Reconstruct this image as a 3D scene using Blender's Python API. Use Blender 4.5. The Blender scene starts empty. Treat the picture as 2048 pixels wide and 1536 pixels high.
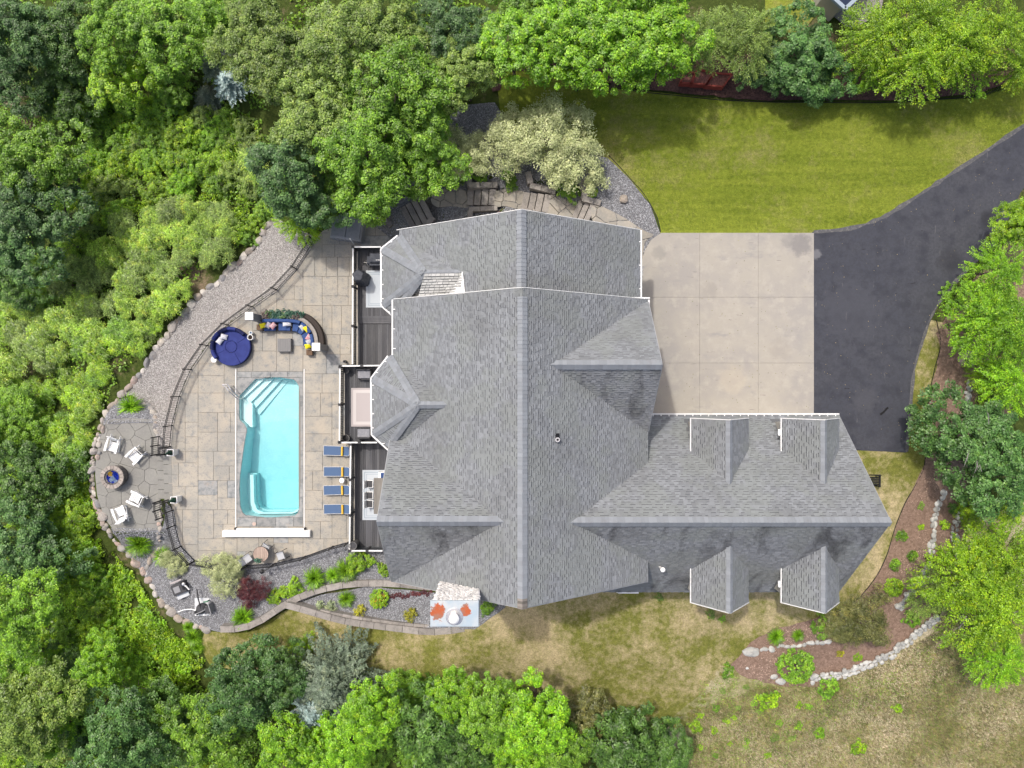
import bpy, math, random
import numpy as np
from mathutils import Vector, Matrix, noise
from mathutils.geometry import delaunay_2d_cdt
rnd = random.Random(7)
R = math.radians
sc = bpy.context.scene
col = sc.collection
# ------------------------------------------------------------------ camera, sky, sun, exposure
H, F = 47.33, 1420.0
cd = bpy.data.cameras.new('camera'); cam = bpy.data.objects.new('camera', cd); col.objects.link(cam)
cam.location = (0, 0, H); cd.sensor_width = 36; cd.lens = F / 2048 * 36; cd.clip_end = 6000; cd.clip_start = .5
sc.camera = cam
W = bpy.data.worlds.new('World'); sc.world = W; W.use_nodes = True
nt = W.node_tree; bg = nt.nodes['Background']
sky = nt.nodes.new('ShaderNodeTexSky'); sky.sky_type = 'NISHITA'; sky.sun_disc = False
SUN = Vector((-.33, .42, 1)).normalized()
sky.sun_elevation = math.asin(SUN.z); sky.sun_rotation = math.atan2(SUN.x, SUN.y)
sky.dust_density = 5.5; sky.ozone_density = .9; sky.air_density = .9
nt.links.new(sky.outputs[0], bg.inputs[0]); bg.inputs[1].default_value = .15
sl = bpy.data.lights.new('sun', 'SUN'); sl.energy = 2.0; sl.angle = R(2); sl.color = (1, .955, .88)
so = bpy.data.objects.new('sun', sl); col.objects.link(so); so.rotation_euler = SUN.to_track_quat('Z', 'Y').to_euler()
sc.view_settings.view_transform = 'Standard'; sc.view_settings.look = 'None'
sc.view_settings.exposure = .3; sc.view_settings.gamma = 1; sc.view_settings.use_curve_mapping = False
sc.cycles.max_bounces = 6; sc.cycles.transparent_max_bounces = 6; sc.cycles.diffuse_bounces = 3

# ------------------------------------------------------------------ materials
class NT:
    def __init__(s, name):
        s.m = bpy.data.materials.new(name); s.m.use_nodes = True; s.t = s.m.node_tree; s.t.nodes.clear()
        s.out = s.n('OutputMaterial'); s.pos = None
    def n(s, t, **k):
        x = s.t.nodes.new('ShaderNode' + t)
        for a, b in k.items(): setattr(x, a, b)
        return x
    def l(s, a, b): s.t.links.new(a, b)
    def P(s):
        if s.pos is None: s.pos = s.n('NewGeometry').outputs['Position']
        return s.pos
    def noise(s, scale, detail=4, rough=.6, stretch=None, obj=False, dist=0):
        x = s.n('TexNoise'); x.inputs['Scale'].default_value = scale; x.inputs['Detail'].default_value = detail
        x.inputs['Roughness'].default_value = rough; x.inputs['Distortion'].default_value = dist
        src = s.n('TexCoord').outputs['Object'] if obj else s.P()
        if stretch:
            mp = s.n('Mapping'); mp.inputs['Scale'].default_value = stretch; s.l(src, mp.inputs['Vector']); src = mp.outputs[0]
        s.l(src, x.inputs['Vector']); return x.outputs['Fac']
    def rng(s, v, a, b, c=0, d=1):
        x = s.n('MapRange'); s.l(v, x.inputs[0])
        for i, q in enumerate((a, b, c, d)): x.inputs[i + 1].default_value = q
        return x.outputs[0]
    def mix(s, f, a, b, mode='MIX'):
        x = s.n('Mix', data_type='RGBA', blend_type=mode)
        if isinstance(f, (int, float)): x.inputs[0].default_value = f
        else: s.l(f, x.inputs[0])
        for i, q in ((6, a), (7, b)):
            if isinstance(q, tuple): x.inputs[i].default_value = (*q[:3], 1)
            else: s.l(q, x.inputs[i])
        return x.outputs[2]
    def mul(s, c, v):
        x = s.n('VectorMath', operation='SCALE')
        if isinstance(c, tuple): x.inputs[0].default_value = c[:3]
        else: s.l(c, x.inputs[0])
        s.l(v, x.inputs['Scale']); return x.outputs[0]
def mat(name, c, rough=.8, noises=(), bump=None, island=None, objr=None, palette=None, metal=0, spec=.3):
    """c base colour; noises: (scale, colour2, lo, hi[, stretch]); island/objr: (lo, hi) brightness by piece; palette: colours by object random"""
    s = NT(name); cur = c
    if palette:
        r = s.n('ValToRGB'); r.color_ramp.interpolation = 'CONSTANT'
        e = r.color_ramp.elements
        while len(e) < len(palette): e.new(.5)
        for i, p in enumerate(palette): e[i].position = i / len(palette); e[i].color = (*p, 1)
        s.l(s.n('ObjectInfo').outputs['Random'], r.inputs[0]); cur = r.outputs[0]
    for q in noises:
        f = s.rng(s.noise(q[0], 5, .65, q[4] if len(q) > 4 else None), q[2], q[3])
        cur = s.mix(f, cur, q[1])
    if island: cur = s.mul(cur, s.rng(s.n('NewGeometry').outputs['Random Per Island'], 0, 1, *island))
    if objr: cur = s.mul(cur, s.rng(s.n('ObjectInfo').outputs['Random'], 0, 1, *objr))
    b = s.n('BsdfPrincipled')
    if isinstance(cur, tuple): b.inputs['Base Color'].default_value = (*cur, 1)
    else: s.l(cur, b.inputs['Base Color'])
    b.inputs['Roughness'].default_value = rough; b.inputs['Metallic'].default_value = metal
    b.inputs['Specular IOR Level'].default_value = spec
    if bump:
        bn = s.n('Bump'); bn.inputs['Strength'].default_value = bump[1]; bn.inputs['Distance'].default_value = bump[2] if len(bump) > 2 else .02
        s.l(s.noise(bump[0], 5, .7), bn.inputs['Height']); s.l(bn.outputs[0], b.inputs['Normal'])
    s.l(b.outputs[0], s.out.inputs[0]); return s.m
def leafmat(name, a, b, trans=.3, var=(.5, 1.35), big=.35, gloss=.08):
    s = NT(name)
    g = s.n('NewGeometry'); ri = g.outputs['Random Per Island']
    c = s.mix(s.rng(ri, 0, 1), a, b)
    c = s.mix(s.rng(s.noise(big * 3.4, 3), .40, .62), c, tuple(x * .6 + y * .08 for x, y in zip(a, b)))
    c = s.mix(s.rng(s.noise(big * 5.5, 3, .7), .56, .68, 0, .7), c, (min(.8, b[0] * 1.3), min(.8, b[1] * 1.2), b[2] * .9))
    x = s.n('Math', operation='FRACT'); y = s.n('Math', operation='MULTIPLY'); s.l(ri, y.inputs[0]); y.inputs[1].default_value = 37.7; s.l(y.outputs[0], x.inputs[0])
    c = s.mul(c, s.rng(x.outputs[0], 0, 1, *var))
    c = s.mul(c, s.rng(s.n('ObjectInfo').outputs['Random'], 0, 1, .82, 1.18))
    d = s.n('BsdfDiffuse'); s.l(c, d.inputs[0]); t = s.n('BsdfTranslucent'); s.l(c, t.inputs[0])
    mx = s.n('MixShader'); mx.inputs[0].default_value = trans; s.l(d.outputs[0], mx.inputs[1]); s.l(t.outputs[0], mx.inputs[2])
    gl = s.n('BsdfGlossy'); gl.inputs['Roughness'].default_value = .45
    m2 = s.n('MixShader'); m2.inputs[0].default_value = gloss * .5; s.l(mx.outputs[0], m2.inputs[1]); s.l(gl.outputs[0], m2.inputs[2])
    s.l(m2.outputs[0], s.out.inputs[0]); return s.m
M = {}
def shingle_mat(name, base, streak=0):
    s = NT(name)
    ri = s.n('NewGeometry').outputs['Random Per Island']
    c = s.mix(ri, tuple(x * .82 for x in base), tuple(x * 1.16 for x in base))
    c = s.mix(s.rng(s.noise(.5, 3), .46, .56, 0, .5), c, (base[0] * 1.02, base[1] * 1.04, base[2] * .93))
    c = s.mix(s.rng(s.noise(.35, 5), .45, .7, 0, .4), c, (base[0] * .62, base[1] * .6, base[2] * .56))
    if streak:
        n = s.noise(.55, 5, .62, (1.3, .5, .5), dist=.6)
        c = s.mix(s.rng(n, .5, .66, 0, streak), c, (.035, .034, .035))
    c = s.mul(c, s.rng(s.noise(60, 2), .3, .7, .85, 1.15))
    b = s.n('BsdfPrincipled'); s.l(c, b.inputs['Base Color']); b.inputs['Roughness'].default_value = .9; b.inputs['Specular IOR Level'].default_value = .2
    s.l(b.outputs[0], s.out.inputs[0]); return s.m
SH = (.218, .23, .243)
M['shingle'] = shingle_mat('shingle', SH)
M['shingle_south'] = shingle_mat('shingle_south', (.23, .238, .248), .65)
M['shingle_pale'] = shingle_mat('shingle_pale', (.42, .42, .405))
M['pale_edge'] = mat('shake_edge', (.17, .17, .165), .9)
M['butt'] = mat('shingle_edge_shade', (.05, .054, .06), .95)  # dark granule butt edge with the tab's shadow line put into its colour
M['butt_s'] = mat('shingle_edge_shade_south', (.09, .093, .096), .95)  # same painted shadow line, fainter on the south slopes
M['roofbase'] = mat('roof_underlay', (.13, .135, .14), .95)
M['cap'] = mat('ridge_cap', (.26, .278, .30), .9, [(3, (.24, .245, .26), .5, .75)], island=(.9, 1.07))
M['capbare'] = mat('ridge_cap_worn', (.2, .18, .16), .9, island=(.55, 1.3))
M['white'] = mat('white_paint', (.78, .78, .77), .45, [(2, (.62, .61, .58), .55, .75)])
M['whitep'] = mat('white_plastic', (.86, .86, .85), .4)
M['rake'] = mat('rake_trim', (.34, .35, .36), .7)
M['siding'] = mat('siding', (.42, .40, .36), .7)
M['glass'] = mat('window_glass', (.03, .04, .05), .05, spec=.8)
M['slab'] = mat('stamped_concrete', (.40, .362, .30), .75, [(.5, (.32, .305, .27), .42, .60), (2.6, (.25, .25, .24), .50, .68), (13, (.15, .15, .15), .56, .70), (.9, (.43, .375, .30), .54, .72)], bump=(16, .35), objr=(.94, 1.05))
M['slabgray'] = mat('stamped_concrete_gray', (.31, .31, .30), .7, [(2.6, (.17, .185, .19), .45, .65), (11, (.36, .34, .31), .55, .75), (1.1, (.34, .30, .26), .56, .74)], bump=(16, .35), objr=(.85, 1.15))
M['grout'] = mat('joint_sand', (.24, .225, .195), .95)
M['groutg'] = mat('joint_dark', (.10, .10, .09), .95)
M['concrete'] = mat('drive_concrete', (.365, .338, .292), .8, [(.35, (.32, .30, .275), .42, .62), (1.6, (.40, .37, .32), .48, .7), (7, (.35, .32, .28), .56, .72), (.55, (.30, .285, .265), .60, .70, (1, 2.2, 1)), (2.2, (.26, .24, .22), .66, .70, (.5, 3, 1))], bump=(40, .12), objr=(.985, 1.015))
M['asphalt'] = mat('asphalt', (.054, .057, .072), .85, [(.22, (.066, .068, .08), .4, .6), (1.1, (.036, .038, .05), .48, .66), (7, (.045, .047, .056), .4, .7), (2.0, (.12, .12, .125), .66, .72, (2.6, .35, 1)), (1.3, (.022, .022, .026), .68, .72, (.5, 1.8, 1)), (26, (.12, .12, .125), .66, .76)], bump=(70, .25, .01))
M['asphalt_edge'] = mat('asphalt_edge', (.10, .10, .105), .9, [(6, (.2, .19, .18), .5, .7), (25, (.05, .05, .05), .5, .7)])
M['flag'] = mat('flagstone', (.255, .25, .228), .8, [(1.2, (.22, .215, .20), .4, .65), (8, (.29, .28, .25), .5, .75)], bump=(12, .4), objr=(.95, 1.05))
M['flagw'] = mat('flagstone_warm', (.34, .31, .26), .8, [(1.2, (.27, .26, .235), .4, .65), (8, (.40, .355, .30), .5, .75)], bump=(12, .4), objr=(.85, 1.12))
M['timber'] = mat('weathered_stone_cap', (.30, .275, .25), .85, [(2.5, (.20, .185, .17), .45, .65), (18, (.38, .35, .32), .5, .75)], bump=(14, .6), objr=(.82, 1.12))
M['gravel'] = mat('gravel_tan', (.33, .315, .30), .95, [(9, (.22, .2, .19), .4, .6), (30, (.5, .46, .43), .5, .7)], bump=(35, 1, .05))
M['gravelg'] = mat('gravel_gray', (.22, .225, .235), .95, [(9, (.12, .12, .13), .4, .6), (30, (.36, .36, .38), .5, .7)], bump=(35, 1, .05))
M['peb'] = mat('pebble_tan', (.40, .385, .37), .8, island=(.35, 1.6))
M['pebg'] = mat('pebble_gray', (.27, .275, .29), .8, island=(.3, 1.75))
M['mulch'] = mat('mulch', (.30, .205, .155), .95, [(6, (.18, .115, .085), .4, .65), (28, (.30, .21, .16), .5, .72)], bump=(30, 1, .05))
M['mulchd'] = mat('mulch_dark', (.14, .075, .062), .95, [(8, (.06, .032, .028), .4, .65), (28, (.13, .075, .06), .55, .75)], bump=(30, 1, .05))
M['chip'] = mat('bark_chip', (.37, .265, .205), .9, island=(.3, 1.6))
M['chipd'] = mat('bark_chip_dark', (.18, .095, .08), .9, island=(.3, 1.7))
M['boulder'] = mat('boulder', (.4, .36, .32), .85, [(3, (.24, .22, .2), .45, .7), (20, (.48, .44, .4), .5, .8)], bump=(9, .8, .04), palette=[(.46, .39, .32), (.42, .34, .29), (.38, .36, .34), (.26, .26, .27), (.48, .44, .38), (.44, .33, .28), (.5, .47, .43), (.33, .3, .27)], objr=(.8, 1.15))
M['boulder'].node_tree.nodes  # palette drives the first colour
M['stone'] = mat('pale_wall_stone', (.5, .5, .47), .85, [(5, (.3, .29, .27), .5, .75), (18, (.6, .58, .54), .5, .8)], bump=(9, .8, .03), objr=(.7, 1.15))
M['black'] = mat('black_metal', (.018, .018, .02), .45)
M['bark'] = mat('bark', (.09, .07, .055), .95, [(9, (.16, .13, .11), .5, .7)])
M['barkg'] = mat('bark_gray', (.25, .24, .22), .95, [(9, (.16, .15, .14), .5, .7)])

# lawns
def stain(m, spots):
    t = m.node_tree; b = next(n for n in t.nodes if n.type == 'BSDF_PRINCIPLED'); s = NT.__new__(NT); s.m = m; s.t = t; s.pos = None; src = b.inputs['Base Color'].links[0].from_socket
    for (x, y, z), r, k, colr in spots:
        v = s.n('VectorMath', operation='DISTANCE'); s.l(s.P(), v.inputs[0]); v.inputs[1].default_value = (x, y, z)
        q = s.n('Math', operation='MULTIPLY_ADD'); s.l(s.noise(2.2, 5, .7), q.inputs[0]); q.inputs[1].default_value = r * 1.4; s.l(v.outputs['Value'], q.inputs[2])
        src = s.mix(s.rng(q.outputs[0], r * 1.35, r * 1.75, k, 0), src, colr)
    s.l(src, b.inputs['Base Color'])
def lawn_mat(name, a, b, dry, dlo, dhi, stripes=0, fine=26):
    s = NT(name)
    c = s.mix(s.rng(s.noise(fine, 3, .7), .35, .68), a, b)
    c = s.mix(s.rng(s.noise(4.5, 6, .8), .42, .60, 0, .75), c, tuple(x * .62 for x in a))
    d = s.noise(.22, 6, .68)
    d2 = s.noise(2.6, 5, .75)
    ad = s.n('Math', operation='MULTIPLY_ADD'); s.l(d2, ad.inputs[0]); ad.inputs[1].default_value = .5; s.l(d, ad.inputs[2])
    c = s.mix(s.rng(ad.outputs[0], dlo, dhi), c, dry)
    if stripes:
        n = s.noise(.7, 4, .6, (.16, 2.2, 1)); c = s.mix(s.rng(n, .42, .60, 0, stripes), c, b)
    c = s.mul(c, s.rng(s.noise(9, 6, .85), .36, .64, .62, 1.38))
    bs = s.n('BsdfPrincipled'); s.l(c, bs.inputs['Base Color']); bs.inputs['Roughness'].default_value = .95; bs.inputs['Specular IOR Level'].default_value = .1
    bn = s.n('Bump'); bn.inputs['Strength'].default_value = 1; bn.inputs['Distance'].default_value = .06
    s.l(s.noise(22, 6, .8), bn.inputs['Height']); s.l(bn.outputs[0], bs.inputs['Normal'])
    s.l(bs.outputs[0], s.out.inputs[0]); return s.m
M['lawn'] = lawn_mat('lawn_green', (.145, .205, .02), (.31, .35, .05), (.28, .26, .10), .74, .95, .4)
M['lawns'] = lawn_mat('lawn_dry', (.17, .195, .035), (.32, .305, .085), (.50, .41, .24), .68, .88, 0, 18)
M['meadow'] = lawn_mat('meadow_dry', (.24, .25, .08), (.37, .345, .15), (.56, .48, .33), .64, .88, 0, 12)
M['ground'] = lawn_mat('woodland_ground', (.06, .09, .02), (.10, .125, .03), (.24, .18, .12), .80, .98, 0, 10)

# ------------------------------------------------------------------ object helpers
def tag(o, label=None, cat=None, group=None, kind=None):
    if label: o['label'] = label
    if cat: o['category'] = cat
    if group: o['group'] = group
    if kind: o['kind'] = kind
    return o
def empty(name, loc=(0, 0, 0), rz=0, label=None, cat=None, group=None, parent=None):
    o = bpy.data.objects.new(name, None); col.objects.link(o); o.location = loc; o.rotation_euler = (0, 0, rz); o.empty_display_size = .2
    if parent: o.parent = parent
    return tag(o, label, cat, group)
def wloc(o):
    v = Vector((0, 0, 0))
    while o is not None: v += o.location; o = o.parent
    return v
class MB:
    def __init__(s): s.v = []; s.f = []; s.m = []
    def add(s, vs, fs, mi=0):
        b = len(s.v); s.v += [tuple(v) for v in vs]; s.f += [tuple(b + i for i in f) for f in fs]; s.m += [mi] * len(fs); return s
    def box(s, c, d, rz=0, mi=0, ry=0, rx=0, tilt=None):
        x, y, z = d[0] / 2, d[1] / 2, d[2] / 2
        mt = Matrix.Rotation(rz, 3, 'Z') @ Matrix.Rotation(ry, 3, 'Y') @ Matrix.Rotation(rx, 3, 'X'); c = Vector(c)
        vs = [c + mt @ Vector((a * x, b * y, e * z)) for e in (-1, 1) for a, b in ((-1, -1), (1, -1), (1, 1), (-1, 1))]
        return s.add(vs, [(3, 2, 1, 0), (4, 5, 6, 7), (0, 1, 5, 4), (1, 2, 6, 5), (2, 3, 7, 6), (3, 0, 4, 7)], mi)
    def bbox(s, c, d, b=.02, rz=0, mi=0):
        """box with chamfered top edge"""
        c = Vector(c); mt = Matrix.Rotation(rz, 3, 'Z'); vs = []
        for z, k in ((-d[2] / 2, 0), (d[2] / 2 - b, 0), (d[2] / 2, b)):
            for a, e in ((-1, -1), (1, -1), (1, 1), (-1, 1)): vs.append(c + mt @ Vector((a * (d[0] / 2 - k), e * (d[1] / 2 - k), z)))
        fs = [(3, 2, 1, 0), (8, 9, 10, 11)]
        for r in (0, 4):
            for i in range(4): fs.append((r + i, r + (i + 1) % 4, r + 4 + (i + 1) % 4, r + 4 + i))
        return s.add(vs, fs, mi)
    def prism(s, poly, z0, z1, mi=0, bev=0):
        n = len(poly); a = sum(poly[i][0] * poly[(i + 1) % n][1] - poly[(i + 1) % n][0] * poly[i][1] for i in range(n))
        if a < 0: poly = poly[::-1]
        p = [(q[0], q[1]) for q in poly]
        vs = [(x, y, z0) for x, y in p]
        if bev:
            cx = sum(x for x, y in p) / n; cy = sum(y for x, y in p) / n
            vs += [(x, y, z1 - bev) for x, y in p]
            for x, y in p:
                d = math.hypot(x - cx, y - cy) or 1; vs.append((x - (x - cx) / d * bev, y - (y - cy) / d * bev, z1))
            fs = [tuple(range(2 * n, 3 * n))]
            for r in (0, n): fs += [(r + i, r + (i + 1) % n, r + n + (i + 1) % n, r + n + i) for i in range(n)]
        else:
            vs += [(x, y, z1) for x, y in p]
            fs = [tuple(range(n, 2 * n)), tuple(range(n - 1, -1, -1))] + [(i, (i + 1) % n, n + (i + 1) % n, n + i) for i in range(n)]
        return s.add(vs, fs, mi)
    def cyl(s, p, q, r0, r1=None, n=12, mi=0, cap=True):
        p, q = Vector(p), Vector(q); r1 = r0 if r1 is None else r1; ax = (q - p).normalized()
        a = ax.orthogonal().normalized(); b = ax.cross(a)
        vs = [c + (a * math.cos(2 * math.pi * i / n) + b * math.sin(2 * math.pi * i / n)) * r for c, r in ((p, r0), (q, r1)) for i in range(n)]
        fs = [(i, (i + 1) % n, n + (i + 1) % n, n + i) for i in range(n)]
        if cap: fs += [tuple(range(n - 1, -1, -1)), tuple(range(n, 2 * n))]
        return s.add(vs, fs, mi)
    def tube(s, pts, r, n=6, mi=0):
        for a, b in zip(pts, pts[1:]): s.cyl(a, b, r, r, n, mi)
        return s
    def lathe(s, c, prof, n=24, mi=0):
        """prof: (r, z) list"""
        c = Vector(c); vs = [c + Vector((r * math.cos(2 * math.pi * i / n), r * math.sin(2 * math.pi * i / n), z)) for r, z in prof for i in range(n)]
        fs = [(k * n + i, k * n + (i + 1) % n, (k + 1) * n + (i + 1) % n, (k + 1) * n + i) for k in range(len(prof) - 1) for i in range(n)]
        return s.add(vs, fs, mi)
    def mesh(s, name, off=Vector((0, 0, 0))):
        me = bpy.data.meshes.new(name); me.from_pydata([(x - off[0], y - off[1], z - off[2]) for x, y, z in s.v], [], s.f)
        if any(s.m): me.polygons.foreach_set('material_index', s.m)
        return me
    def build(s, name, mats, parent=None, smooth=False, world=True, kind=None):
        off = wloc(parent) if (parent is not None and world) else Vector((0, 0, 0))
        me = s.mesh(name, off)
        for m in (mats if isinstance(mats, (list, tuple)) else [mats]): me.materials.append(M[m] if isinstance(m, str) else m)
        if smooth: me.polygons.foreach_set('use_smooth', [True] * len(me.polygons))
        o = bpy.data.objects.new(name, me); col.objects.link(o); o.parent = parent
        if kind: o['kind'] = kind
        return o
def inst(name, me, loc, rot=(0, 0, 0), scale=(1, 1, 1), parent=None, material=None):
    o = bpy.data.objects.new(name, me); col.objects.link(o); o.location = Vector(loc) - (wloc(parent) if parent else Vector((0, 0, 0)))
    o.rotation_euler = rot; o.scale = scale; o.parent = parent
    if material is not None and o.material_slots:
        o.material_slots[0].link = 'OBJECT'; o.material_slots[0].material = material
    return o
def copy_tree(o, parent=None):
    c = o.copy(); col.objects.link(c); c.parent = parent
    for ch in list(o.children): copy_tree(ch, c)
    return c
def P(px, py, z=0): k = (H - z) / F; return Vector(((px - 1024) * k, (768 - py) * k, z))
def mesh_np(name, v, f, mt, mi=None):
    me = bpy.data.meshes.new(name); v = np.asarray(v, dtype=np.float32); f = np.asarray(f, dtype=np.int32); k = f.shape[1]
    me.vertices.add(len(v)); me.vertices.foreach_set('co', v.ravel())
    me.loops.add(f.size); me.loops.foreach_set('vertex_index', f.ravel())
    me.polygons.add(len(f)); me.polygons.foreach_set('loop_start', np.arange(0, f.size, k, dtype=np.int32))
    for m in (mt if isinstance(mt, (list, tuple)) else [mt]): me.materials.append(m)
    if mi is not None: me.polygons.foreach_set('material_index', np.asarray(mi, dtype=np.int32))
    me.update(calc_edges=True); return me

# ------------------------------------------------------------------ terrain shape
CTRL = [  # px, py, z
 (0,0,-3.5),(0,300,-5.5),(0,600,-6),(0,900,-6),(0,1200,-5),(0,1536,-4.5),(200,0,-1.5),(200,300,-3.2),(200,600,-3),(120,800,-3.8),(110,1000,-3.6),(400,0,.2),(400,300,-1.6),
 (380,480,-1.6),(300,600,-1.6),(220,740,-1.5),(160,880,-1.6),(150,1050,-1.5),(230,1180,-1.4),(330,1290,-1),(200,1400,-3.2),(400,1400,-1.6),(300,1536,-3.2),(500,1300,-.4),(600,1400,-.9),(560,1536,-2),
 (600,0,1.2),(600,200,.5),(700,300,.5),(800,100,1.8),(860,340,.7),(900,390,.65),(740,430,.1),(1000,0,2.4),(1000,250,2.1),(1010,395,1.3),(1130,405,1.95),(1210,430,2.5),(1150,330,2.2),
 (1300,0,2.6),(1300,300,2.6),(1500,300,2.6),(1700,100,2.8),(2048,0,3),(1800,300,2.6),(2048,500,2.6),(1900,700,2.4),(1850,900,2.3),(1760,1000,2.4),
 (700,1180,.3),(700,1290,.2),(800,1200,.55),(900,1290,.9),(1000,1240,1.2),(1150,1250,1.8),(1350,1230,2.3),(1600,1210,2.4),(1000,1400,.4),(800,1450,-.6),(1250,1450,.9),(1500,1300,1.9),(1600,1380,1.4),(1750,1330,1.3),
 (1800,1100,2.0),(1900,1150,1.5),(1950,1000,1.6),(2048,900,1.4),(2048,1200,.3),(1700,1480,.3),(2000,1450,-.6),(1400,1536,.1),(1000,1536,-.8),(480,1240,0),(640,1200,.2)]
CX = np.array([P(*c)[0:2] for c in CTRL]); CZ = np.array([c[2] for c in CTRL])
FLAT = []
def sdist(poly, x, y):
    """signed distance to polygon edges, negative inside"""
    p = np.array([(q[0], q[1]) for q in poly]); n = len(p); d = np.full(x.shape, 1e9); ins = np.zeros(x.shape, bool)
    for i in range(n):
        ax, ay = p[i]; bx, by = p[(i + 1) % n]; ex, ey = bx - ax, by - ay; l2 = ex * ex + ey * ey or 1e-9
        t = np.clip(((x - ax) * ex + (y - ay) * ey) / l2, 0, 1)
        d = np.minimum(d, (x - ax - t * ex) ** 2 + (y - ay - t * ey) ** 2)
        c = ((ay > y) != (by > y)) & (x < (bx - ax) * (y - ay) / ((by - ay) or 1e-9) + ax); ins ^= c
    d = np.sqrt(d); return np.where(ins, -d, d)
def inside(poly, x, y):
    c = False; n = len(poly)
    for i in range(n):
        a, b = poly[i], poly[(i + 1) % n]
        if (a[1] > y) != (b[1] > y) and x < (b[0] - a[0]) * (y - a[1]) / (b[1] - a[1]) + a[0]: c = not c
    return c
def hgrid(x, y):
    x = np.asarray(x, float); y = np.asarray(y, float); sh = x.shape; x = x.ravel(); y = y.ravel()
    w = np.zeros(x.shape); z = np.zeros(x.shape)
    for (cx, cy), cz in zip(CX, CZ):
        k = 1 / ((x - cx) ** 2 + (y - cy) ** 2 + 1.5) ** 1.9; w += k; z += k * cz
    z /= w
    for poly, fz, mg in FLAT:
        d = sdist(poly, x, y); t = np.clip(1 - d / mg, 0, 1); t = t * t * (3 - 2 * t); z = z * (1 - t) + fz * t
    return z.reshape(sh)
def h(x, y): return float(hgrid(np.array([x]), np.array([y]))[0])
def G(px, py, dz=0, top=0):
    """ground point that shows at pixel px, py (top: height above ground of what shows there)"""
    z = 0
    for _ in range(7): p = P(px, py, z + top); z = h(p.x, p.y)
    p = P(px, py, z + top); return Vector((p.x, p.y, z + dz))
def pp(pts, z=0): return [P(a, b, z)[0:2] for a, b in pts]
def smooth(pts, k=4, closed=False):
    n = len(pts); out = []
    for i in range(n if closed else n - 1):
        g = lambda j: pts[j % n] if closed else pts[max(0, min(n - 1, j))]
        a, b, c, d = g(i - 1), g(i), g(i + 1), g(i + 2)
        for q in range(k):
            t = q / k
            out.append(tuple(.5 * (2 * b[e] + (c[e] - a[e]) * t + (2 * a[e] - 5 * b[e] + 4 * c[e] - d[e]) * t * t + (3 * b[e] - a[e] - 3 * c[e] + d[e]) * t ** 3) for e in (0, 1)))
    if not closed: out.append(tuple(pts[-1][:2]))
    return out

FENCE_N = [(629,481),(625,488),(593,538),(554,580),(506,614),(457,650),(416,691),(383,739),(360,793),(345,851),(341,893)]
FENCE_S = [(340,1002),(346,1020),(351,1050),(363,1092),(391,1121),(440,1129),(496,1130),(551,1126),(611,1112),(666,1092),(697,1084)]
PATIO_PX = FENCE_N + [(337,915),(336,950),(338,985)] + FENCE_S + [(835,1084),(835,500),(790,470),(745,440),(690,445),(645,462)]
PATIO = pp(PATIO_PX)
FIRE_PX = [(213,840),(255,836),(320,840),(322,870),(318,900),(328,906),(328,1000),(322,1015),(324,1060),(228,1062),(208,1035),(194,990),(190,950),(192,910),(202,870)]
DRIVE_PX = [(1320,466),(1628,466),(1700,458),(1800,415),(1900,350),(2048,252),(2300,90),(2300,200),(2048,376),(2040,385),(2022,430),(2000,470),(1938,535),(1880,600),(1845,680),(1823,760),(1812,905),(1700,908),(1560,900),(1200,900),(1200,600),(1283,520),(1290,490)]
FLAT += [(pp(FIRE_PX, -.25), -.25, 1.2), (PATIO, 0, 1.0), (pp(DRIVE_PX, 2.6), 2.6, 2.0),
         (pp([(735,420),(775,425),(800,440),(790,480),(740,470)], 0), 0, .5), (pp([(862,376),(937,376),(937,418),(862,418)], .62), .58, .45), (pp([(992,374),(1052,374),(1048,418),(990,418)], 1.3), 1.24, .45), (pp([(1100,388),(1166,404),(1155,444),(1086,426)], 1.95), 1.9, .45), (pp([(1186,400),(1255,430),(1310,466),(1290,520),(1180,450)], 2.55), 2.5, .5),
         (pp([(786,408),(870,400),(872,470),(786,476)], .1), 0, .3), (pp([(932,373),(997,373),(997,419),(932,419)], .7), .56, .3), (pp([(1042,378),(1104,382),(1100,432),(1038,430)], 1.35), 1.2, .3), (pp([(1148,400),(1190,408),(1182,446),(1144,440)], 2), 1.85, .3),
         ([(7.5, -11.8), (18.8, -11.8), (18.8, -2), (7.5, -2)], 2.5, 2.0)]
POOLRECT = [P(474, 743)[0:2], P(606, 743)[0:2], P(606, 1053)[0:2], P(474, 1053)[0:2]]
def terrain():
    global GRIDZ
    xs = np.concatenate([[-1800, -700, -300, -150, -90, -65], np.arange(-52, 52.1, .5), [65, 90, 150, 300, 700, 1800]])
    ys = np.concatenate([[-1800, -700, -300, -150, -80, -55], np.arange(-42, 42.1, .5), [55, 80, 150, 300, 700, 1800]])
    X, Y = np.meshgrid(xs, ys); GRIDZ = (xs, ys, hgrid(X, Y)); Z = GRIDZ[2] - .05
    Z[sdist(POOLRECT, X, Y) < .1] = -2.2
    nx, ny = len(xs), len(ys); i = np.arange(ny - 1)[:, None] * nx + np.arange(nx - 1)[None, :]
    f = np.stack([i, i + 1, i + 1 + nx, i + nx], -1).reshape(-1, 4)
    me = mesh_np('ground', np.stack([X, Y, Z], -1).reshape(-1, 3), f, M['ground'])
    me.polygons.foreach_set('use_smooth', [True] * len(me.polygons))
    o = bpy.data.objects.new('ground', me); col.objects.link(o); o['kind'] = 'structure'
terrain()
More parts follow.
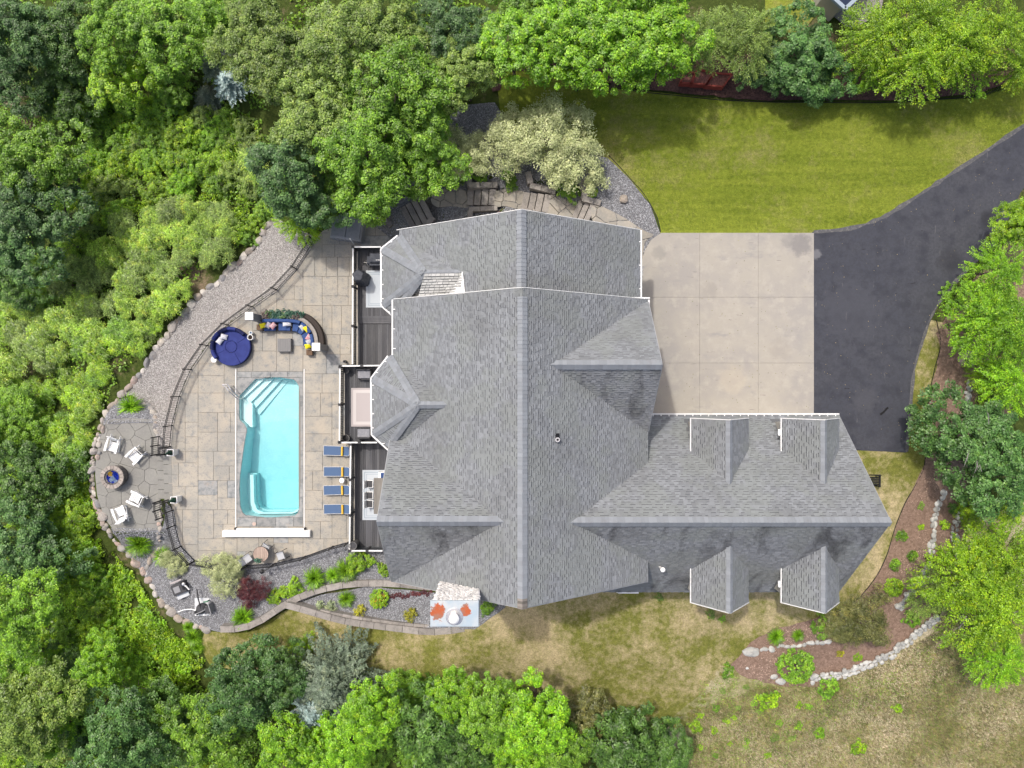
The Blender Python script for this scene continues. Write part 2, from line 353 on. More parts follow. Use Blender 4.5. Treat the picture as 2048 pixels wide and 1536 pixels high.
def hgrid(x, y):
    x = np.asarray(x, float); y = np.asarray(y, float); xs, ys, Z = GRIDZ
    i = np.clip(np.searchsorted(xs, x) - 1, 0, len(xs) - 2); j = np.clip(np.searchsorted(ys, y) - 1, 0, len(ys) - 2)
    u = np.clip((x - xs[i]) / (xs[i + 1] - xs[i]), 0, 1); v = np.clip((y - ys[j]) / (ys[j + 1] - ys[j]), 0, 1)
    return Z[j, i] * (1 - u) * (1 - v) + Z[j, i + 1] * u * (1 - v) + Z[j + 1, i] * (1 - u) * v + Z[j + 1, i + 1] * u * v
def drape(name, px, off, m, wob=0, zfix=None, step=.5, kind='structure', parent=None, world=None):
    if world is None:
        poly = []
        for a, b in px:
            g = G(a, b) if zfix is None else P(a, b, zfix); poly.append((g.x, g.y))
    else: poly = world
    den = []
    for i in range(len(poly)):
        a, b = Vector(poly[i]), Vector(poly[(i + 1) % len(poly)]); n = max(1, int((b - a).length / step))
        for k in range(n):
            q = a.lerp(b, k / n)
            if wob: q = q + Vector((noise.noise((q.x * 1.7, q.y * 1.7, 0)), noise.noise((q.x * 1.7, q.y * 1.7, 9)))) * wob
            den.append(q)
    nb = len(den); x0, x1 = min(q.x for q in den), max(q.x for q in den); y0, y1 = min(q.y for q in den), max(q.y for q in den)
    gx, gy = np.meshgrid(np.arange(x0 + .2, x1, step), np.arange(y0 + .2, y1, step)); gx = gx.ravel(); gy = gy.ravel()
    d = sdist([tuple(q) for q in den], gx, gy); k = d < -.12
    pts = den + [Vector((a, b)) for a, b in zip(gx[k], gy[k])]
    r = delaunay_2d_cdt(pts, [(i, (i + 1) % nb) for i in range(nb)], [], 1, 1e-5)
    vx = np.array([tuple(q) for q in r[0]]); z = (hgrid(vx[:, 0], vx[:, 1]) if zfix is None else np.full(len(vx), zfix)) + off
    f = [tuple(t) for t in r[2] if len(t) == 3]
    f = [t if (vx[t[1], 0] - vx[t[0], 0]) * (vx[t[2], 1] - vx[t[0], 1]) - (vx[t[1], 1] - vx[t[0], 1]) * (vx[t[2], 0] - vx[t[0], 0]) > 0 else (t[0], t[2], t[1]) for t in f]
    me = mesh_np(name, np.column_stack([vx, z]), f, M[m]); me.polygons.foreach_set('use_smooth', [True] * len(me.polygons))
    o = bpy.data.objects.new(name, me); col.objects.link(o)
    if parent: o.parent = parent
    if kind: o['kind'] = kind
    return o, den
def clip(poly, a, b):
    """keep the part of poly left of line a->b"""
    out = []; n = len(poly)
    sd = lambda p: (b[0] - a[0]) * (p[1] - a[1]) - (b[1] - a[1]) * (p[0] - a[0])
    for i in range(n):
        p, q = poly[i], poly[(i + 1) % n]; dp, dq = sd(p), sd(q)
        if dp >= 0: out.append(p)
        if (dp > 0 > dq) or (dp < 0 < dq):
            t = dp / (dp - dq); out.append((p[0] + (q[0] - p[0]) * t, p[1] + (q[1] - p[1]) * t))
    return out
def clipc(subj, conv):
    for i in range(len(conv)):
        subj = clip(subj, conv[i], conv[(i + 1) % len(conv)])
        if len(subj) < 3: return []
    out = []
    for p in subj:
        if not out or math.hypot(p[0] - out[-1][0], p[1] - out[-1][1]) > .01: out.append(p)
    return out if len(out) > 2 else []
def area(p): return abs(sum(p[i][0] * p[(i + 1) % len(p)][1] - p[(i + 1) % len(p)][0] * p[i][1] for i in range(len(p)))) / 2
def voronoi(poly, spacing, gap, rr, z, name, m, parent, th=.06, aspect=1):
    x0, x1 = min(p[0] for p in poly), max(p[0] for p in poly); y0, y1 = min(p[1] for p in poly), max(p[1] for p in poly)
    seeds = []; yy = y0 - spacing
    while yy < y1 + spacing:
        xx = x0 - spacing + rr.random() * spacing * .5
        while xx < x1 + spacing:
            seeds.append((xx + rr.uniform(-.33, .33) * spacing, yy + rr.uniform(-.33, .33) * spacing)); xx += spacing * aspect
        yy += spacing
    for s in seeds:
        c = [(s[0] - 3, s[1] - 3), (s[0] + 3, s[1] - 3), (s[0] + 3, s[1] + 3), (s[0] - 3, s[1] + 3)]
        for q in seeds:
            dx, dy = q[0] - s[0], q[1] - s[1]; d = math.hypot(dx, dy)
            if q is s or d > spacing * 3.2: continue
            mx, my = s[0] + dx * .5 - dx / d * gap / 2, s[1] + dy * .5 - dy / d * gap / 2
            c = clip(c, (mx, my), (mx - dy, my + dx))
            if len(c) < 3: break
        if len(c) < 3: continue
        pc = clipc(list(poly), c)
        if len(pc) < 3 or area(pc) < .04: continue
        zz = z(s[0], s[1]) if callable(z) else z
        cx = sum(p[0] for p in pc) / len(pc); cy = sum(p[1] for p in pc) / len(pc)
        pc = [(p[0], p[1]) for p in pc]
        b = MB().prism(pc, zz - th, zz + rr.uniform(0, .008), bev=.012 if area(pc) > .15 else 0)
        b.build(name, m, parent)

stain(M['concrete'], [(P(1602, 490, 2.64), .75, .75, (.20, .19, .185)), (P(1575, 480, 2.64), .5, .5, (.22, .21, .20)), (P(1318, 506, 2.64), .5, .5, (.24, .23, .21)), (P(1420, 580, 2.64), .6, .25, (.24, .22, .19)), (P(1560, 700, 2.64), .8, .2, (.25, .22, .19)), (P(1465, 760, 2.64), 1.0, .35, (.46, .40, .31))])
stain(M['asphalt'], [(P(1632, 510, 2.63), .35, .6, (.2, .2, .21)), (P(1980, 440, 2.63), .7, .6, (.02, .02, .024)), (P(1900, 520, 2.63), .9, .4, (.025, .025, .03)), (P(1700, 620, 2.63), 2.2, .35, (.075, .077, .09)), (P(1730, 800, 2.63), .9, .3, (.09, .09, .1))])
# ---- ground covers
DRV = [(1200,466),(1628,466)]
drape('lawn', [(990,130),(1140,150),(1240,178),(1360,190),(1490,204),(1620,204),(1760,206),(1880,200),(1960,196),(2010,178),(2045,150),(2200,60),(2300,60),(2300,120),(2048,262),(1900,358),(1800,424),(1700,466),(1628,474),(1322,474),(1316,440),(1300,408),(1262,362),(1215,318),(1180,290),(1150,300),(1060,270),(1000,220)], .02, 'lawn')
drape('lawn', [(410,1262),(500,1262),(570,1222),(640,1190),(1000,1210),(1060,1190),(1230,1150),(1320,1120),(1600,1120),(1640,1180),(1700,1100),(1740,1000),(1700,930),(1690,895),(1812,900),(1823,760),(1845,680),(1862,640),(1905,650),(1885,760),(1868,900),(1858,940),(1805,1070),(1775,1155),(1715,1225),(1645,1250),(1550,1278),(1515,1300),(1485,1330),(1420,1390),(1380,1460),(1270,1440),(1150,1420),(1000,1400),(860,1370),(760,1360),(640,1350),(480,1340),(420,1330),(400,1290)], .02, 'lawns')
drape('meadow', [(1440,1330),(1560,1370),(1700,1350),(1800,1300),(1880,1230),(1930,1100),(1925,1010),(2100,1000),(2200,1200),(2200,1640),(1300,1640),(1330,1450),(1400,1390)], .02, 'meadow')
drape('lawn', [(1530,-60),(1640,-60),(1640,20),(1600,70),(1530,60)], .02, 'lawn')
drape('gravel_pad', [(1625,-70),(1780,-70),(1760,30),(1700,60),(1650,20)], .03, 'gravel')
# mulch beds
_, MUL1 = drape('mulch_bed', [(975,110),(1100,120),(1360,120),(1600,100),(1900,90),(2030,100),(2032,140),(2010,168),(1960,188),(1880,194),(1760,202),(1620,201),(1490,200),(1360,186),(1240,172),(1140,148),(1010,140),(1000,180),(985,185)], .06, 'mulchd', .12)
_, MUL2 = drape('mulch_bed', [(2060,420),(2022,470),(1960,545),(1905,610),(1872,665),(1880,700),(1862,770),(1852,860),(1848,930),(1828,970),(1795,1040),(1775,1110),(1745,1165),(1700,1212),(1640,1232),(1545,1258),(1500,1285),(1462,1330),(1480,1350),(1560,1372),(1640,1372),(1740,1335),(1850,1260),(1905,1180),(1930,1090),(1935,1010),(2000,900),(2060,700)], .06, 'mulch', .15)
# gravel
_, GR1 = drape('gravel_path', [(548,432),(575,450),(632,474),(627,490),(595,540),(556,582),(508,616),(459,652),(418,693),(385,741),(362,795),(347,851),(344,893),(346,908),(318,906),(312,850),(300,815),(262,790),(240,795),(262,768),(290,735),(318,690),(365,630),(405,585),(455,545),(510,500)], .03, 'gravel', .08)
_, GR2 = drape('gravel_bed', [(222,815),(245,795),(280,798),(304,820),(314,845),(250,846),(206,850)], .035, 'gravelg', .06)
_, GR3 = drape('gravel_bed', [(222,1056),(326,1056),(332,1004),(348,1020),(353,1050),(364,1092),(391,1121),(440,1128),(496,1129),(551,1125),(611,1111),(697,1083),(775,1083),(790,1165),(740,1166),(640,1186),(570,1218),(500,1258),(440,1264),(395,1252),(335,1217),(300,1167),(245,1095)], .03, 'gravelg', .06)
_, GR4 = drape('gravel_bed', [(590,1208),(640,1190),(740,1172),(870,1185),(940,1170),(1010,1180),(1010,1215),(950,1258),(850,1262),(680,1240),(620,1222)], .035, 'gravelg', .05)
_, GR5 = drape('gravel_bed', [(690,400),(740,330),(800,330),(860,300),(900,230),(925,212),(990,205),(1010,240),(1150,300),(1215,316),(1262,362),(1300,410),(1321,468),(1302,484),(1290,500),(1286,560),(1240,560),(1050,500),(900,500),(800,490),(750,452),(715,440)], .03, 'gravelg', .05)
# dry earth strip under the boulder wall is the ground material itself

# ------------------------------------------------------------------ patio
patio = empty('patio'); patio['kind'] = 'structure'
o, _ = drape('joint_bed', None, -.035, 'grout', zfix=0, kind='structure', world=PATIO)
# cut the joint bed away over the pool
bm_keep = [f for f in o.data.polygons if not all(inside(POOLRECT, *(o.data.vertices[i].co[:2])) for i in f.vertices)]
vv = [tuple(v.co) for v in o.data.vertices]; ff = [tuple(f.vertices) for f in bm_keep]
me = bpy.data.meshes.new('joint_bed'); me.from_pydata(vv, [], ff); me.materials.append(M['grout']); o.data = me; o.parent = patio; o.name = 'joint_bed'
del o['kind']
rp = random.Random(21)
def subdiv(x0, y0, x1, y1, out, mx=2.3):
    w, hh = x1 - x0, y1 - y0
    if max(w, hh) > mx or w * hh > 2.9 or (w * hh > 1.5 and rp.random() < .4):
        t = rp.choice((.33, .4, .5, .5, .6, .67))
        if w > hh * rp.uniform(.8, 1.25): subdiv(x0, y0, x0 + w * t, y1, out, mx); subdiv(x0 + w * t, y0, x1, y1, out, mx)
        else: subdiv(x0, y0, x1, y0 + hh * t, out, mx); subdiv(x0, y0 + hh * t, x1, y1, out, mx)
    else: out.append((x0, y0, x1, y1))
pl, pt = POOLRECT[0]; pr, pb = POOLRECT[2]
bx0, by1 = P(318, 436)[0:2]; bx1, by0 = P(838, 1136)[0:2]
cells = []
for r in ((bx0, by0, pl, by1), (pr, by0, bx1, by1), (pl, pt, pr, by1), (pl, by0, pr, pb)):
    # align big blocks first
    nx = max(1, round((r[2] - r[0]) / 3.4)); ny = max(1, round((r[3] - r[1]) / 3.6))
    for i in range(nx):
        for j in range(ny):
            subdiv(r[0] + (r[2] - r[0]) * i / nx, r[1] + (r[3] - r[1]) * j / ny, r[0] + (r[2] - r[0]) * (i + 1) / nx, r[1] + (r[3] - r[1]) * (j + 1) / ny, cells)
g = .007
for x0, y0, x1, y1 in cells:
    c = clipc(list(PATIO), [(x0 + g, y0 + g), (x1 - g, y0 + g), (x1 - g, y1 - g), (x0 + g, y1 - g)])
    if len(c) > 2 and area(c) > .05:
        rect = abs(area(c) - (x1 - x0 - 2 * g) * (y1 - y0 - 2 * g)) < .01
        MB().prism(c, -.06, rp.uniform(-.004, .004), bev=.012 if rect else 0).build('slab', 'slab' if rp.random() < .94 else 'slabgray', patio)
# ------------------------------------------------------------------ pool
def zp(x, y): p = P(440 + x / 4.265, 730 + y / 4.265, 0); return (p.x, p.y)
OUT = [(310,110),(450,106),(590,108),(640,128),(668,170),(682,230),(686,450),(688,700),(686,1000),(680,1200),(665,1260),(620,1295),(430,1300),(240,1297),(195,1265),(172,1210),(165,1050),(172,930),(190,790),(212,640),(226,580),(228,540),(212,508),(165,465),(163,360),(165,262)]
POOL = [zp(*p) for p in OUT]
pool = empty('swimming_pool', (*zp(430, 700), 0), 0, 'turquoise fibreglass swimming pool with corner steps set in the stone patio', 'swimming pool')
def xcross(poly, y):
    xs = []
    for i in range(len(poly)):
        a, b = poly[i], poly[(i + 1) % len(poly)]
        if (a[1] > y) != (b[1] > y): xs.append(a[0] + (b[0] - a[0]) * (y - a[1]) / (b[1] - a[1]))
    return (min(xs), max(xs)) if xs else None
ytop = max(p[1] for p in POOL); ybot = min(p[1] for p in POOL)
for (ya, yb) in ((ytop, pt), (pb, ybot)):
    xx = pl
    while xx < pr - .05:
        w = rp.uniform(.7, 1.5); w = pr - xx if pr - xx - w < .4 else w
        MB().prism([(xx + g, ya + g), (xx + w - g, ya + g), (xx + w - g, yb - g), (xx + g, yb - g)], -.08, rp.uniform(0, .006), bev=.01).build('coping_slab', 'slabgray', pool); xx += w
for side in (0, 1):
    y = ybot
    while y < ytop - .02:
        hh = rp.uniform(.8, 1.6); hh = ytop - y if ytop - y - hh < .4 else hh
        ys = [y + g + (hh - 2 * g) * k / 10 for k in range(11)]; ys[0] = max(ys[0], ybot + .004); ys[-1] = min(ys[-1], ytop - .004)
        edge = [(xcross(POOL, q)[side], q) for q in ys]; ox = (pl + g) if side == 0 else (pr - g)
        MB().prism([(ox, ys[0])] + edge + [(ox, ys[-1])], -.08, rp.uniform(0, .006)).build('coping_slab', 'slabgray', pool); y += hh
def ptmat(name, c, e=0):
    return mat(name, c, .35, spec=.4)
M['shell'] = mat('pool_shell', (.65, .79, .80), .35, [(1.2, (.58, .74, .76), .4, .65), (7, (.70, .84, .84), .55, .7)], spec=.4); M['tread'] = ptmat('pool_step', (.74, .84, .84))
mb = MB(); n = len(POOL); cx0, cy0 = zp(430, 700)
inner = [(cx0 + (x - cx0) * .93, cy0 + (y - cy0) * .965) for x, y in POOL]
deep = lambda y: -1.05 - .75 * max(0, min(1, (ytop - 2.2 - y) / 5.5))
mb.add([(x, y, -.02) for x, y in POOL] + [(x, y, -.5) for x, y in POOL] + [(x, y, deep(y)) for x, y in inner],
       [(i, n + i, n + (i + 1) % n, (i + 1) % n) for i in range(n)] + [(n + i, 2 * n + i, 2 * n + (i + 1) % n, n + (i + 1) % n) for i in range(n)])
shell = mb.build('pool_shell', 'shell', pool)
tr = delaunay_2d_cdt([Vector(p) for p in inner], [(i, (i + 1) % n) for i in range(n)], [], 1, 1e-5)
MB().add([(p.x, p.y, deep(p.y)) for p in tr[0]], [tuple(f) for f in tr[2]]).build('pool_floor', 'shell', pool)
edge = [(168,300),(167,262),(310,113)]
steps = [([(372,113)], (176,292), -.30), ([(436,114)], (236,322), -.52), ([(500,116)], (272,368), -.75), ([(556,118)], (290,432), -.98)]
for i, (tp, bt, z) in enumerate(steps):
    poly = [zp(*q) for q in [(168, 292), (167, 262), (311, 113)] + tp + [bt]]
    MB().prism(poly, -1.3, z, bev=.0).build('pool_step', 'tread', pool)
MB().prism([zp(*q) for q in [(168, 290), (228, 300), (256, 335), (256, 536), (232, 528), (214, 505), (168, 463)]], -1.2, -.45).build('pool_bench', 'tread', pool)
MB().prism([zp(*q) for q in [(176, 940), (262, 942), (268, 1180), (290, 1240), (350, 1262), (600, 1258), (655, 1230), (676, 1200), (662, 1258), (618, 1292), (240, 1294), (198, 1262), (176, 1210), (169, 1050)]], -2.2, -1.15).build('pool_bench', 'shell', pool)
MB().prism([zp(*q) for q in [(230, 946), (260, 946), (266, 1180), (290, 1246), (350, 1270), (600, 1266), (655, 1236), (640, 1262), (600, 1280), (300, 1282), (256, 1250), (236, 1200)]], -1.0, -.55).build('bench_tread', 'shell', pool)
s = NT('pool_water'); tb = s.n('BsdfTransparent'); tb.inputs[0].default_value = (.93, .99, .99, 1)
gl = s.n('BsdfGlossy'); gl.inputs['Roughness'].default_value = .04; fr = s.n('Fresnel'); fr.inputs[0].default_value = 1.33
bn = s.n('Bump'); bn.inputs['Strength'].default_value = .6; bn.inputs['Distance'].default_value = .05; s.l(s.noise(5, 4, .6), bn.inputs['Height'])
s.l(bn.outputs[0], gl.inputs['Normal']); s.l(bn.outputs[0], fr.inputs['Normal'])
mx = s.n('MixShader'); s.l(fr.outputs[0], mx.inputs[0]); s.l(tb.outputs[0], mx.inputs[1]); s.l(gl.outputs[0], mx.inputs[2]); s.l(mx.outputs[0], s.out.inputs[0]); M['water'] = s.m
va = s.n('VolumeAbsorption'); va.inputs[0].default_value = (.12, .80, .86, 1); va.inputs[1].default_value = .27; s.l(va.outputs[0], s.out.inputs[1])
WP = [(x + (x - cx0) * .012, y + (y - cy0) * .006) for x, y in POOL]
MB().prism(WP, -2.6, -.12).build('water', 'water', pool)
M['skim'] = mat('skimmer_lid', (.50, .38, .32), .7)
MB().lathe((*zp(292, 1355), .006), [(.13, 0), (.13, .012), (0, .014)], 20).build('skimmer_lid', 'skim', pool)
mb = MB()  # rim band
for i in range(n):
    a, b = POOL[i], POOL[(i + 1) % n]; mb.add([(*a, -.02), (*b, -.02), (*b, .012), (*a, .012)], [(0, 1, 2, 3)])
mb.build('pool_rim', 'groutg', pool)
# handrail at the steps, cover tracks, cover box
M['steel'] = mat('stainless_steel', (.7, .68, .66), .25, metal=.8)
def rail_pts(ax, ay, bx, by): a, b = zp(ax, ay), zp(bx, by); return [(*a, 0), (*a, .8), ((a[0] * .7 + b[0] * .3), (a[1] * .7 + b[1] * .3), .88), (*b, .35), (*b, -.4)]
hr = empty('handrail', (*zp(130, 250), 0), 0, 'pale bent metal handrail at the corner steps of the pool', 'handrail')
MB().tube(rail_pts(95, 190, 172, 292), .035, 8).build('rail', 'steel', hr); MB().tube(rail_pts(115, 178, 186, 284), .035, 8).build('rail', 'steel', hr)
MB().tube([(*zp(95, 190), .8), (*zp(60, 168), .8), (*zp(100, 165), .82), (*zp(115, 178), .8)], .03, 8).build('cross_bar', 'steel', hr)
cv = empty('pool_cover', (*P(532, 1066, 0)[0:2], 0), 0, 'white automatic pool cover housing with long side tracks beside the pool', 'pool cover')
for x in (472, 608.5):
    a, b = P(x, 738), P(x, 1056); MB().box(((a.x + b.x) / 2, (a.y + b.y) / 2, .02), (.05, a.y - b.y, .03)).build('track', 'whitep', cv)
a, b = P(471, 1058, .1), P(610, 1058, .1); MB().box(((a.x + b.x) / 2, a.y, .12), (b.x - a.x, .09, .07)).build('leading_bar', 'whitep', cv)
a, b = P(444, 1068, .38), P(619.5, 1068, .38); MB().bbox(((a.x + b.x) / 2, a.y, .19), (b.x - a.x, .42, .38), .04).build('housing', 'whitep', cv)
a, b = P(470, 1064, .4), P(607, 1064, .4); MB().box(((a.x + b.x) / 2, a.y - .06, .385), (b.x - a.x, .2, .03)).build('lid', 'white', cv)
for x in (471, 610): MB().box((P(x, 1058, .1).x, P(x, 1057, .1).y, .1), (.1, .14, .2)).build('end_cap', 'black', cv)

# ------------------------------------------------------------------ fire pit terrace
fire = empty('fire_terrace', (*P(262, 950, -.25)[0:2], -.25)); fire['kind'] = 'structure'
FIRE = pp(FIRE_PX, -.25)
bed, _ = drape('joint_bed', None, -.30, 'groutg', zfix=0, world=FIRE, kind=None); bed.parent = fire; bed.location = -fire.location
voronoi(FIRE, .95, .012, random.Random(3), -.25, 'flagstone', 'flag', fire)
for i in range(5):
    for (xa, xb, zt, dy) in ((313, 327, -.12, 0), (326, 343, .008, 7)):
        y0, y1 = 903 + i * 19 + dy, 903 + (i + 1) * 19 + dy
        a, b = P(xa + i * .6, y0 + .3, zt), P(xb + i * .5, y1 - .3, zt)
        MB().prism([(a.x, a.y), (b.x, a.y), (b.x, b.y), (a.x, b.y)], -.3, zt, bev=.015).build('step_tread', 'flag', fire)
# ------------------------------------------------------------------ driveway
dr = empty('driveway', (*P(1500, 650, 2.6)[0:2], 2.6)); dr['kind'] = 'structure'
AS = [(1624,464),(1700,458),(1760,438),(1800,415),(1850,383),(1900,350),(1965,308),(2048,252),(2320,80),(2320,190),(2048,376),(2040,385),(2022,430),(2000,470),(1965,508),(1938,535),(1905,568),(1880,600),(1860,637),(1845,680),(1832,720),(1825,760),(1818,840),(1812,905),(1700,900),(1560,896),(1560,840),(1624,840)]
o, _ = drape('asphalt', AS, .03, 'asphalt', .02, zfix=2.6, kind=None); o.parent = dr; o.location = -dr.location
L = smooth(pp([(1627,464),(1700,457),(1760,437),(1800,414),(1850,382),(1900,349),(1965,307),(2048,251),(2320,79)], 2.6), 4)
def ribbon(pts, w, z, m, name, parent, wv=.25, side=0):
    mb = MB(); q = []
    for i, p in enumerate(pts):
        a = Vector(pts[max(0, i - 1)]); b = Vector(pts[min(len(pts) - 1, i + 1)]); d = (b - a).normalized(); nn = Vector((-d.y, d.x)); ww = w * (1 + wv * noise.noise((p[0] * 2.3, p[1] * 2.3, 3)))
        q += [(p[0] + nn.x * ww * (side + 1) / 2, p[1] + nn.y * ww * (side + 1) / 2, z), (p[0] + nn.x * ww * (side - 1) / 2, p[1] + nn.y * ww * (side - 1) / 2, z)]
    mb.add(q, [(2 * i, 2 * i + 1, 2 * i + 3, 2 * i + 2) for i in range(len(pts) - 1)]); return mb.build(name, m, parent)
ribbon(L, .22, 2.636, 'asphalt_edge', 'worn_edge', dr, 1.2, 0)
L2 = smooth(pp([(2002,470),(1965,509),(1938,536),(1905,569),(1880,602),(1860,638),(1845,681),(1832,722),(1825,762),(1818,842),(1813,904)], 2.6), 4)
ribbon(L2, .2, 2.638, 'asphalt_edge', 'worn_edge', dr, 1.4, 0)
M['tar'] = mat('tar', (.012, .012, .013), .5)
ribbon(pp([(1760,829),(1767,824),(1772,818),(1776,815)], 2.61), .12, 2.645, 'tar', 'tar_patch', dr, .8)
CO = [(1322,466),(1628,466),(1628,845),(1190,845),(1190,560),(1283,540),(1284,520),(1290,500),(1302,480)]
COw = pp(CO, 2.6)
o, _ = drape('joint_bed', None, 2.595, 'grout', zfix=0, kind=None, world=COw); o.parent = dr; o.location = -dr.location
gx = [P(x, 0, 2.6).x for x in (1190, 1399, 1516, 1627.3)]; gy = [P(0, y, 2.6).y for y in (845, 726, 594.5, 464)]
for i in range(3):
    for j in range(3):
        c = clipc(list(COw), [(gx[i] + .006, gy[j] + .006), (gx[i + 1] - .006, gy[j] + .006), (gx[i + 1] - .006, gy[j + 1] - .006), (gx[i] + .006, gy[j + 1] - .006)])
        if c: MB().prism(c, 2.5, 2.645).build('concrete_panel', 'concrete', dr)

# ------------------------------------------------------------------ north path: flagstones and stone steps
path = empty('garden_path', G(1010, 398)); path['kind'] = 'structure'
def flagrun(px, z, sp=.85, m='flagw', seed=1):
    poly = smooth(pp(px, z), 3, True); voronoi(poly, sp, .03, random.Random(seed), z, 'flagstone', m, path, .12)
flagrun([(745,446),(775,428),(792,414),(830,438),(850,470),(800,474)], .03, 1.1, 'flag', 2)
flagrun([(868,384),(890,379),(935,382),(937,414),(905,412),(875,414),(862,402)], .66, .75, 'flagw', 3)
flagrun([(990,384),(1020,378),(1052,382),(1048,402),(1040,418),(1010,412),(990,412)], 1.32, .8, 'flagw', 4)
flagrun([(1098,390),(1125,396),(1160,408),(1166,420),(1155,440),(1120,436),(1086,420)], 1.97, .8, 'flagw', 5)
flagrun([(1184,408),(1215,418),(1250,436),(1290,462),(1308,470),(1290,484),(1284,520),(1270,500),(1240,470),(1190,452)], 2.58, 1.0, 'flagw', 6)
def flight_flat(*a): pass
def flight(name, pA, pB, z0, rise, n, wid, m='timber', label=None):
    """steps going up from pA to pB (px, at the middle)"""
    a, b = P(*pA, z0), P(*pB, z0 + rise * n); d = Vector((b.x - a.x, b.y - a.y)); L_ = d.length; d.normalize(); ang = math.atan2(d.y, d.x); tr_ = L_ / n
    e = empty(name, (a.x, a.y, z0), 0, label, 'steps')
    for i in range(n):
        c = Vector((a.x, a.y)) + d * (tr_ * (i + .5)); MB().bbox((c.x, c.y, z0 + rise * (i + 1) - .06), (tr_ * .9, wid, .12), .02, ang).build('tread', m, e); MB().box((c.x + d.x * .03, c.y + d.y * .03, z0 + rise * (i + 1) - .32), (tr_ * .96, wid - .04, .4), ang).build('riser', 'groutg', e)
    return e
flight('stone_steps', (812,441), (856,412), .02, .16, 4, 1.75, label='stone steps with side blocks, lowest flight of the garden path by the patio')
flight('stone_steps', (934,395), (992,395), .68, .16, 4, 1.05, label='straight stone steps framed by cut blocks north of the roof peak')
flight('stone_steps', (1044,402), (1100,408), 1.34, .16, 4, 1.15, label='skewed stone steps just below the big cream variegated tree')
flight('stone_steps', (1150,418), (1185,428), 1.98, .2, 3, 1.2, label='topmost stone steps of the garden path beside the gray gravel bed')
def block_wall(name, px, z, hgt, wid, label, piece=.75, m='timber'):
    pts = [Vector(P(a, b, z)[0:2]) for a, b in px]; sp = smooth([tuple(p) for p in pts], 5) if len(px) > 2 else [tuple(p) for p in pts]
    e = empty(name, (*sp[0], z - hgt), 0, label, 'retaining wall')
    run = 0; cur = Vector(sp[0]); q = []; tot = 0
    segs = [Vector(p) for p in sp]
    # resample at piece length
    out = [segs[0]]; need = piece
    for a, b in zip(segs, segs[1:]):
        while (b - out[-1]).length >= need * .999 and (b - a).length > 0:
            # walk
            lo, hi = 0, 1
            for _ in range(18):
                mdl = (lo + hi) / 2
                if (a.lerp(b, mdl) - out[-1]).length < need: lo = mdl
                else: hi = mdl
            nx_ = a.lerp(b, hi)
            if (nx_ - out[-1]).length < need * .9: break
            out.append(nx_)
            need = piece * rp.uniform(.8, 1.2)
    if (segs[-1] - out[-1]).length > .15: out.append(segs[-1])
    for i in range(len(out) - 1):
        a, b = out[i], out[i + 1]; 
        d0 = ((out[i + 1] - out[max(0, i - 1)])).normalized(); d1 = ((out[min(len(out) - 1, i + 2)] - out[i])).normalized()
        n0 = Vector((-d0.y, d0.x)) * wid / 2; n1 = Vector((-d1.y, d1.x)) * wid / 2; s_ = (b - a).normalized() * .008
        MB().prism([tuple(a + s_ - n0), tuple(b - s_ - n1), tuple(b - s_ + n1), tuple(a + s_ + n0)], z - hgt, z + rp.uniform(-.01, .01), bev=.015).build('block', m, e)
    return e
bw = block_wall
bw('stone_wall', [(922,337),(934,347),(940,362),(940,372)], 1.45, 1.0, .38, 'curved cut stone wall running up from the straight garden steps')
bw('stone_wall', [(937,370),(995,369)], 1.5, .7, .36, 'straight cut stone wall along the upper side of the straight steps')
bw('stone_wall', [(937,418),(995,416)], 1.42, .7, .3, 'straight cut stone wall along the lower side of the straight steps')
bw('stone_wall', [(940,420),(941,440)], 1.42, .7, .34, 'short cut stone wall stub running under the eave from the straight steps')
bw('stone_wall', [(1056,343),(1062,352),(1062,362),(1060,370)], 2.1, 1.0, .38, 'curved cut stone wall under the cream tree above the skewed steps')
bw('stone_wall', [(1060,370),(1112,383)], 2.12, .7, .36, 'slanting cut stone wall beside the skewed steps below the cream tree')
bw('stone_wall', [(1160,360),(1168,372),(1170,385),(1168,398)], 2.7, 1.0, .38, 'curved cut stone wall between green shrub and gray gravel')
bw('stone_wall', [(1165,396),(1202,406)], 2.72, .7, .36, 'short cut stone wall at the top of the garden steps')
bw('stone_wall', [(835,468),(868,432)], .72, .7, .36, 'cut stone side wall of the lowest garden steps by the roof edge')
bw('stone_wall', [(1042,418),(1100,428)], 1.7, .6, .3, 'low pinkish cut stone edging against the roof peak')
bw('stone_pier', [(752,438),(776,436)], .55, .6, .5, 'square cut stone pier with notch near the spa cover')
bw('stone_wall', [(768,436),(782,452)], .35, .4, .35, 'low cut stone block run from the pier to the bay roof')
W1 = [(440,1259),(475,1258),(505,1250),(535,1233),(565,1212),(600,1194),(640,1180),(690,1170),(740,1167),(790,1168),(850,1174),(900,1178)]
bw('retaining_wall', W1, .62, .8, .42, 'long curved weathered wall between upper and lower south gravel beds', .95)
W2 = [(572,1211),(600,1218),(640,1230),(690,1243),(750,1252),(800,1258),(850,1264),(900,1262),(950,1252),(985,1236),(1012,1212)]
bw('retaining_wall', W2, .95, .9, .42, 'outer curved weathered wall along the dry lawn below the chimney', .95)
bw('retaining_wall', [(640,1222),(700,1234),(760,1243),(820,1250),(880,1252),(945,1244)], .8, .7, .2, 'thin inner course of the curved wall below the chimney', .7)

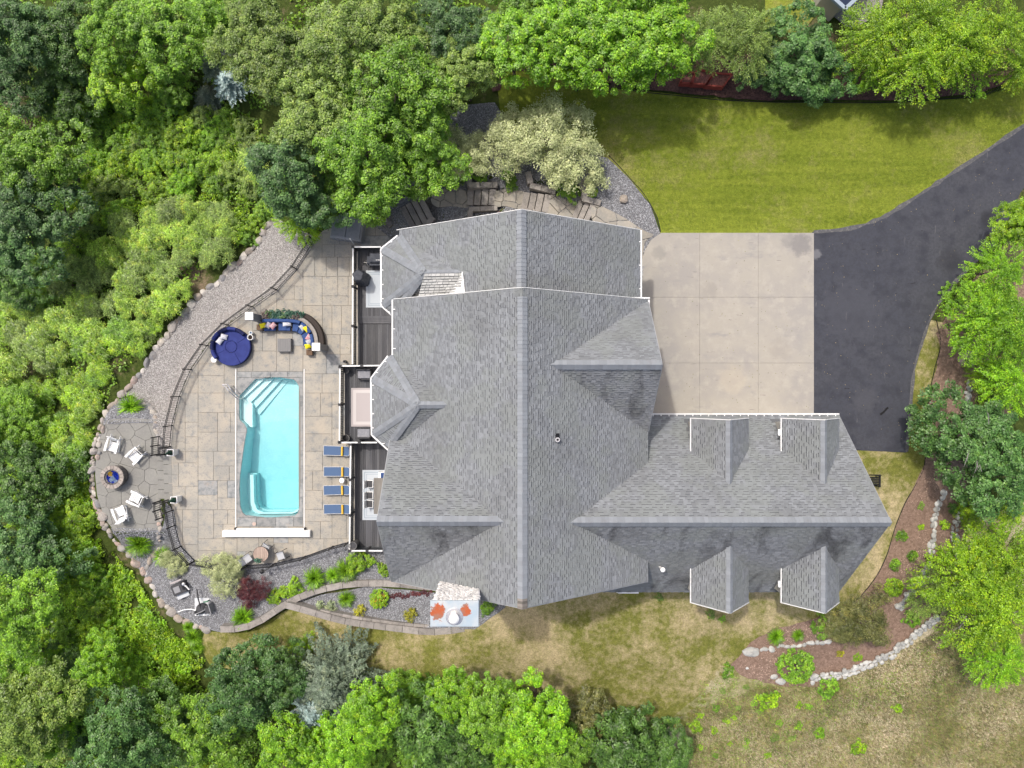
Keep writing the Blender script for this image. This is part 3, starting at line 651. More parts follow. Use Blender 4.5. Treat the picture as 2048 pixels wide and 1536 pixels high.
# ------------------------------------------------------------------ house
house = empty('house', (0, 0, 0), 0, 'large house with gray shingle roofs, four dormers and a wide garage wing', 'house')
FACES = []   # dict: plan polygon (convex, ccw), plane (a,b,c): z = a x + b y + c, eave dir, part
def plane3(p, q, r):
    n_ = (Vector(q) - Vector(p)).cross(Vector(r) - Vector(p)); a = -n_.x / n_.z; b = -n_.y / n_.z; return (a, b, p[2] - a * p[0] - b * p[1])
def face(pts, eave, part, m='shingle', ext=None, seed=0):
    """pts: 3D corners in order (planar); eave: index pair of the lower edge"""
    pl_ = plane3(pts[eave[0]], pts[eave[1]], max(pts, key=lambda p: p[2])); poly = [(p[0], p[1]) for p in pts]
    if sum(poly[i][0] * poly[(i + 1) % len(poly)][1] - poly[(i + 1) % len(poly)][0] * poly[i][1] for i in range(len(poly))) < 0: poly = poly[::-1]
    FACES.append(dict(poly=poly, pl=pl_, e=(Vector(pts[eave[1]]) - Vector(pts[eave[0]])).normalized(), o=Vector(pts[eave[0]]), part=part, m=m))
def zf(f, x, y): return f['pl'][0] * x + f['pl'][1] * y + f['pl'][2]
def topz(x, y):
    return max([zf(f, x, y) for f in FACES if inside(f['poly'], x, y)] or [-99])
parts = {}
for nm in ('main_roof', 'north_roof', 'garage_roof', 'east_gable_roof', 'west_gable_roof', 'north_bay_roof', 'bay_roof'):
    parts[nm] = empty(nm, parent=house)
dorm = [empty('dormer', parent=house) for _ in range(4)]
def gable_x(rx, zr, ze, hw, hwe, y0, y1, part, m=None):   # ridge along y
    zE = zr - (zr - ze) / hw * hwe; zW = ze
    face([(rx - hw, y1, zW), (rx - hw, y0, zW), (rx, y0, zr), (rx, y1, zr)], (0, 1), part)
    face([(rx + hwe, y0, zE), (rx + hwe, y1, zE), (rx, y1, zr), (rx, y0, zr)], (0, 1), part)
gable_x(.5, 13.26, 8.58, 6.95, 6.9, -10.77, 4.6, parts['main_roof'])
gable_x(.46, 12.3, 7.6, 6.75, 6.7, 4.3, 8.6, parts['north_roof'])
def gable_y(ry, zr, ze, hw, x0, x1, part, ms='shingle_south', mn='shingle'):  # ridge along x
    face([(x1, ry + hw, ze), (x0, ry + hw, ze), (x0, ry, zr), (x1, ry, zr)], (0, 1), part, mn)
    face([(x0, ry - hw, ze), (x1, ry - hw, ze), (x1, ry, zr), (x0, ry, zr)], (0, 1), part, ms)
gable_y(.95, 12.25, 8.58, 3.6, 1.6, 7.42, parts['east_gable_roof'])
gable_y(-6.97, 11.55, 5.84, 5.17, 2.6, 19.1, parts['garage_roof'])
gable_y(-6.72, 12.6, 8.58, 4.05, -6.6, -.1, parts['west_gable_roof'])
for k, (cx_, zr, ze, yf, yb) in enumerate(((11.53, 9.7, 7.88, -1.93, -5.5), (16.55, 9.7, 7.88, -1.93, -5.5), (11.53, 9.75, 7.88, -12.1, -8.4), (16.55, 9.75, 7.88, -12.1, -8.4))):
    y0, y1 = min(yf, yb), max(yf, yb)
    gable_x(cx_, zr, ze, 1.6, 1.6, y0, y1, dorm[k])
# bays
def bay(E, A, zr, ridge_end, ze, part, ms='shingle'):
    """E: four eave corners NE, NW, SW, SE ; A apex"""
    ap = (A[0], A[1], zr); re_ = (ridge_end, A[1], zr); e = [(x, y, ze) for x, y in E]
    ne, nw, sw, se = e; nb = (ridge_end, ne[1], ze); sb = (ridge_end, se[1], ze)
    face([nw, sw, ap], (0, 1), part); face([ne, nw, ap], (0, 1), part); face([sw, se, ap], (0, 1), part)
    face([nb, ne, ap, re_], (0, 1), part); face([se, sb, re_, ap], (0, 1), part, ms)
    return ap, re_, e
bay1 = bay([(-6.72, 1.53), (-7.64, .32), (-7.60, -2.78), (-6.78, -3.45)], (-4.87, -1.08), 10.6, -3.3, 8.58, parts['bay_roof'])
bay2 = bay([(-6.35, 8.30), (-7.28, 7.56), (-7.25, 4.36), (-6.7, 3.75)], (-4.62, 5.83), 10.07, -2.7, 7.6, parts['north_bay_roof'], 'shingle_pale')
rs = random.Random(11)
def convclip(poly, conv):
    for i in range(len(conv)):
        poly = clip(poly, conv[i], conv[(i + 1) % len(conv)])
        if len(poly) < 3: return []
    return poly
acc = {}
for f in FACES:
    a, b, c = f['pl']; nrm = Vector((-a, -b, 1)).normalized(); e = f['e']; u = nrm.cross(e).normalized()
    if u.z < 0: u = -u
    cor = [Vector((x, y, zf(f, x, y))) for x, y in f['poly']]
    loc = [((p - f['o']).dot(e), (p - f['o']).dot(u)) for p in cor]
    if sum(loc[i][0] * loc[(i + 1) % len(loc)][1] - loc[(i + 1) % len(loc)][0] * loc[i][1] for i in range(len(loc))) < 0: loc = loc[::-1]
    s0, s1 = min(p[0] for p in loc), max(p[0] for p in loc); t1 = max(p[1] for p in loc)
    W3 = lambda s_, t_, n_: f['o'] + e * s_ + u * t_ + nrm * n_
    # slab under the shingles
    mb = MB(); top = [W3(*p, 0) for p in loc]; low = [W3(*p, -.16) for p in loc]; k = len(loc)
    mb.add(top + low, [tuple(range(k)), tuple(range(2 * k - 1, k - 1, -1))] + [(i, k + i, k + (i + 1) % k, (i + 1) % k) for i in range(k)])
    mb.build('roof_deck', 'roofbase', f['part'])
    key = (f['part'].name, f['m']); A_ = acc.setdefault(key, [[], [], [], f['part']])
    V, Fc, Mi, _p = A_
    ex = .17 if f['part'].name.startswith('garage') else .135; nr = int(t1 / ex) + 1
    for r_ in range(nr):
        t0, tt = r_ * ex, min((r_ + 1) * ex + .01, t1)
        if tt - t0 < .02: continue
        sx = s0 - rs.random() * .3; up = rs.random() < .5
        while sx < s1:
            w = rs.uniform(.13, .30); up = not up if rs.random() < .8 else up
            q = [(sx, t0), (sx + w, t0), (sx + w, tt), (sx, tt)]; sx += w
            ins = all(all((loc[(i + 1) % k][0] - loc[i][0]) * (p[1] - loc[i][1]) - (loc[(i + 1) % k][1] - loc[i][1]) * (p[0] - loc[i][0]) >= 0 for i in range(k)) for p in q)
            if not ins: q = convclip(q, loc)
            if len(q) < 3: continue
            zs = [W3(*p, .02) for p in q]
            if all(topz(p.x, p.y) > p.z + .12 for p in (zs[0], zs[1], zs[2])): continue
            hb, ht = (.042, .012) if up else (.022, .004)
            hh = lambda t_: hb + (ht - hb) * (t_ - t0) / ex
            b0 = len(V); V += [tuple(W3(p[0], p[1], hh(p[1]))) for p in q]; Fc.append(tuple(range(b0, b0 + len(q)))); Mi.append(0)
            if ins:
                dr_ = .05 if up else .012  # dark strip drawn below the tab as its shadow, wider when raised
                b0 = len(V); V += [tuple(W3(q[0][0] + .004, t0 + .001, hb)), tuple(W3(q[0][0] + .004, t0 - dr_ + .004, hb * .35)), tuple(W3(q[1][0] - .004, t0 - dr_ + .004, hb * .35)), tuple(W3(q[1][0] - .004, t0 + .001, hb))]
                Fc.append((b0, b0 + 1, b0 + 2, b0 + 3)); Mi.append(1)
for (pn, m), (V, Fc, Mi, part) in acc.items():
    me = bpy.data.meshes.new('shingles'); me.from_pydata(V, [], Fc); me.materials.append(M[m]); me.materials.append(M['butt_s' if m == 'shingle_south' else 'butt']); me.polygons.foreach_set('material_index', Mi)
    o = bpy.data.objects.new('shingles', me); col.objects.link(o); o.parent = part; o['kind'] = 'stuff'
def ridgecap(A, B, dn1, dn2, part, w=.24, m='cap', ex=.2, n=None):
    """A->B ridge; dn1, dn2: unit vectors running down the two slopes from the ridge"""
    A, B = Vector(A), Vector(B); L_ = (B - A).length; d = (B - A).normalized(); mb = MB(); k = int(L_ / ex); up = Vector((0, 0, 1))
    for i in range(k + 1):
        a = A + d * i * ex; b = A + d * min(L_, (i + 1) * ex + .03)
        if (b - a).length < .03: continue
        w_ = w + rs.uniform(-.008, .008)
        for dn in (Vector(dn1).normalized(), Vector(dn2).normalized()):
            nn = d.cross(dn).normalized(); nn = nn if nn.z > 0 else -nn
            h0, h1 = .10, .08
            v = [a + up * h0, b + up * h1, b + dn * w_ + nn * (h1 - .01), a + dn * w_ + nn * (h0 - .01), a + dn * w_ + nn * .005, b + dn * w_ + nn * .005]
            mb.add(v, [(0, 1, 2, 3), (3, 2, 5, 4)])
        mb.add([a + up * .11, a + Vector(dn1).normalized() * w_ + up * .09, a + Vector(dn1).normalized() * w_ + up * .02, a + up * .02], [(0, 1, 2, 3)])
    return mb.build('ridge_cap', m, part, kind='stuff')
sm_, sn_ = .674, .696
rc = ridgecap
rc((.5, -10.3, 13.26), (.5, 4.2, 13.26), (-1, 0, -sm_), (1, 0, -sm_), parts['main_roof'])
rc((.5, -10.8, 13.26), (.5, -10.3, 13.26), (-1, 0, -sm_), (1, 0, -sm_), parts['main_roof'], m='capbare', ex=.13)
rc((.46, 4.6, 12.3), (.46, 8.6, 12.3), (-1, 0, -sn_), (1, 0, -sn_), parts['north_roof'])
rc((1.9, .95, 12.25), (7.42, .95, 12.25), (0, 1, -1.02), (0, -1, -1.02), parts['east_gable_roof'], .26)
rc((2.9, -6.97, 11.55), (19.12, -6.97, 11.55), (0, 1, -1.1), (0, -1, -1.1), parts['garage_roof'], .28)
rc((-6.62, -6.72, 12.6), (-.3, -6.72, 12.6), (0, 1, -1), (0, -1, -1), parts['west_gable_roof'], .27)
for k, (cx_, zr, y0, y1) in enumerate(((11.53, 9.7, -1.93, -5.3), (16.55, 9.7, -1.93, -5.3), (11.53, 9.75, -12.1, -8.5), (16.55, 9.75, -12.1, -8.5))):
    rc((cx_, y0, zr), (cx_, y1, zr), (-1, 0, -1.14), (1, 0, -1.14), dorm[k], .17)
def hipcaps(ap, re_, e, part, mr='cap', slope=.75):
    for c in e:
        d = Vector(c) - Vector(ap); side = d.cross(Vector((0, 0, 1))).normalized()
        rc(ap, tuple(Vector(c) * .985 + Vector(ap) * .015), side + Vector((0, 0, -.35)), -side + Vector((0, 0, -.35)), part, .2)
    rc(ap, re_, (0, 1, -.8), (0, -1, -.8), part, .17, mr, .16)
hipcaps(*bay1, parts['bay_roof']); hipcaps(*bay2, parts['north_bay_roof'], 'cap')
# flashing of the north bay and valley strip
cA, cB, cC, cD = Vector((-4.58, 5.78, 10.14)), Vector((-2.62, 5.78, 10.26)), Vector((-2.50, 4.55, 10.27)), Vector((-5.05, 4.55, 9.35))
def cpt(u, v): return cA.lerp(cB, u).lerp(cD.lerp(cC, u), v)
mb = MB(); n_ = 9
for r_ in range(n_):
    v0, v1 = r_ / n_, (r_ + 1) / n_; u = -rs.random() * .06
    while u < 1:
        w = rs.uniform(.07, .16); u0, u1 = max(0, u), min(1, u + w); u += w
        if u1 - u0 < .01 or u0 > 1.06 - v0 * .38: continue
        up = Vector((0, 0, 1)); dz = .0 if rs.random() < .5 else .025
        q = [cpt(u0 + .004, v1) + up * (.05 + dz), cpt(u1 - .004, v1) + up * (.05 + dz), cpt(u1 - .004, v0) + up * .005, cpt(u0 + .004, v0) + up * .005]
        mb.add(q, [(0, 1, 2, 3)], 0); mb.add([q[0], q[1], q[1] - up * .06 + Vector((0, -.03, 0)), q[0] - up * .06 + Vector((0, -.03, 0))], [(3, 2, 1, 0)], 1)
mb.build('shake_course', ['shingle_pale', 'pale_edge'], parts['north_bay_roof'], kind='stuff')
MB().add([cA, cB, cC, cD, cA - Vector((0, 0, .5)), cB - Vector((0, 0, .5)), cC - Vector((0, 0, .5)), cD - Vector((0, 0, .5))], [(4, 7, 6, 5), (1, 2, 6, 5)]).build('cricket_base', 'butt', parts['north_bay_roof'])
up = Vector((0, 0, .03)); MB().add([cpt(1.0, 0) + up, cpt(1.0, 1) + up, cpt(.62, 1) + up, cpt(.80, .5) + up], [(0, 3, 2, 1)]).build('flashing', 'whitep', parts['north_bay_roof'])
up = Vector((0, 0, .06)); MB().add([cpt(1.0, -.06) + up, cpt(1.0, 1) + up, cpt(1.03, 1) + up, cpt(1.03, -.06) + up], [(0, 1, 2, 3)]).build('flashing', 'white', parts['north_bay_roof'])
# gutters, rake boards
def strip(name, a, b, w=.08, hh=.1, m='white', ticks=0, parent=house, inward=(0, 0)):
    a, b = Vector(a), Vector(b); d = b - a; L_ = d.length; mid = (a + b) / 2; rot = d.to_track_quat('X', 'Z').to_matrix()
    mb = MB(); vs = [mid + rot @ Vector((x * L_ / 2, y * w / 2, z * hh / 2)) for z in (-1, 1) for x, y in ((-1, -1), (1, -1), (1, 1), (-1, 1))]
    mb.add(vs, [(3, 2, 1, 0), (4, 5, 6, 7), (0, 1, 5, 4), (1, 2, 6, 5), (2, 3, 7, 6), (3, 0, 4, 7)])
    if ticks:
        k = max(1, int(L_ / ticks)); iv = Vector((*inward, 0))
        for i in range(k):
            p = a + d * ((i + .5) / k) + iv * .12; mb.box((p.x, p.y, p.z + .07), (.05 if inward[1] else .2, .2 if inward[1] else .05, .025))
    return mb.build(name, m, parent)
ze = 8.60
strip('gutter', (-6.52, 1.4, ze), (-6.52, 4.6, ze), ticks=.9, inward=(1, 0)); strip('gutter', (-6.52, -3.0, ze), (-6.52, -3.4, ze))
def bayg(e, z, s):
    c = [(x, y, z + .02) for x, y in e]
    for a, b, iw in ((c[0], c[1], (1, 0)), (c[1], c[2], (1, 0)), (c[2], c[3], (1, 0))): strip('gutter', Vector(a) + Vector((-.05, 0, 0)), Vector(b) + Vector((-.05, 0, 0)), ticks=.75, inward=iw)
bayg([(-6.72, 1.53), (-7.64, .32), (-7.60, -2.78), (-6.6, -3.7)], 8.58, 1); bayg([(-6.35, 8.30), (-7.28, 7.56), (-7.25, 4.36), (-6.5, 3.7)], 7.6, 1)
strip('gutter', (7.22, 4.66, 7.62), (7.22, 8.6, 7.62), ticks=1.2, inward=(-1, 0)); strip('gutter', (8.0, -1.75, 5.86), (19.1, -1.75, 5.86), ticks=.45, inward=(0, -1))
strip('gutter', (7.46, 3.8, 8.6), (7.46, 4.6, 8.6))
strip('gutter', (7.4, -12.2, 5.8), (6.2, -12.2, 5.8)); strip('gutter', (6.15, -12.2, 5.8), (6.15, -11.6, 5.8), w=.08)
strip('rake_board', (-6.45, 8.64, 7.5), (.46, 8.64, 12.2), .03, .1); strip('rake_board', (7.16, 8.64, 7.55), (.46, 8.64, 12.2), .03, .1)
strip('rake_board', (-6.45, 4.64, 8.55), (.5, 4.64, 13.24), .03, .1); strip('rake_board', (7.4, 4.64, 8.55), (.5, 4.64, 13.24), .03, .1)
strip('rake_board', (6.4, 4.68, 8.72), (7.5, 4.68, 8.66), .07, .14)
strip('rake_board', (-6.4, -10.8, 8.5), (.5, -10.8, 13.14), .04, .12, 'rake'); strip('rake_board', (7.4, -10.8, 8.5), (.5, -10.8, 13.14), .04, .12, 'rake')
strip('rake_board', (7.44, 4.5, 8.55), (7.44, .95, 12.15), .04, .12, 'rake'); strip('rake_board', (7.44, -2.6, 8.55), (7.44, .95, 12.15), .04, .12, 'rake')
strip('rake_board', (19.12, -1.85, 5.76), (19.12, -6.97, 11.45), .04, .12, 'rake'); strip('rake_board', (19.12, -12.1, 5.76), (19.12, -6.97, 11.45), .04, .12, 'rake')
strip('rake_board', (-6.62, -2.7, 8.5), (-6.62, -6.72, 12.5), .04, .12, 'rake'); strip('rake_board', (-6.62, -10.7, 8.5), (-6.62, -6.72, 12.5), .04, .12, 'rake')
for k, (cx_, yf, zr) in enumerate(((11.53, -1.93, 9.7), (16.55, -1.93, 9.7), (11.53, -12.1, 9.75), (16.55, -12.1, 9.75))):
    s_ = 1 if k < 2 else -1
    for q in (-1, 1): strip('trim', (cx_ + q * 1.6, yf + s_ * .03, 7.86), (cx_, yf + s_ * .03, zr - .03), .04, .14, parent=dorm[k])
    yb = -3.8 if k < 2 else -9.9
    strip('trim', (cx_ - 1.63, yf, 7.93), (cx_ - 1.63, yb, 7.93), .05, .12, parent=dorm[k])
    yw0, yw1 = (yf - .25, yf - 3.2) if k < 2 else (yf + .25, yf + 3.2)
    MB().add([(cx_ + q * 1.35, y, z) for y in (yw0, yw1) for q, z in ((-1, 5.5), (1, 5.5), (1, 8.0), (0, zr - .3), (-1, 8.0))] if False else
             [(cx_ - 1.35, y, 5.6) for y in (yw0,)] + [(cx_ + 1.35, yw0, 5.6), (cx_ + 1.35, yw0, 8.0), (cx_, yw0, zr - .2), (cx_ - 1.35, yw0, 8.0)] + [(cx_ - 1.35, yw1, 5.6), (cx_ + 1.35, yw1, 5.6), (cx_ + 1.35, yw1, 8.0), (cx_, yw1, zr - .2), (cx_ - 1.35, yw1, 8.0)],
             [(0, 1, 2, 3, 4), (9, 8, 7, 6, 5), (0, 4, 9, 5), (1, 6, 7, 2)]).build('dormer_wall', 'siding', dorm[k])
    MB().box((cx_, yw0 + s_ * .03, 7.3), (1.1, .06, 1.1)).build('window', 'white', dorm[k]); MB().box((cx_, yw0 + s_ * .07, 7.3), (.95, .03, .95)).build('pane', 'glass', dorm[k])
    if k in (1, 3): MB().box((cx_ - 1.72, yf - s_ * (.75 if k == 1 else 1.0), 7.9), (.1, .35, .1)).build('downspout', 'whitep', dorm[k])
# walls (gable ended)
def gwall(x0, x1, y0, y1, zb, zt, axis, zr, name='wall'):
    if axis == 'y': pr = [(x0, zb), (x1, zb), (x1, zt), ((x0 + x1) / 2, zr), (x0, zt)]; vs = [(x, y0, z) for x, z in pr] + [(x, y1, z) for x, z in pr]
    else: pr = [(y0, zb), (y1, zb), (y1, zt), ((y0 + y1) / 2, zr), (y0, zt)]; vs = [(x0, y, z) for y, z in pr] + [(x1, y, z) for y, z in pr]
    MB().add(vs, [(0, 1, 2, 3, 4), (9, 8, 7, 6, 5)] + [(i, 5 + i, 5 + (i + 1) % 5, (i + 1) % 5) for i in range(5)]).build(name, 'siding', house)
gwall(-6.05, 7.05, -10.35, 4.25, -.3, 8.45, 'y', 12.8); gwall(-5.95, 6.85, 4.2, 8.3, -.1, 7.55, 'y', 11.9)
gwall(7.0, 18.75, -11.8, -2.15, 2.3, 5.75, 'x', 11.0)
MB().prism([(-6, 1.3), (-6.7, 1.2), (-7.35, .2), (-7.3, -2.65), (-6.6, -3.2), (-6, -3.3)], .1, 8.5).build('bay_wall', 'siding', house)
MB().prism([(-5.9, 8.1), (-6.3, 8.0), (-7.0, 7.4), (-6.95, 4.4), (-6.4, 3.9), (-5.9, 3.8)], .1, 7.5).build('bay_wall', 'siding', house)
for x in (9.6, 13.2, 16.6):
    MB().box((x, -2.1, 3.85), (2.7, .1, 2.3)).build('garage_door', 'white', house)
for y in (-5.5, -8, 2.5):
    for z in (1.7, 4.6): 
        w_ = MB().box((-6.09, y, z), (.12, 1.5, 1.6)).build('window', 'white', house); MB().box((-6.16, y, z), (.03, 1.3, 1.4)).build('pane', 'glass', w_)
for y in (-8, -.4, 2.6, 6.5):
    w_ = MB().box((7.1 if y < 4 else 6.9, y, 6.6), (.12, 1.3, 1.4)).build('window', 'white', house); MB().box((7.17 if y < 4 else 6.97, y, 6.6), (.03, 1.1, 1.2)).build('pane', 'glass', w_)
# chimney
chim = empty('chimney', (-2.7, -10.85, 1), parent=house)
M['chimney_stone'] = mat('chimney_stone', (.78, .75, .72), .85, [(14, (.84, .82, .80), .45, .7), (30, (.5, .46, .44), .60, .8)], bump=(12, .7, .04), objr=(.72, 1.15))
MB().box((-2.7, -10.86, 7.1), (2.0, 1.05, 13.0)).build('chimney_core', 'timber', chim)
rr_ = random.Random(5); nst = 0
smesh = []
for k in range(5):
    mb = MB(); q = [(math.cos(t) * (.5 + rr_.uniform(-.08, .1)), math.sin(t) * (.5 + rr_.uniform(-.08, .1))) for t in [i * math.pi / 4 + rr_.uniform(-.15, .15) for i in range(8)]]
    vs = [(x, y, 0) for x, y in q] + [(x * .75, y * .75, .5) for x, y in q] + [(.05, -.03, .62)]
    mb.add(vs, [(i, (i + 1) % 8, 8 + (i + 1) % 8, 8 + i) for i in range(8)] + [(8 + i, 8 + (i + 1) % 8, 16) for i in range(8)])
    me = mb.mesh('chimney_stone'); me.materials.append(M['chimney_stone']); smesh.append(me)
z = 10.0; row = 0
while z < 13.55:
    x = -3.78 + (row % 2) * .1
    while x < -1.6:
        w_ = rr_.uniform(.18, .34)
        inst('stone', rr_.choice(smesh), (min(x + w_ / 2, -1.7), -10.32, z + .08), (R(-90), 0, 0), (w_ * 1.08, .24, .16), chim); x += w_
    z += .19; row += 1
    for yy in (-10.6, -10.9, -11.2):
        if z > 11: inst('stone', rr_.choice(smesh), (-1.69, yy, z), (0, R(90), 0), (.2, .3, .15), chim); inst('stone', rr_.choice(smesh), (-3.71, yy, z), (0, R(-90), 0), (.2, .3, .15), chim)
s = NT('rusty_sheet_metal'); 
c = s.mix(s.rng(s.noise(1.5, 4), .4, .65), (.36, .44, .50), (.50, .52, .52))
# rust patches with a shape of their own
geo = s.P(); sep = s.n('SeparateXYZ'); s.l(geo, sep.inputs[0])
def blob(cx_, cy_, rx_, ry_):
    f = None
    v = s.n('VectorMath', operation='SUBTRACT'); s.l(geo, v.inputs[0]); v.inputs[1].default_value = (cx_, cy_, 13.8)
    w = s.n('VectorMath', operation='MULTIPLY'); s.l(v.outputs[0], w.inputs[0]); w.inputs[1].default_value = (1 / rx_, 1 / ry_, 0)
    L_ = s.n('VectorMath', operation='LENGTH'); s.l(w.outputs[0], L_.inputs[0])
    m_ = s.n('Math', operation='MULTIPLY_ADD'); s.l(s.noise(4.2, 5, .7), m_.inputs[0]); m_.inputs[1].default_value = 1.9; s.l(L_.outputs['Value'], m_.inputs[2])
    return s.rng(m_.outputs[0], 1.80, 1.92, 1, 0)
rc_ = s.mix(s.rng(s.noise(3.5, 4), .42, .62), (.42, .085, .02), (.30, .14, .09))
for b_ in ((-3.52, -10.78, .36, .44), (-2.2, -10.70, .26, .34)): c = s.mix(blob(*b_), c, rc_)
b = s.n('BsdfPrincipled'); s.l(c, b.inputs['Base Color']); b.inputs['Roughness'].default_value = .6; b.inputs['Metallic'].default_value = .1
s.l(b.outputs[0], s.out.inputs[0]); M['rust'] = s.m
MB().bbox((-2.72, -10.86, 13.72), (2.3, 1.24, .1), .02).build('chimney_cap', 'rust', chim)
MB().lathe((-2.72, -11.0, 13.77), [(.42, 0), (.40, .012), (.22, .02), (.22, .3), (.12, .3)], 20).build('flue_collar', 'steel', chim)
MB().lathe((-2.72, -11.0, 14.1), [(.0, .1), (.15, .08), (.24, 0), (.24, -.06), (0, -.06)], 24).build('flue_cap', 'whitep', chim, smooth=False)
# roof vents
v = empty('roof_vent', (2.25, -2.75, 12.1), parent=house); MB().box((2.25, -2.6, 12.12), (.24, .3, .04), ry=.59).build('vent_base', 'black', v); MB().lathe((2.25, -2.75, 11.98), [(.12, 0), (.12, .35), (.06, .35), (.06, .3)], 16).build('vent_pipe', 'steel', v)
MB().lathe((2.25, -2.75, 11.98), [(.16, 0), (.13, .2)], 16).build('vent_boot', 'black', v)
v = empty('vent_pipe', (8.2, -10.2, 8), parent=house); MB().cyl((8.15, -10.1, 7.9), (8.2, -10.1, 8.75), .06, .06).build('vent_pipe', 'whitep', v)
MB().lathe((8.2, -10.1, 8.75), [(0, .06), (.13, .0), (.13, -.06), (0, -.06)], 16).build('vent_cap', 'whitep', v)
# ladder-like bench by the garage end
be = empty('bench', G(1738, 956), 0, 'black slatted bench half hidden under the gable end of the garage', 'bench')
for k in range(5): MB().box((be.location.x - .1, be.location.y + .1 - k * .11, be.location.z + .48), (.9, .07, .04)).build('slat', 'black', be)
for a, b_ in ((-.45, .2), (.35, .2), (-.45, -.45), (.35, -.45)): MB().box((be.location.x + a, be.location.y + b_, be.location.z + .25), (.07, .07, .5)).build('leg', 'black', be)
MB().box((be.location.x + .36, be.location.y - .1, be.location.z + .62), (.1, .8, .08)).build('armrest', 'black', be)
for k in range(4): MB().box((be.location.x - .1, be.location.y + .28, be.location.z + .6 + k * .09), (.9, .03, .06)).build('back_slat', 'black', be)

# ------------------------------------------------------------------ loose stones, boulders
def boulder_mesh(seed, flat=.7):
    import bmesh
    bm = bmesh.new(); bmesh.ops.create_icosphere(bm, subdivisions=2, radius=.5); r = random.Random(seed); o = Vector((r.random() * 50, r.random() * 50, 0))
    cuts = [Vector((r.gauss(0, 1), r.gauss(0, 1), r.gauss(0, .7))).normalized() for _ in range(7)]
    for v in bm.verts:
        p = v.co.copy(); p *= 1 + .22 * noise.noise(p * 2.2 + o)
        for c in cuts:
            d = p.dot(c) - .38
            if d > 0: p -= c * d * .85
        p.z *= flat; v.co = p
    me = bpy.data.meshes.new('boulder'); bm.to_mesh(me); bm.free(); return me
BM = [boulder_mesh(i) for i in range(8)]
for m_ in BM: m_.materials.append(M['boulder'])
SM_ = [m_.copy() for m_ in BM]
for m_ in SM_: m_.materials.clear(); m_.materials.append(M['stone'])
def boulder_row(name, px, label, size, rows=1, spread=.3, ms=BM, step=None, lift=.1, zv=None, part='boulder', overlap=.85):
    pts = smooth([tuple(G(a, b)[0:2]) for a, b in px], 6); L_ = 0; e = empty(name, (*pts[0], h(*pts[0])), 0, label, 'stone wall')
    for rw in range(rows):
        off = (rw - (rows - 1) / 2) * spread; need = 0; r = random.Random(hash(len(px)) + rw)
        for i in range(len(pts) - 1):
            a, b = Vector(pts[i]), Vector(pts[i + 1]); sl_ = (b - a).length; d = (b - a) / max(sl_, 1e-6); nn = Vector((-d.y, d.x)); t = need
            while t < sl_:
                sz = r.uniform(*size) * (1 if r.random() < .8 else r.uniform(.55, .8)); p = a + d * t + nn * (off + r.uniform(-.08, .08)); q = a.lerp(b, .5)
                zz = h(p.x, p.y) + lift - .05 + (rows - 1 - rw) * .1 + r.uniform(-.05, .03)
                inst(part, r.choice(ms), (p.x, p.y, zz), (r.uniform(-.3, .3), r.uniform(-.3, .3), math.atan2(d.y, d.x) + r.uniform(-.4, .4)), (sz * r.uniform(.9, 1.5), sz * r.uniform(.7, 1.1), sz * r.uniform(.8, 1.1)), e)
                t += sz * overlap * 1.15
            need = t - sl_
    return e
BW1 = [(553,432),(540,445),(527,468),(512,492),(482,520),(455,545),(430,570),(405,585),(385,607),(365,632),(345,655),(318,690),(305,712),(290,735),(275,752),(262,768),(248,786),(235,800),(220,815),(211,830),(205,850)]
BW2 = [(203,856),(197,880),(193,905),(187,930),(184,955),(186,980),(192,1003),(199,1022),(208,1042),(217,1062)]
BW3 = [(222,1070),(232,1085),(250,1100),(266,1118),(284,1138),(298,1162),(310,1185),(320,1200),(335,1215),(350,1230),(370,1243),(392,1252),(412,1258),(430,1262)]
boulder_row('boulder_wall', BW1, 'long wall of tan and gray boulders along the upper gravel path', (.42, .74), 1, ms=BM, lift=.08)
boulder_row('boulder_wall', BW2, 'curved double wall of fieldstones behind the fire pit terrace', (.36, .6), 2, .36, ms=BM, lift=.1)
boulder_row('boulder_wall', BW3, 'boulder wall curving below the pool equipment to the long stone wall', (.42, .74), 1, ms=BM, lift=.08)
boulder_row('boulder_edging', [(283,803),(297,812),(306,826),(311,842),(310,858),(314,872)], 'short boulder edging beside the upper ornamental grass nook', (.3, .5), 1, lift=.06)
boulder_row('boulder_edging', [(322,1028),(320,1045),(318,1062),(320,1080)], 'short boulder edging at the foot of the lower terrace fence', (.3, .45), 1, lift=.06)
boulder_row('boulder_edging', [(318,1098),(308,1112),(300,1126),(294,1142),(290,1152)], 'diagonal boulder edging between fire pit terrace and pool equipment', (.36, .55), 1, lift=.06)
boulder_row('stone_wall', [(1939,765),(1936,780),(1933,800),(1930,816)], 'short pale stone wall below the leaning dome boulder', (.3, .42), 2, .26, SM_)
boulder_row('stone_wall', [(1886,985),(1878,1003),(1872,1020),(1867,1045),(1866,1070),(1862,1095),(1860,1115),(1852,1140),(1840,1160),(1828,1178),(1810,1195),(1795,1217)], 'pale stacked stone wall winding down between the two eastern mulch terraces', (.28, .46), 2, .24, SM_)
boulder_row('stone_wall', [(1930,1012),(1918,1030),(1910,1050),(1908,1070),(1912,1090),(1920,1110),(1922,1140)], 'pale stone wall at the outer edge of the eastern terraces beneath the feathery tree', (.25, .4), 2, .3, SM_)
boulder_row('stone_wall', [(1872,1235),(1858,1246),(1838,1262),(1815,1280),(1790,1300),(1765,1315),(1740,1327),(1715,1336),(1690,1345),(1660,1351),(1636,1354),(1618,1356)], 'long pale double stone wall curving below the southeast mulch bed', (.24, .4), 3, .2, SM_)
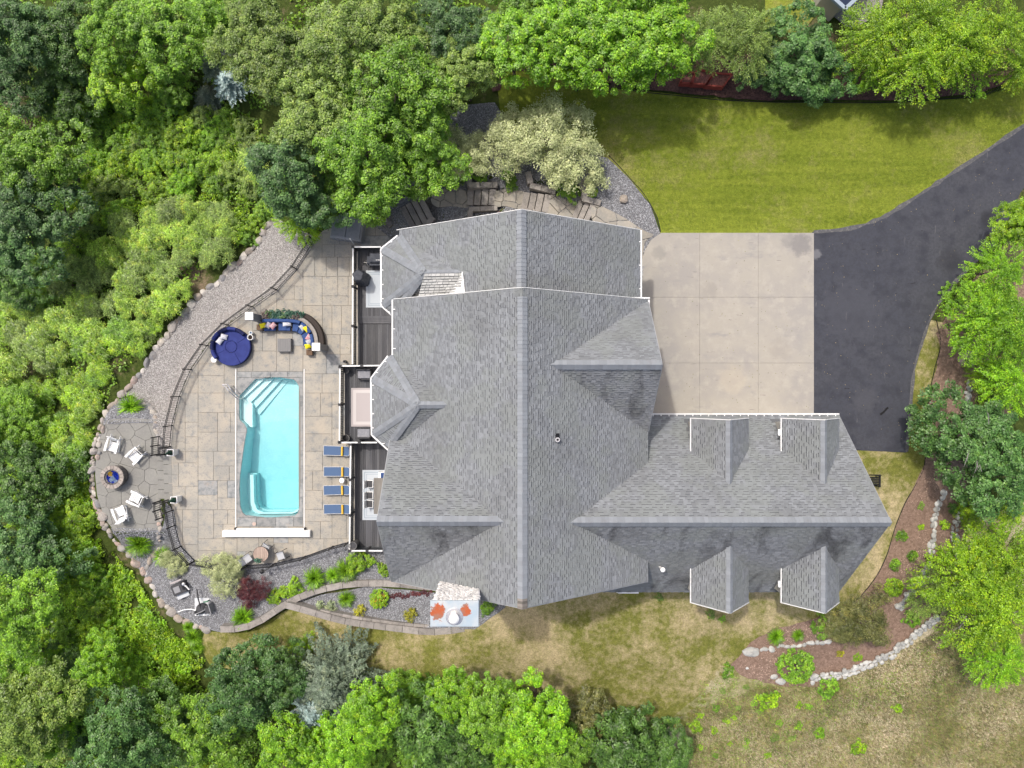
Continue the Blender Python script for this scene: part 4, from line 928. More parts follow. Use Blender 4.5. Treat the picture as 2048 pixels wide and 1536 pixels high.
boulder_row('stone_wall', [(1500,1302),(1516,1300),(1530,1297),(1545,1298),(1556,1292),(1580,1292),(1600,1290),(1620,1285),(1645,1283),(1665,1281)], 'row of rounded pale stones above the globe shrub in the southeast bed', (.34, .5), 1, ms=SM_)
def rock(px, py, sz, label, ms=SM_, k=0, sc=(1.3, .9, .7), rz=0, top=0):
    p = G(px, py, 0, top); o = inst('boulder', ms[k], (p.x, p.y, p.z + sz * .15), (0, .1, rz), (sz * sc[0], sz * sc[1], sz * sc[2])); tag(o, label, 'boulder'); return o
rock(1500, 1303, .95, 'large flat pale boulder at the western tip of the southeast mulch bed', k=2, sc=(1.3, .75, .7))
rock(1560, 1361, .6, 'pale angular boulder beside the globe shrub at the bed corner', k=3)
rock(1547, 1352, .45, 'smaller rounded boulder just above the pale angular boulder', k=4)
rock(1942, 718, 1.3, 'large smooth gray boulder under the lime tree by the drive', BM, 5, (1, .95, .9), top=.5)
rock(1247, 399, .75, 'brown hollow-looking rock alone on the gray gravel point', BM, 1, (.9, .8, .9))
rock(1494, 1336, .22, 'tiny white stone lying on the southeast mulch', k=6)
# pebbles and bark chips as real geometry
def scatter(name, polys, n, size, m, label, seed=0, flat=.5):
    r = np.random.RandomState(seed); P_ = []
    tot = sum(area([tuple(q) for q in p]) for p in polys)
    for p in polys:
        pl_ = [tuple(q) for q in p]; k = int(n * area(pl_) / tot * 1.8); x0, y0 = np.min(pl_, 0); x1, y1 = np.max(pl_, 0)
        kk = int(k * (x1 - x0) * (y1 - y0) / area(pl_) / 1.8) + 1
        x = r.uniform(x0, x1, kk); y = r.uniform(y0, y1, kk); P_.append(np.stack([x, y], 1)[sdist(pl_, x, y) < -.02])
    P_ = np.concatenate(P_)[:n]; n = len(P_); z = hgrid(P_[:, 0], P_[:, 1]) + .045
    base = np.array([(1, 0, 0), (-.5, .87, 0), (-.5, -.87, 0), (.1, .05, .9), (0, 0, -.6)]); fs = np.array([(0, 1, 3), (1, 2, 3), (2, 0, 3)])
    an = r.uniform(0, 6.28, n); s1 = r.uniform(*size, n); s2 = s1 * r.uniform(.5, 1, n); ti = r.normal(0, .35, (n, 2))
    bx = base[None, :4, 0] * s1[:, None]; by = base[None, :4, 1] * s2[:, None]; bz = base[None, :4, 2] * (s1 * flat)[:, None] + bx * ti[:, :1]
    X = bx * np.cos(an)[:, None] - by * np.sin(an)[:, None] + P_[:, :1]; Y = bx * np.sin(an)[:, None] + by * np.cos(an)[:, None] + P_[:, 1:]; Z = bz + z[:, None]
    V = np.stack([X, Y, Z], -1).reshape(-1, 3); Fc = (np.arange(n)[:, None, None] * 4 + fs[None]).reshape(-1, 3)
    me = mesh_np(name, V, Fc, M[m]); o = bpy.data.objects.new(name, me); col.objects.link(o); tag(o, label, None, None, 'stuff'); return o
scatter('pebbles', [GR1], 42000, (.02, .05), 'peb', 'light tan pebbles covering the curved path outside the pool fence', 1)
scatter('pebbles', [GR2, GR3, GR4, GR5], 90000, (.02, .055), 'pebg', 'gray crushed stone covering the garden beds', 2)
scatter('bark_chips', [MUL2], 45000, (.025, .07), 'chip', 'brown bark chips on the eastern beds', 3, .3)
scatter('bark_chips', [MUL1], 22000, (.025, .06), 'chipd', 'dark red bark chips on the northern bed', 4, .3)

# ------------------------------------------------------------------ foliage meshes
def leaf_quads(c, nrm, size, r, aspect=.62, fold=.12):
    """c (n,3) centres, nrm (n,3); rhombic folded leaves as two triangles sharing the midrib"""
    n = len(c); nrm = nrm / np.linalg.norm(nrm, axis=1, keepdims=True); a = np.cross(nrm, r.normal(0, 1, (n, 3))); a /= np.linalg.norm(a, axis=1, keepdims=True); b = np.cross(nrm, a)
    L_ = (size * r.uniform(.7, 1.3, n))[:, None]; v0 = c - a * L_ * .5; v2 = c + a * L_ * .5; v1 = c + b * L_ * aspect * .5 + nrm * L_ * fold; v3 = c - b * L_ * aspect * .5 + nrm * L_ * fold
    V = np.stack([v0, v1, v2, v3], 1).reshape(-1, 3); F_ = (np.arange(n)[:, None] * 4 + np.array([[0, 1, 2, 3]])); return V, F_
def crown(seed, Rr, Hh, nclump, per, leaf, cr, zlo=-.15, rough=.22, flatc=.75, up=.7, spray=0, aspect=.62):
    r = np.random.RandomState(seed); ph = r.uniform(0, 6.28, 6)
    C = []
    # outer shell clumps over a lumpy dome, some inside
    for i in range(nclump):
        u = r.uniform(zlo, 1); th = r.uniform(0, 6.283); rad = math.sqrt(max(0, 1 - max(u, 0) ** 2))
        lump = 1 + rough * (math.sin(3 * th + ph[0]) * .5 + math.sin(5 * th + ph[1]) * .3 + math.sin(2 * th + ph[2] + u * 3) * .5)
        k = r.uniform(.82, 1.05) if r.uniform() < .8 else r.uniform(.3, .8)
        C.append((rad * math.cos(th) * Rr * lump * k, rad * math.sin(th) * Rr * lump * k, u * Hh * k * (1 + .25 * rough * math.sin(4 * th + ph[3])) ))
    C = np.array(C); n = nclump * per; ci = np.repeat(C, per, 0); crs = np.repeat(cr * r.uniform(.6, 1.35, nclump), per)
    d = r.normal(0, 1, (n, 3)); d /= np.linalg.norm(d, axis=1, keepdims=True); d[:, 2] = np.abs(d[:, 2]) * 1.1 - .25
    k = r.uniform(.35, 1.05, n) ** .7
    p = ci + d * (crs * k)[:, None] * np.array([1, 1, flatc])
    if spray:
        out = ci * np.array([1, 1, 0]); out /= (np.linalg.norm(out, axis=1, keepdims=True) + 1e-6); t = r.uniform(-1, 1, n); p = ci + d * (crs * .35)[:, None] + out * (t * crs * spray)[:, None] - np.array([0, 0, 1]) * ((t * spray * crs) ** 2 * .25)[:, None]
    nr = d * .75 + np.array([0, 0, up * 2.0]) + r.normal(0, .34, (n, 3))
    return leaf_quads(p, nr, np.full(n, leaf), r, aspect)
def frond_crown(seed, Rr, Hh, nros, nf=7, fl=.66, npair=5, lw=.2):
    """sumac: rosettes of pinnate fronds"""
    r = np.random.RandomState(seed); V = []; F_ = []; b = 0
    for i in range(nros):
        u = r.uniform(0, 1); th = r.uniform(0, 6.283); rad = math.sqrt(1 - u * u * .95); k = r.uniform(.75, 1.05); o = np.array([rad * math.cos(th) * Rr * k, rad * math.sin(th) * Rr * k, u * Hh * k + r.uniform(-.15, .15)]); s0 = r.uniform(.75, 1.25)
        for j in range(nf):
            a = 6.283 * j / nf + r.uniform(-.25, .25); dv = np.array([math.cos(a), math.sin(a), 0]); sd = np.array([-math.sin(a), math.cos(a), 0]); L_ = fl * s0 * r.uniform(.8, 1.15); lift = r.uniform(.25, .75)
            for q in range(npair):
                t = (q + .8) / npair; c = o + dv * L_ * t + np.array([0, 0, L_ * (lift * t - (lift + .45) * t * t)]); w = lw * s0 * math.sin(math.pi * min(.98, .25 + t * .72)) ; lh = L_ / npair * .42
                for sg in (-1, 1):
                    tip = c + sd * sg * w + dv * w * .35 - np.array([0, 0, w * .25]); m_ = (c + tip) / 2 + np.array([0, 0, .01])
                    V += [c, m_ - dv * lh, tip, m_ + dv * lh]; F_.append((b, b + 1, b + 2, b + 3)); b += 4
    return np.array(V), np.array(F_)
def spruce_crown(seed, Rr, Hh, tiers=13, nd=.06):
    r = np.random.RandomState(seed); C = []; N = []; S = []
    for k in range(tiers):
        z = Hh * (k + .5) / tiers; rad = Rr * (1 - (k / tiers)) ** .85; nb = max(5, int(16 * (1 - k / tiers) + 5))
        for j in range(nb):
            a = r.uniform(0, 6.283); L_ = rad * r.uniform(.8, 1.1); dv = np.array([math.cos(a), math.sin(a), 0]); sd = np.array([-dv[1], dv[0], 0]); m_ = max(4, int(L_ / .05))
            for q in range(m_):
                t = (q + .5) / m_; ww = .38 * L_ * (1 - t) * .75 + .05
                for _ in range(5):
                    o = r.uniform(-1, 1); c = dv * L_ * t + sd * o * ww + np.array([0, 0, z - .28 * L_ * t + .06 * abs(1 - abs(o))]); C.append(c); N.append(np.array([0, 0, 1.5]) + r.normal(0, .45, 3)); S.append(.13)
    C = np.array(C); return leaf_quads(C, np.array(N), np.array(S), r, .3, .05)
def tuft(seed, n, hgt, spread, w=.012, droop=.8):
    r = np.random.RandomState(seed); V = []; F_ = []; b = 0
    for i in range(n):
        a = r.uniform(0, 6.283); hh = hgt * r.uniform(.6, 1.1); s = spread * r.uniform(.15, 1.1); dv = np.array([math.cos(a), math.sin(a), 0]); sd = np.array([-dv[1], dv[0], 0]) * w; r0 = dv * r.uniform(0, .08)
        p0 = r0; p1 = r0 + dv * s * .45 + np.array([0, 0, hh * .85]); p2 = r0 + dv * s * .8 + np.array([0, 0, hh]); p3 = r0 + dv * s * 1.15 + np.array([0, 0, hh * (1 - droop * .45)])
        V += [p0 - sd, p0 + sd, p1 + sd, p1 - sd, p2 + sd * .8, p2 - sd * .8, p3]
        F_ += [(b, b + 1, b + 2, b + 3), (b + 3, b + 2, b + 4, b + 5), (b + 5, b + 4, b + 6, b + 6)]; b += 7
    return np.array(V), np.array([f if f[2] != f[3] else (f[0], f[1], f[2], f[0]) for f in F_])
def fm(name, VF, m):
    V, F_ = VF
    if len(F_) and (F_[:, 0] == F_[:, 3]).any():
        me = bpy.data.meshes.new(name); me.from_pydata(V.tolist(), [], [tuple(f[:3]) if f[0] == f[3] else tuple(f) for f in F_.tolist()]); me.materials.append(M[m]); return me
    return mesh_np(name, V, F_, M[m])
LM = leafmat
M['l_maple'] = LM('leaf_lime', (.20, .49, .014), (.45, .76, .03), .35, big=.4)
M['l_mid'] = LM('leaf_mid_green', (.165, .385, .02), (.37, .62, .05), .3)
M['l_dark'] = LM('leaf_dark_green', (.085, .20, .03), (.18, .34, .06), .25)
M['l_blue'] = LM('leaf_blue_green', (.085, .20, .05), (.18, .33, .09), .25)
M['l_pale'] = LM('leaf_pale_olive', (.20, .34, .05), (.37, .50, .10), .3)
M['l_sumac'] = LM('leaf_sumac', (.24, .47, .028), (.56, .76, .08), .35)
M['l_shrub'] = LM('leaf_shrub', (.23, .48, .014), (.52, .76, .03), .35)
M['l_cream'] = LM('leaf_cream', (.52, .60, .25), (.80, .84, .47), .3, (.6, 1.2))
M['l_spruce'] = LM('needle_blue', (0.309, 0.464, 0.429), (0.619, 0.773, 0.751), .1)
M['l_spruceg'] = LM('needle_gray_green', (.14, .20, .12), (.28, .35, .25), .1)
M['l_red'] = LM('leaf_wine_red', (0.098, 0.017, 0.025), (0.210, 0.042, 0.049), .3)
M['l_grass'] = LM('blade_green', (.18, .42, .014), (.38, .66, .035), .35)
M['l_olive'] = LM('leaf_bronze_olive', (.17, .20, .05), (.33, .32, .11), .25)
M['l_lilac'] = LM('leaf_lilac', (.085, .22, .045), (.19, .36, .09), .25)
M['l_yellow'] = LM('leaf_yellow', (.45, .45, .02), (.65, .62, .04), .3)
M['l_orange'] = LM('petal_orange', (.55, .33, .01), (.75, .5, .02), .3)
M['l_mint'] = LM('leaf_mint', (.35, .44, .22), (.5, .58, .34), .3)
M['l_fake'] = LM('leaf_deep_teal', (.02, .09, .06), (.05, .17, .10), .1)
M['l_fakered'] = LM('leaf_dusty_brown', (.10, .07, .06), (.18, .13, .11), .1)
M['l_dry'] = LM('dry_stem', (0.312, 0.252, 0.120), (0.480, 0.396, 0.216), .3)
M['l_under'] = LM('undergrowth_leaf', (.16, .36, .018), (.36, .56, .045), .3, (.5, 1.3))
M['l_lawnb'] = LM('lawn_blade', (.17, .26, .025), (.39, .45, .07), .3, (.55, 1.3))
K = {}
for i in range(3): K['broad', i] = fm('crown', crown(10 + i, 2.6, 2.2, 230, 105, .135, .38, rough=.5), 'l_mid')
for i in range(3): K['maple', i] = fm('crown', crown(20 + i, 2.0, 2.2, 170, 95, .118, .31, rough=.3, flatc=1, up=.9), 'l_maple')
for i in range(2): K['fine', i] = fm('crown', crown(30 + i, 2.3, 1.9, 230, 60, .115, .42, rough=.3, spray=1.3, aspect=.5), 'l_pale')
for i in range(3): K['shrub', i] = fm('foliage', crown(40 + i, 1.0, .8, 90, 58, .085, .2, rough=.42), 'l_shrub')
for i in range(2): K['fineshrub', i] = fm('foliage', crown(50 + i, 1.0, .8, 210, 66, .05, .20, rough=.55, aspect=.6), 'l_cream')
for i in range(3): K['sumac', i] = fm('foliage', frond_crown(60 + i, 1.25, .85, 30), 'l_sumac')
K['spruce', 0] = fm('crown', spruce_crown(70, 1.9, 4.2), 'l_spruce')
for i in range(2): K['tuft', i] = fm('blades', tuft(80 + i, 420, .5, .62, .014), 'l_grass')
K['globe', 0] = fm('foliage', crown(90, .95, .8, 260, 26, .075, .10, rough=.04, zlo=-.1), 'l_mid')
K['small', 0] = fm('foliage', crown(91, .3, .26, 30, 22, .055, .08), 'l_shrub')
K['herb', 0] = fm('foliage', crown(92, .32, .22, 26, 16, .09, .09, up=1.2), 'l_shrub')
K['laurel', 0] = fm('crown', crown(93, 2.3, 2.0, 130, 62, .26, .42, aspect=.34, up=.6), 'l_dark')
K['laurel', 1] = fm('crown', crown(94, 2.3, 2.0, 130, 62, .26, .42, aspect=.34, up=.6), 'l_dark')
K['broad2', 0] = fm('crown', crown(95, 3.2, 2.6, 280, 84, .15, .40, rough=.45), 'l_mid')
K['broad2', 1] = fm('crown', crown(96, 3.2, 2.6, 280, 84, .15, .40, rough=.45), 'l_mid')
K['frondtree', 0] = fm('foliage', frond_crown(66, 1.5, .6, 11, 9, 1.2, 9, .24), 'l_sumac')
def trunk_mesh(seed, hh, r0, nb=7, br=1.8):
    r = random.Random(seed); mb = MB(); pts = [Vector((0, 0, -.3))]
    for k in range(1, 6): pts.append(Vector((r.uniform(-.12, .12) * k * .4, r.uniform(-.12, .12) * k * .4, hh * k / 5)))
    for k in range(5): mb.cyl(pts[k], pts[k + 1], r0 * (1 - k * .15), r0 * (1 - (k + 1) * .15), 8, cap=False)
    for j in range(nb):
        p = pts[2 + j % 4]; a = r.uniform(0, 6.28); q = p + Vector((math.cos(a), math.sin(a), r.uniform(.4, .9))) * br * r.uniform(.5, 1); m_ = p.lerp(q, .5) + Vector((0, 0, .12)); mb.cyl(p, m_, r0 * .4, r0 * .25, 5, cap=False); mb.cyl(m_, q, r0 * .25, r0 * .1, 5, cap=False)
    return mb.mesh('trunk')
TR = {}
for sp, hh, r0, br in (('broad', 5.5, .2, 2.2), ('maple', 4.2, .13, 1.6), ('fine', 3.6, .11, 1.7), ('shrub', .7, .05, .7), ('spruce', 4, .12, .3)):
    TR[sp] = trunk_mesh(len(sp) + 3, hh, r0, br=br); TR[sp].materials.append(M['bark'])
BASE = dict(broad=(2.6, 5.0, 'broad'), broad2=(3.2, 5.0, 'broad'), maple=(2.2, 3.8, 'maple'), fine=(2.6, 3.2, 'fine'), laurel=(2.5, 3.6, 'maple'), spruce=(1.9, .3, 'spruce'), shrub=(1.15, .35, 'shrub'), fineshrub=(1.2, .45, 'shrub'), globe=(1.0, .35, 'shrub'), sumac=(1.6, .9, 'shrub'), frondtree=(2.3, 2.2, 'maple'), small=(.36, .08, None), herb=(.4, .06, None), tuft=(.7, 0, None))
rt = random.Random(77)
NAMES = dict(broad='broadleaf_tree', broad2='broadleaf_tree', maple='maple_tree', fine='feathery_tree', laurel='long_leaf_tree', spruce='spruce_tree', shrub='shrub', fineshrub='shrub', globe='globe_shrub', sumac='sumac_shrub', frondtree='sumac_tree', small='small_shrub', herb='low_plant', tuft='ornamental_grass')
CATS = dict(shrub='shrub', fineshrub='shrub', globe='shrub', sumac='shrub', small='shrub', herb='plant', tuft='ornamental grass')
def plant(sp, px, py, rpx, label, m=None, group=None, hs=1.0, sq=(1, 1), v=None, name=None, cat=None, zs=1.0):
    """plant at pixel centre with crown radius rpx"""
    R0, zc, tk = BASE[sp]; z0 = G(px, py).z; g = None
    s = 1.0
    for _ in range(3):
        g = G(px, py, 0, zc * s * hs + .4 * R0 * s); s = rpx * (H - g.z - zc * s * hs) / F / R0
    nv = len([1 for k in K if k[0] == sp]); v = rt.randrange(nv) if v is None else v
    e = empty(name or NAMES[sp], g, rt.uniform(0, 6.28) if sq == (1, 1) else 0, label, cat or CATS.get(sp, 'tree'), group)
    e.scale = (s, s, s * zs)
    nmf = 'crown' if K[sp, v].name.startswith('crown') else ('blades' if sp == 'tuft' else 'foliage')
    c = inst(nmf, K[sp, v], (0, 0, 0), (0, 0, rt.uniform(-.3, .3)), (sq[0], sq[1], 1)); c.parent = e; c.location = (0, 0, zc * hs)
    if m: c.material_slots[0].link = 'OBJECT'; c.material_slots[0].material = M[m]
    if tk:
        t = inst('trunk' if nmf == 'crown' else 'stem', TR[tk], (0, 0, 0)); t.parent = e; t.scale = (1, 1, hs if sp != 'spruce' else .3 * hs / 4)
    return e

# ------------------------------------------------------------------ planting
T = [  # species, px, py, radius px, material, height stretch, label
 ('broad2', 640, 230, 88, 'l_pale', 1.3, 'tall pale olive tree behind the bluish one, above the spa cover'),
 ('broad2', 560, 110, 85, 'l_pale', 1.2, 'wide gray-green ash tree right of the blue spruce'),
 ('broad2', 690, 90, 92, 'l_pale', 1.3, 'big open olive tree at the top of the woods'),
 ('broad2', 790, 170, 95, 'l_mid', 1.35, 'largest mid green tree above the house woods'),
 ('broad2', 770, 45, 80, 'l_pale', 1.3, 'pale grayish tree at the upper edge above the largest green tree'),
 ('broad', 900, 50, 62, 'l_blue', 1.3, 'blue-green tree next to the yellowish one at the upper edge'),
 ('broad', 930, 130, 62, 'l_pale', 1.2, 'yellowish tipped tree left of the lime maple row'),
 ('broad', 850, 290, 68, 'l_mid', 1.1, 'mid green tree leaning over the cream shrubs'),
 ('broad2', 725, 300, 92, 'l_mid', 1.4, 'bright green high crown left of the garden steps'),
 ('broad', 792, 338, 58, 'l_mid', .9, 'green tree overhanging the lowest garden steps'),
 ('broad', 712, 378, 58, 'l_mid', .9, 'green tree overhanging the covered spa'),
 ('broad', 575, 330, 75, 'l_blue', 1.1, 'dark bluish tree between sumac and the high crown'),
 ('broad', 615, 392, 58, 'l_blue', .8, 'blue-green tree touching the top of the pool patio'),
 ('shrub', 512, 442, 24, 'l_shrub', .8, 'fresh green bush against the boulders near the tan gravel tip'),
 ('shrub', 490, 474, 22, 'l_mid', .7, 'mid green bush against the boulders below the fresh green one'),
 ('shrub', 532, 412, 26, 'l_mid', .9, 'mid green bush left of the tan gravel tip'),
 ('shrub', 300, 668, 18, 'l_pale', .5, 'grayish bush touching the middle of the boulder wall'),
 ('fine', 598, 440, 48, 'l_shrub', .8, 'yellow-green tree over the tip of the tan gravel path'),
 ('broad', 500, 60, 70, 'l_pale', 1.0, 'soft gray-green crown above the pale spruce'),
 ('broad', 425, 28, 48, 'l_mid', .5, 'dark crown above the pair of spruces'),
 ('broad', 320, 60, 72, 'l_mid', .9, 'mid green crown left of the dark gap at the upper edge'),
 ('broad', 225, 50, 66, 'l_mid', 1, 'rounded green crown second from the dark corner'),
 ('broad', 120, 60, 66, 'l_dark', .8, 'shadowy green crown beside the blue corner tree'),
 ('broad', 20, 50, 66, 'l_blue', 1.2, 'blue-green tree filling the top corner of the woods'),
 ('broad', 10, 160, 58, 'l_blue', 1.1, 'blue-green tree just below the corner tree'),
 ('maple', 235, 155, 62, 'l_shrub', .9, 'vine covered lime tree left of the spruces'),
 ('maple', 335, 165, 46, 'l_mid', .4, 'green tree with drooping leaves beside the spruces'),
 ('broad', 130, 170, 60, 'l_dark', .6, 'very dark low crown above the bare brush'),
 ('broad', 50, 310, 78, 'l_mid', 1.2, 'light topped round tree below the bare brush'),
 ('broad', 60, 410, 78, 'l_blue', 1, 'dark blue-green tree just under the light topped tree'),
 ('broad', 30, 490, 70, 'l_blue', 1, 'dark tree at the margin beside the upper sumac'),
 ('broad', 20, 560, 50, 'l_dark', .8, 'dark tree above the end of the sumac thicket'),
 ('broad', 30, 850, 56, 'l_mid', .4, 'pinkish tipped green crown by the western margin'),
 ('broad', 50, 960, 74, 'l_dark', .45, 'dark crown at the western margin beside the fire pit slope'),
 ('broad', 40, 1100, 78, 'l_blue', .5, 'dark bluish crown in the middle of the western margin'),
 ('broad', 30, 1230, 70, 'l_mid', 1, 'mid green crown with yellow tips in the southwest woods'),
 ('maple', 30, 1330, 55, 'l_maple', 1, 'lime yellow crown at the southwest margin'),
 ('broad', 60, 1430, 78, 'l_pale', 1, 'green crown at the southwest corner'),
 ('maple', 195, 1330, 52, 'l_maple', .9, 'small lime crown above the fern-like sumac tree'),
 ('maple', 90, 1480, 50, 'l_maple', 1, 'yellow-green crown at the lower edge in the southwest corner'),
 ('broad', 230, 1490, 78, 'l_lilac', .8, 'mid green crown at the lower edge below the fern-like tree'),
 ('broad', 310, 1460, 66, 'l_dark', .5, 'shaded green crown right of the fern-like sumac tree'),
 ('broad2', 490, 1380, 84, 'l_lilac', .6, 'dark olive green tree left of the silvery spruce'),
 ('broad', 420, 1470, 74, 'l_mid', .6, 'mid green tree at the lower edge left of the silvery spruce'),
 ('broad', 555, 1345, 50, 'l_dark', .7, 'dark juniper-like crown above the silvery spruce'),
 ('maple', 570, 1500, 62, 'l_maple', 1, 'bright lime tree at the lower edge under the silvery spruce'),
 ('maple', 640, 1500, 52, 'l_maple', .9, 'lime tree squeezed below the blue tip of the spruce'),
 ('maple', 745, 1430, 66, 'l_maple', 1.2, 'lime maple right of the silvery spruce'),
 ('maple', 700, 1490, 60, 'l_maple', 1, 'yellow-green maple at the lower edge beside the long-leaved tree'),
 ('maple', 800, 1390, 46, 'l_mid', .7, 'green maple at the lawn edge right of the spruce'),
 ('laurel', 855, 1455, 75, 'l_dark', 1.1, 'long-leaved dark green tree among the lime maples'),
 ('laurel', 930, 1500, 60, 'l_dark', 1, 'second long-leaved dark tree touching the lower edge'),
 ('maple', 910, 1398, 54, 'l_maple', 1.2, 'lime maple reaching furthest onto the dry lawn'),
 ('maple', 985, 1430, 66, 'l_mid', 1.2, 'green maple right of the long-leaved dark tree'),
 ('maple', 1075, 1440, 76, 'l_maple', 1.1, 'large lime maple with golden edges at the southern tree line'),
 ('maple', 1040, 1510, 62, 'l_maple', 1, 'lime maple at the lower edge under the golden edged one'),
 ('maple', 1125, 1500, 60, 'l_mid', 1, 'green maple at the lower edge before the dark thicket'),
 ('laurel', 1175, 1440, 52, 'l_olive', .7, 'dark olive bush tree east of the golden edged maple'),
 ('laurel', 1250, 1490, 72, 'l_dark', .8, 'dark thicket tree closing the southern tree line'),
 ('broad', 1330, 1520, 50, 'l_dark', .7, 'last dark shrub tree of the southern line beside the meadow'),
 ('maple', 1030, 88, 76, 'l_maple', 1.2, 'first lime maple of the northern row, beside the woods'),
 ('maple', 1105, 75, 78, 'l_maple', 1.2, 'second lime maple of the northern row, set back'),
 ('maple', 1170, 98, 78, 'l_maple', 1.2, 'third lime maple of the northern row, bulging to the lawn'),
 ('maple', 1250, 96, 80, 'l_maple', 1.2, 'fourth lime maple of the northern row, the widest'),
 ('maple', 1335, 84, 78, 'l_maple', 1.2, 'last lime maple of the northern row, by the red planter boxes'),
 ('maple', 1215, 25, 78, 'l_maple', 1.1, 'lime maple behind the northern row at the upper edge'),
 ('maple', 1310, 20, 76, 'l_maple', 1.1, 'lime maple behind the widest one at the upper edge'),
 ('maple', 1120, 10, 70, 'l_maple', 1.1, 'lime maple behind the second one at the upper edge'),
 ('maple', 1045, 15, 66, 'l_mid', 1.1, 'green maple at the upper edge where the row meets the woods'),
 ('fine', 1410, 75, 66, 'l_pale', 1.1, 'drooping birch-like tree above the red planter boxes'),
 ('fine', 1495, 70, 66, 'l_pale', 1.1, 'yellowish birch-like tree right of the red planter boxes'),
 ('broad', 1608, 104, 78, 'l_lilac', .35, 'dark green lilac in the middle of the northern bed'),
 ('broad', 1630, 145, 46, 'l_lilac', .3, 'lower dark green lilac spilling over the northern bed'),
 ('broad', 1550, 140, 45, 'l_lilac', .5, 'dark green lilac beside the birch-like trees'),
 ('fine', 1760, 68, 76, 'l_shrub', .9, 'feathery lime tree right of the neighbouring gravel corner'),
 ('fine', 1742, 128, 50, 'l_maple', .8, 'yellow-green feathery tree next to the dark lilac'),
 ('fine', 1835, 116, 80, 'l_shrub', .9, 'large feathery lime tree hanging over the lawn edge'),
 ('fine', 1920, 80, 78, 'l_shrub', 1.2, 'feathery lime tree second from the drive corner'),
 ('fine', 2000, 60, 72, 'l_shrub', 1.2, 'feathery green tree at the drive corner of the northern bed'),
 ('fine', 1930, 124, 58, 'l_maple', .8, 'low feathery lime tree at the bend of the northern bed'),
 ('fine', 2050, 130, 50, 'l_shrub', 1.1, 'feathery tree cut by the frame above the drive'),
 ('fine', 1850, 30, 70, 'l_shrub', 1.2, 'feathery tree at the upper edge behind the large lime one'),
 ('broad', 2046, 450, 45, 'l_shrub', 1, 'light green tree cut by the frame beside the drive'),
 ('fine', 2000, 540, 62, 'l_maple', 1.1, 'upper lime tree overhanging the bend of the drive'),
 ('fine', 1965, 640, 68, 'l_maple', 1.1, 'lime tree spreading over the dome boulder from above'),
 ('fine', 2020, 650, 76, 'l_maple', 1.2, 'bright lime tree at the frame beside the dome boulder'),
 ('fine', 2030, 760, 66, 'l_maple', 1.1, 'lime tree at the frame just above the dark green tree'),
 ('fine', 1975, 750, 36, 'l_shrub', .6, 'thin lime tree reaching below the dome boulder'),
 ('broad2', 1945, 880, 90, 'l_lilac', .6, 'dark green tree over the eastern bed with bare twigs'),
 ('broad', 2010, 930, 78, 'l_lilac', .9, 'dark green tree at the frame behind the twiggy one'),
 ('fine', 1935, 1150, 80, 'l_shrub', 1.1, 'feathery green tree over the outer stone wall'),
 ('fine', 2015, 1130, 84, 'l_shrub', 1.2, 'feathery green tree at the frame above the meadow'),
 ('fine', 1990, 1230, 84, 'l_shrub', 1.2, 'big feathery green tree leaning over the meadow'),
 ('fine', 2000, 1320, 64, 'l_maple', 1, 'lowest feathery lime tree above the dry meadow'),
 ('fine', 1870, 1190, 50, 'l_pale', .9, 'thin grayish branch tree beside the pale double wall'),
 ('fineshrub', 1730, 1245, 62, 'l_olive', 1.1, 'bronze olive bush in the southeast bed'),
 ('fineshrub', 1690, 1250, 40, 'l_olive', 1.3, 'small bronze green bush touching the larger olive bush'),
 ('shrub', 1650, 1255, 24, 'l_mid', 1, 'green shrub at the foot of the bronze olive bush'),
 ('globe', 1596, 1335, 36, 'l_mid', 1, 'clipped dark green globe shrub in the southeast bed'),
 ('fineshrub', 1085, 272, 84, 'l_cream', 1.6, 'biggest cream variegated shrub tree above the garden steps'),
 ('fineshrub', 1015, 282, 66, 'l_cream', 1.5, 'cream variegated shrub tree in the middle of the cream group'),
 ('fineshrub', 1152, 298, 72, 'l_cream', 1.5, 'cream variegated shrub tree closest to the green lawn'),
 ('fineshrub', 925, 298, 54, 'l_cream', 1.4, 'grayish cream shrub next to the woods'),
 ('fineshrub', 1190, 355, 22, 'l_cream', 1.2, 'small pale tuft at the foot of the cream group'),
 ('shrub', 1140, 378, 24, 'l_mid', 1, 'round dark green bush between two curved stone walls'),
 ('shrub', 1186, 384, 11, 'l_shrub', 1, 'small yellow-green bush on the gray gravel by the top steps'),
 ('shrub', 962, 352, 17, 'l_mid', 1, 'dark green low bush above the straight steps'),
 ('shrub', 1022, 368, 14, 'l_mid', 1, 'green low bush between the two upper flights'),
 ('shrub', 1018, 350, 16, 'l_mid', 1, 'green low bush under the cream group'),
 ('shrub', 905, 352, 22, 'l_mid', 1, 'leafy green bush just above the western flagstones'),
 ('shrub', 876, 344, 24, 'l_mid', 1, 'leafy green bush touching the overhanging tree by the flagstones'),
 ('fineshrub', 443, 1150, 43, 'l_cream', 1.2, 'cream variegated shrub at the south pool fence'),
 ('fineshrub', 470, 1140, 22, 'l_cream', 1.1, 'small cream shrub joined to the one at the south pool fence'),
 ('fineshrub', 346, 1128, 29, 'l_cream', 1, 'thin cream shrub behind the lower fence corner'),
 ('tuft', 326, 1113, 22, 'l_grass', 1, 'bright green grass clump beside the thin cream shrub'),
 ('fineshrub', 502, 1184, 32, 'l_red', 1.1, 'wine red japanese maple shrub on gray gravel'),
 ('tuft', 261, 814, 29, 'l_grass', 1, 'green fountain grass in the gravel nook above the fire pit'),
 ('tuft', 278, 1089, 29, 'l_grass', 1, 'green fountain grass in the gravel nook below the fire pit'),
 ('tuft', 486, 1236, 26, 'l_grass', 1, 'green fountain grass at the lowest bend of the stone wall'),
